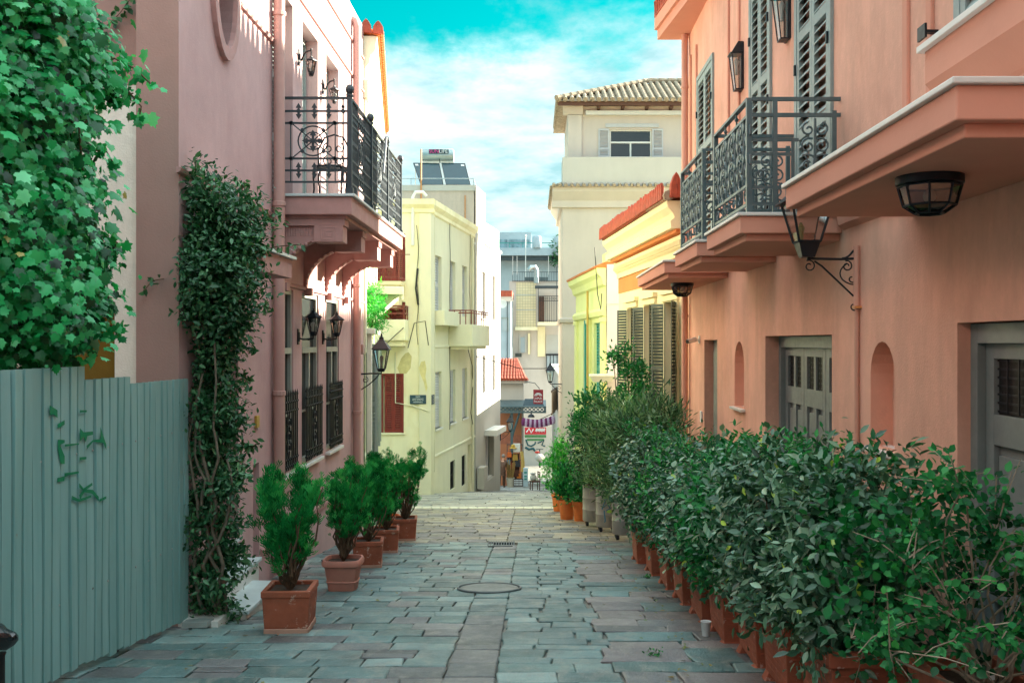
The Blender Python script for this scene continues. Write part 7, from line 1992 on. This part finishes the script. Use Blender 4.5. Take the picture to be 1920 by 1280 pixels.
for i, (y0, y1, lab, hh, wid) in enumerate(HEDGE):
    rng = np.random.default_rng(300 + i); random.seed(300 + i)
    xa = 1.37 + .03 * (10.7 - (y0 + y1) / 2) + random.uniform(-.02, .02)
    t = thing('planter_bush', lab, 'planter bush', (xa + .25, (y0 + y1) / 2, G((y0 + y1) / 2)), group='bushes in terracotta planters along the salmon house')
    zt = planter(t, xa, xa + .44, y0, y1, .46, M_POT)
    ym = (y0 + y1) / 2; gz = G(ym); xc = xa + .22
    hh *= (.92, .95, .99, .96, .93, .97, .95, .97, 1.0)[i]; cz = gz + .42 + (hh - .42) * .52
    b = [((xc, ym, cz), (.38 * wid + .04, (.38, .43, .40, .42, .38, .42, .40, .42, .4)[i], (hh - .42) * .50)), ((xc - .10, ym - .12, cz + .10), (.34, .36, .40)), ((xc + .05, ym + .16, cz + .16), (.36, .34, .38)), ((xc - .14, ym + .05, cz - .24), (.32, .40, .32)), ((xc - .15, ym - .05, cz - .36), (.23, .32, .22)), ((xc + .1, ym, cz - .1), (.42, .40, .40))]
    near = i < 5
    pos, nrm, tone = clumps(b, 680 if near else 460, 9, .06, shell=.74, boxy=2.4, lump=.24)
    ok = (pos[:, 2] > G(pos[:, 1].mean()) + .22) & (pos[:, 0] < 2.5)
    pos, nrm, tone = pos[ok], nrm[ok], tone[ok]
    ax, fn = orient(nrm, .45, -.1, .75, face=1.0)
    yl = rng.random(len(tone)) < .012; tone = np.clip(tone, 0, .95); tone[yl] = 1.0
    tone = np.clip(tone + (.08, -.05, .06, -.02, .1, -.06, .05, 0, .06)[i], 0, .95); tone[yl] = 1.0
    leaves('foliage', pos, ax, fn, rng.uniform(.045, (.092, .085, .096, .08, .09, .08, .09, .085, .09)[i], len(pos)), (OVAL, OVAL, OVAL, OVAL, ROUND, OVAL, OVAL, OVAL, ROUND)[i], M_LEAF_HEDGE if i not in (3, 6) else M_LEAF_PRIV, t, tone)
    # young upright shoots along the top
    n = 22; sp_ = []
    mb = MB()
    for k in range(n):
        bx0 = np.array([xc + rng.uniform(-.3, .36), ym + rng.uniform(-.4, .4), cz + (hh - .42) * .42]); hgt = rng.uniform(.08, .24)
        tip = bx0 + [rng.normal(0, .03), rng.normal(0, .03), hgt]; mb.tube([tuple(bx0), tuple(tip)], .003, 4)
        for f in np.linspace(.2, 1, 7): sp_.append(bx0 + (tip - bx0) * f)
    sp_ = np.array(sp_)
    leaves('leaves', sp_, unit(len(sp_)) * [1, 1, .4] + [0, 0, .6], unit(len(sp_)) * .5 + [0, 0, 1], rng.uniform(.04, .075, len(sp_)), OVAL, M_LEAF_PRIV, t, rng.uniform(.2, .9, len(sp_)))
    mb2 = MB()
    stems((xc - .02, ym, zt - .08), [(xc + random.uniform(-.3, .3), ym + random.uniform(-.3, .3), cz + random.uniform(.0, .4)) for _ in range(12)], M_TWIG, t, .012, .004, .05)
# clear plastic cup on the kerb
solo('plastic_cup', MB().lathe([(.03, 0), (.042, .11), (.045, .115), (.04, .11)], 14, (P(1328, 1160, 7.7)[0] - .02, 7.7, G(7.7) + .01)), paint('clear_plastic', H('#c4d0d0'), .2, var=.05), 'pale plastic cup dropped against a planter on the paving', 'cup', smooth=True)

# ---- sparse privet nearest the camera
rng = np.random.default_rng(41); random.seed(41)
t = thing('privet_bush', 'sparse twiggy privet bush in front of the nearest garage door', 'bush', (2.05, 4.35, G(4.35)))
zt = planter(t, 1.85, 2.3, 3.95, 4.75, .42, M_POT)
tips = []
for k in range(36):
    px = rng.uniform(1570, 1960); top = 880 + (0 if 1700 < px < 1840 else 60 + abs(px - 1770) * .25)
    py = rng.uniform(top, 1240); Y = rng.uniform(3.9, 4.75); tips.append(P(px, py, Y))
stems((2.05, 4.38, zt - .08), tips[:30], M_BARK, t, .010, .003, .06)
A = []; mb = MB()
for tp in tips:
    c = Vector(tp)
    for j in range(4):
        d = Vector((random.gauss(0, .16), random.gauss(0, .12), random.gauss(.02, .12))); e_ = c + d
        mb.tube([c, c + d * .5 + Vector((0, 0, .02)), e_], [.004, .003, .002], 4)
        n = random.randint(12, 20)
        f = rng.random(n)[:, None]; pp = np.array(c) + np.array(d) * f + rng.normal(0, .012, (n, 3))
        A.append((pp, unit(n) + np.array([0, 0, .15]) + np.array(d) * 1.5, unit(n) * .6 + np.array([-.1, -.4, .7]), np.clip(rng.normal(.45, .2) + rng.normal(0, .15, n), 0, 1), rng.uniform(.026, .056, n)))
build('twig', mb, M_BARK, t)
pp = [np.concatenate([a[i] for a in A]) for i in range(5)]
leaves('foliage', pp[0], pp[1], pp[2], pp[4], ROUND, M_LEAF_PRIV, t, pp[3])
b = [(P(1700, 1000, 4.6), (.30, .25, .26)), (P(1640, 1090, 4.6), (.22, .22, .24)), (P(1780, 960, 4.5), (.26, .22, .16)), (P(1690, 1180, 4.5), (.22, .2, .2)), (P(1560, 1000, 5.0), (.2, .2, .2))]
pos, nrm, tone = clumps(b, 90, 8, .05, shell=.6, lump=.3); ax, fn = orient(nrm, .5, .1, .8)
leaves('inner_foliage', pos, ax, fn, rng.uniform(.04, .07, len(pos)), ROUND, M_LEAF_PRIV, t, tone)
solo('white_label', MB().box(0, .05, 0, .004, 0, .03, Fr(P(1845, 1276, 4.3), (1, .1, .1), (0, -1, .2), (0, .2, 1))), M_WHITEP, 'crumpled white paper caught in the privet stems', 'paper')

# ---- grey drums on castors with tall shrubs
DR = [(1.12, 18.1, 'narrow leaved', 'grey drum on castors nearest the orange pots, holding a tall shrub'), (1.29, 16.9, 'oleander', 'grey drum on castors marked with blue spray paint, holding a tall oleander'), (1.46, 15.5, 'oleander', 'third grey drum on castors, holding the bushiest oleander'), (1.60, 14.1, 'oleander', 'grey drum on castors half hidden by the last hedge bush')]
for i, (x, y, kind, lab) in enumerate(DR):
    rng = np.random.default_rng(500 + i); random.seed(500 + i)
    z = G(y)
    t = thing('drum_planter', lab, 'planter', (x, y, z), group='grey drums on castors used as planters')
    r, h = .19, .66; zb = z + .10
    prof = [(r * .96, 0), (r, .015)]
    for k in (1, 2): prof += [(r, h * k / 3 - .02), (r * 1.045, h * k / 3), (r, h * k / 3 + .02)]
    prof += [(r, h - .015), (r * 1.05, h - .005), (r * 1.05, h + .01), (r * .95, h + .005), (r * .93, h - .06)]
    o = build('drum', MB().lathe(prof, 24, (x, y, zb)), M_DRUM, t, smooth=True)
    build('soil', MB().lathe([(.01, h - .05), (r * .93, h - .05), (r * .5, h - .03)], 16, (x, y, zb)), M_SOIL, o)
    for dx, dy in ((-.11, -.11), (.11, -.11), (-.11, .11), (.11, .11)):
        F2 = Fr((x + dx, y + dy, z + .045), (0, 1, 0), (0, 0, 1), (1, 0, 0))
        build('castor', MB().lathe([(.02, -.02), (.045, -.02), (.045, .02), (.02, .02)], 12, F=F2).box(x + dx - .028, x + dx - .022, y + dy - .03, y + dy + .03, z + .03, zb).box(x + dx + .022, x + dx + .028, y + dy - .03, y + dy + .03, z + .03, zb), M_BLACK, o)
    if i == 1:
        mb = MB()
        Fg = lambda a, c: (x + r * 1.012 * math.sin(a), y - r * 1.012 * math.cos(a), zb + c)
        for pts in ([(-.5, .32), (-.25, .45), (-.15, .6), (.05, .42), (-.35, .36)], [(-.3, .30), (-.2, .12), (-.28, .10)], [(.0, .44), (.25, .34), (-.1, .30)]):
            mb.tube([Fg(*p) for p in pts], .011, 5)
        build('graffiti', mb, M_BLUESPRAY, o)
    top = zb + h
    if i == 0: b = [((x - .02, y, top + .80), (.42, .4, .46)), ((x - .12, y, top + .38), (.34, .32, .32)), ((x + .25, y - .2, top + 1.15), (.32, .3, .38)), ((x - .2, y, top + 1.1), (.28, .28, .3))]; tpl, mt, sz = OVAL, M_LEAF_CLIMB, (.05, .085)
    else: b = [((x + .05, y, top + .66), (.48, .46, .54)), ((x + .14, y + .15, top + 1.12), (.42, .40, .40)), ((x - .1, y - .1, top + .25), (.36, .36, .3)), ((x + .38, y, top + .9), (.36, .36, .45)), ((x - .15, y, top + .95), (.30, .3, .34))]; tpl, mt, sz = NARROW, M_LEAF_OLE, (.10, .17)
    if i == 1: b += [((x - .05, y - .2, top + 1.42), (.16, .16, .28)), ((x + .18, y, top + 1.25), (.2, .2, .25))]
    pos, nrm, tone = clumps(b, 300, 12, .075, shell=.68, lump=.25); ok = pos[:, 0] < 2.45; pos, nrm, tone = pos[ok], nrm[ok], tone[ok]
    ax, fn = orient(nrm, .6, .5 if i else .1, .7)
    leaves('foliage', pos, ax, fn, rng.uniform(*sz, len(pos)), tpl, mt, t, tone)
    stems((x, y, top - .05), [(bb[0][0] + random.gauss(0, .15), bb[0][1] + random.gauss(0, .15), bb[0][2] + .1) for bb in b for _ in range(4)], M_TWIG, t, .016, .005, .05)
# slender young tree rising behind the drums
rng = np.random.default_rng(61); random.seed(61)
t = thing('slender_tree', 'slender young tree with reddish tips rising above the oleanders', 'tree', (1.75, 17.0, G(17)))
blobs = []; cl(1185, 690, 17, .30, .28, .16); cl(1150, 668, 17, .12, .12, .14); cl(1175, 650, 17, .10, .1, .15); cl(1115, 750, 17.2, .36, .3, .26); cl(1190, 740, 17, .34, .3, .3); cl(1095, 800, 17.6, .26, .26, .3)
pos, nrm, tone = clumps(blobs, 260, 11, .06, shell=.5, lump=.3); ax, fn = orient(nrm, .6, .4, .7)
leaves('crown', pos, ax, fn, rng.uniform(.05, .09, len(pos)), OVAL, M_LEAF_PRIV, t, tone)
stems((1.75, 17.0, G(17)), [P(1185, 690, 17), P(1150, 665, 17), P(1172, 640, 17), P(1125, 735, 17.2)], M_TWIG, t, .022, .006, .05, name='trunk')

# ---- orange pots with bright plants
for i, (px, Y, w, lab, hgt, br) in enumerate([(1049, 22.0, .19, 'orange pot farthest down the street with a tall bright green feathery plant', 1.25, True), (1063, 19.6, .18, 'middle orange pot with a twiggy yellow green shrub', .72, False), (1088, 19.2, .17, 'orange pot next to the first grey drum with a small shrub', .62, False)]):
    rng = np.random.default_rng(700 + i); random.seed(700 + i)
    x = (px - 1000) * Y / PX; z = G(Y)
    t = thing('orange_pot_plant', lab, 'potted plant', (x, Y, z), group='round orange pots at the end of the planter row')
    round_pot(t, x, Y, z, w, .40, M_POTO)
    top = z + .38
    b = [((x, Y, top + hgt * .55), (.22 if not br else .34, .24, hgt * .45)), ((x - .1, Y, top + hgt * .3), (.22, .2, hgt * .25)), ((x + .08, Y, top + hgt * .8), (.18, .2, hgt * .25))]
    pos, nrm, tone = clumps(b, 150 if br else 90, 11, .06, shell=.5, lump=.3); ax, fn = orient(nrm, .6, .6, .6)
    leaves('foliage', pos, ax, fn, rng.uniform(.06, .11, len(pos)), SPRAY if br else OVAL, M_LEAF_BRIGHT if br else M_LEAF_PRIV, t, tone)
    stems((x, Y, top - .04), [(bb[0][0] + random.gauss(0, .08), bb[0][1] + random.gauss(0, .08), bb[0][2]) for bb in b for _ in range(4)], M_TWIG, t, .012, .004, .03)
# greenery on the ledge of the pale house
rng = np.random.default_rng(91); random.seed(91)
t = thing('ledge_plant', 'bright green trailing plant growing on the ledge of the pale green house', 'plant', FP(1.6, .2, .2))
b = [(FP(1.4, .16, .5), (.15, .4, .36)), (FP(2.1, .16, .85), (.14, .36, .34)), (FP(1.9, .2, .55), (.15, .4, .34))]
pos, nrm, tone = clumps(b, 150, 10, .06, shell=.6); ax, fn = orient(nrm, .6, -.2, .7)
leaves('foliage', pos, ax, fn, rng.uniform(.08, .14, len(pos)), NARROW, M_LEAF_BRIGHT, t, tone)
stems(FP(1.7, .1, .22), [tuple(Vector(bb[0]) + Vector((random.gauss(0, .05), random.gauss(0, .2), 0))) for bb in b for _ in range(3)], M_TWIG, t, .01, .004, .03)
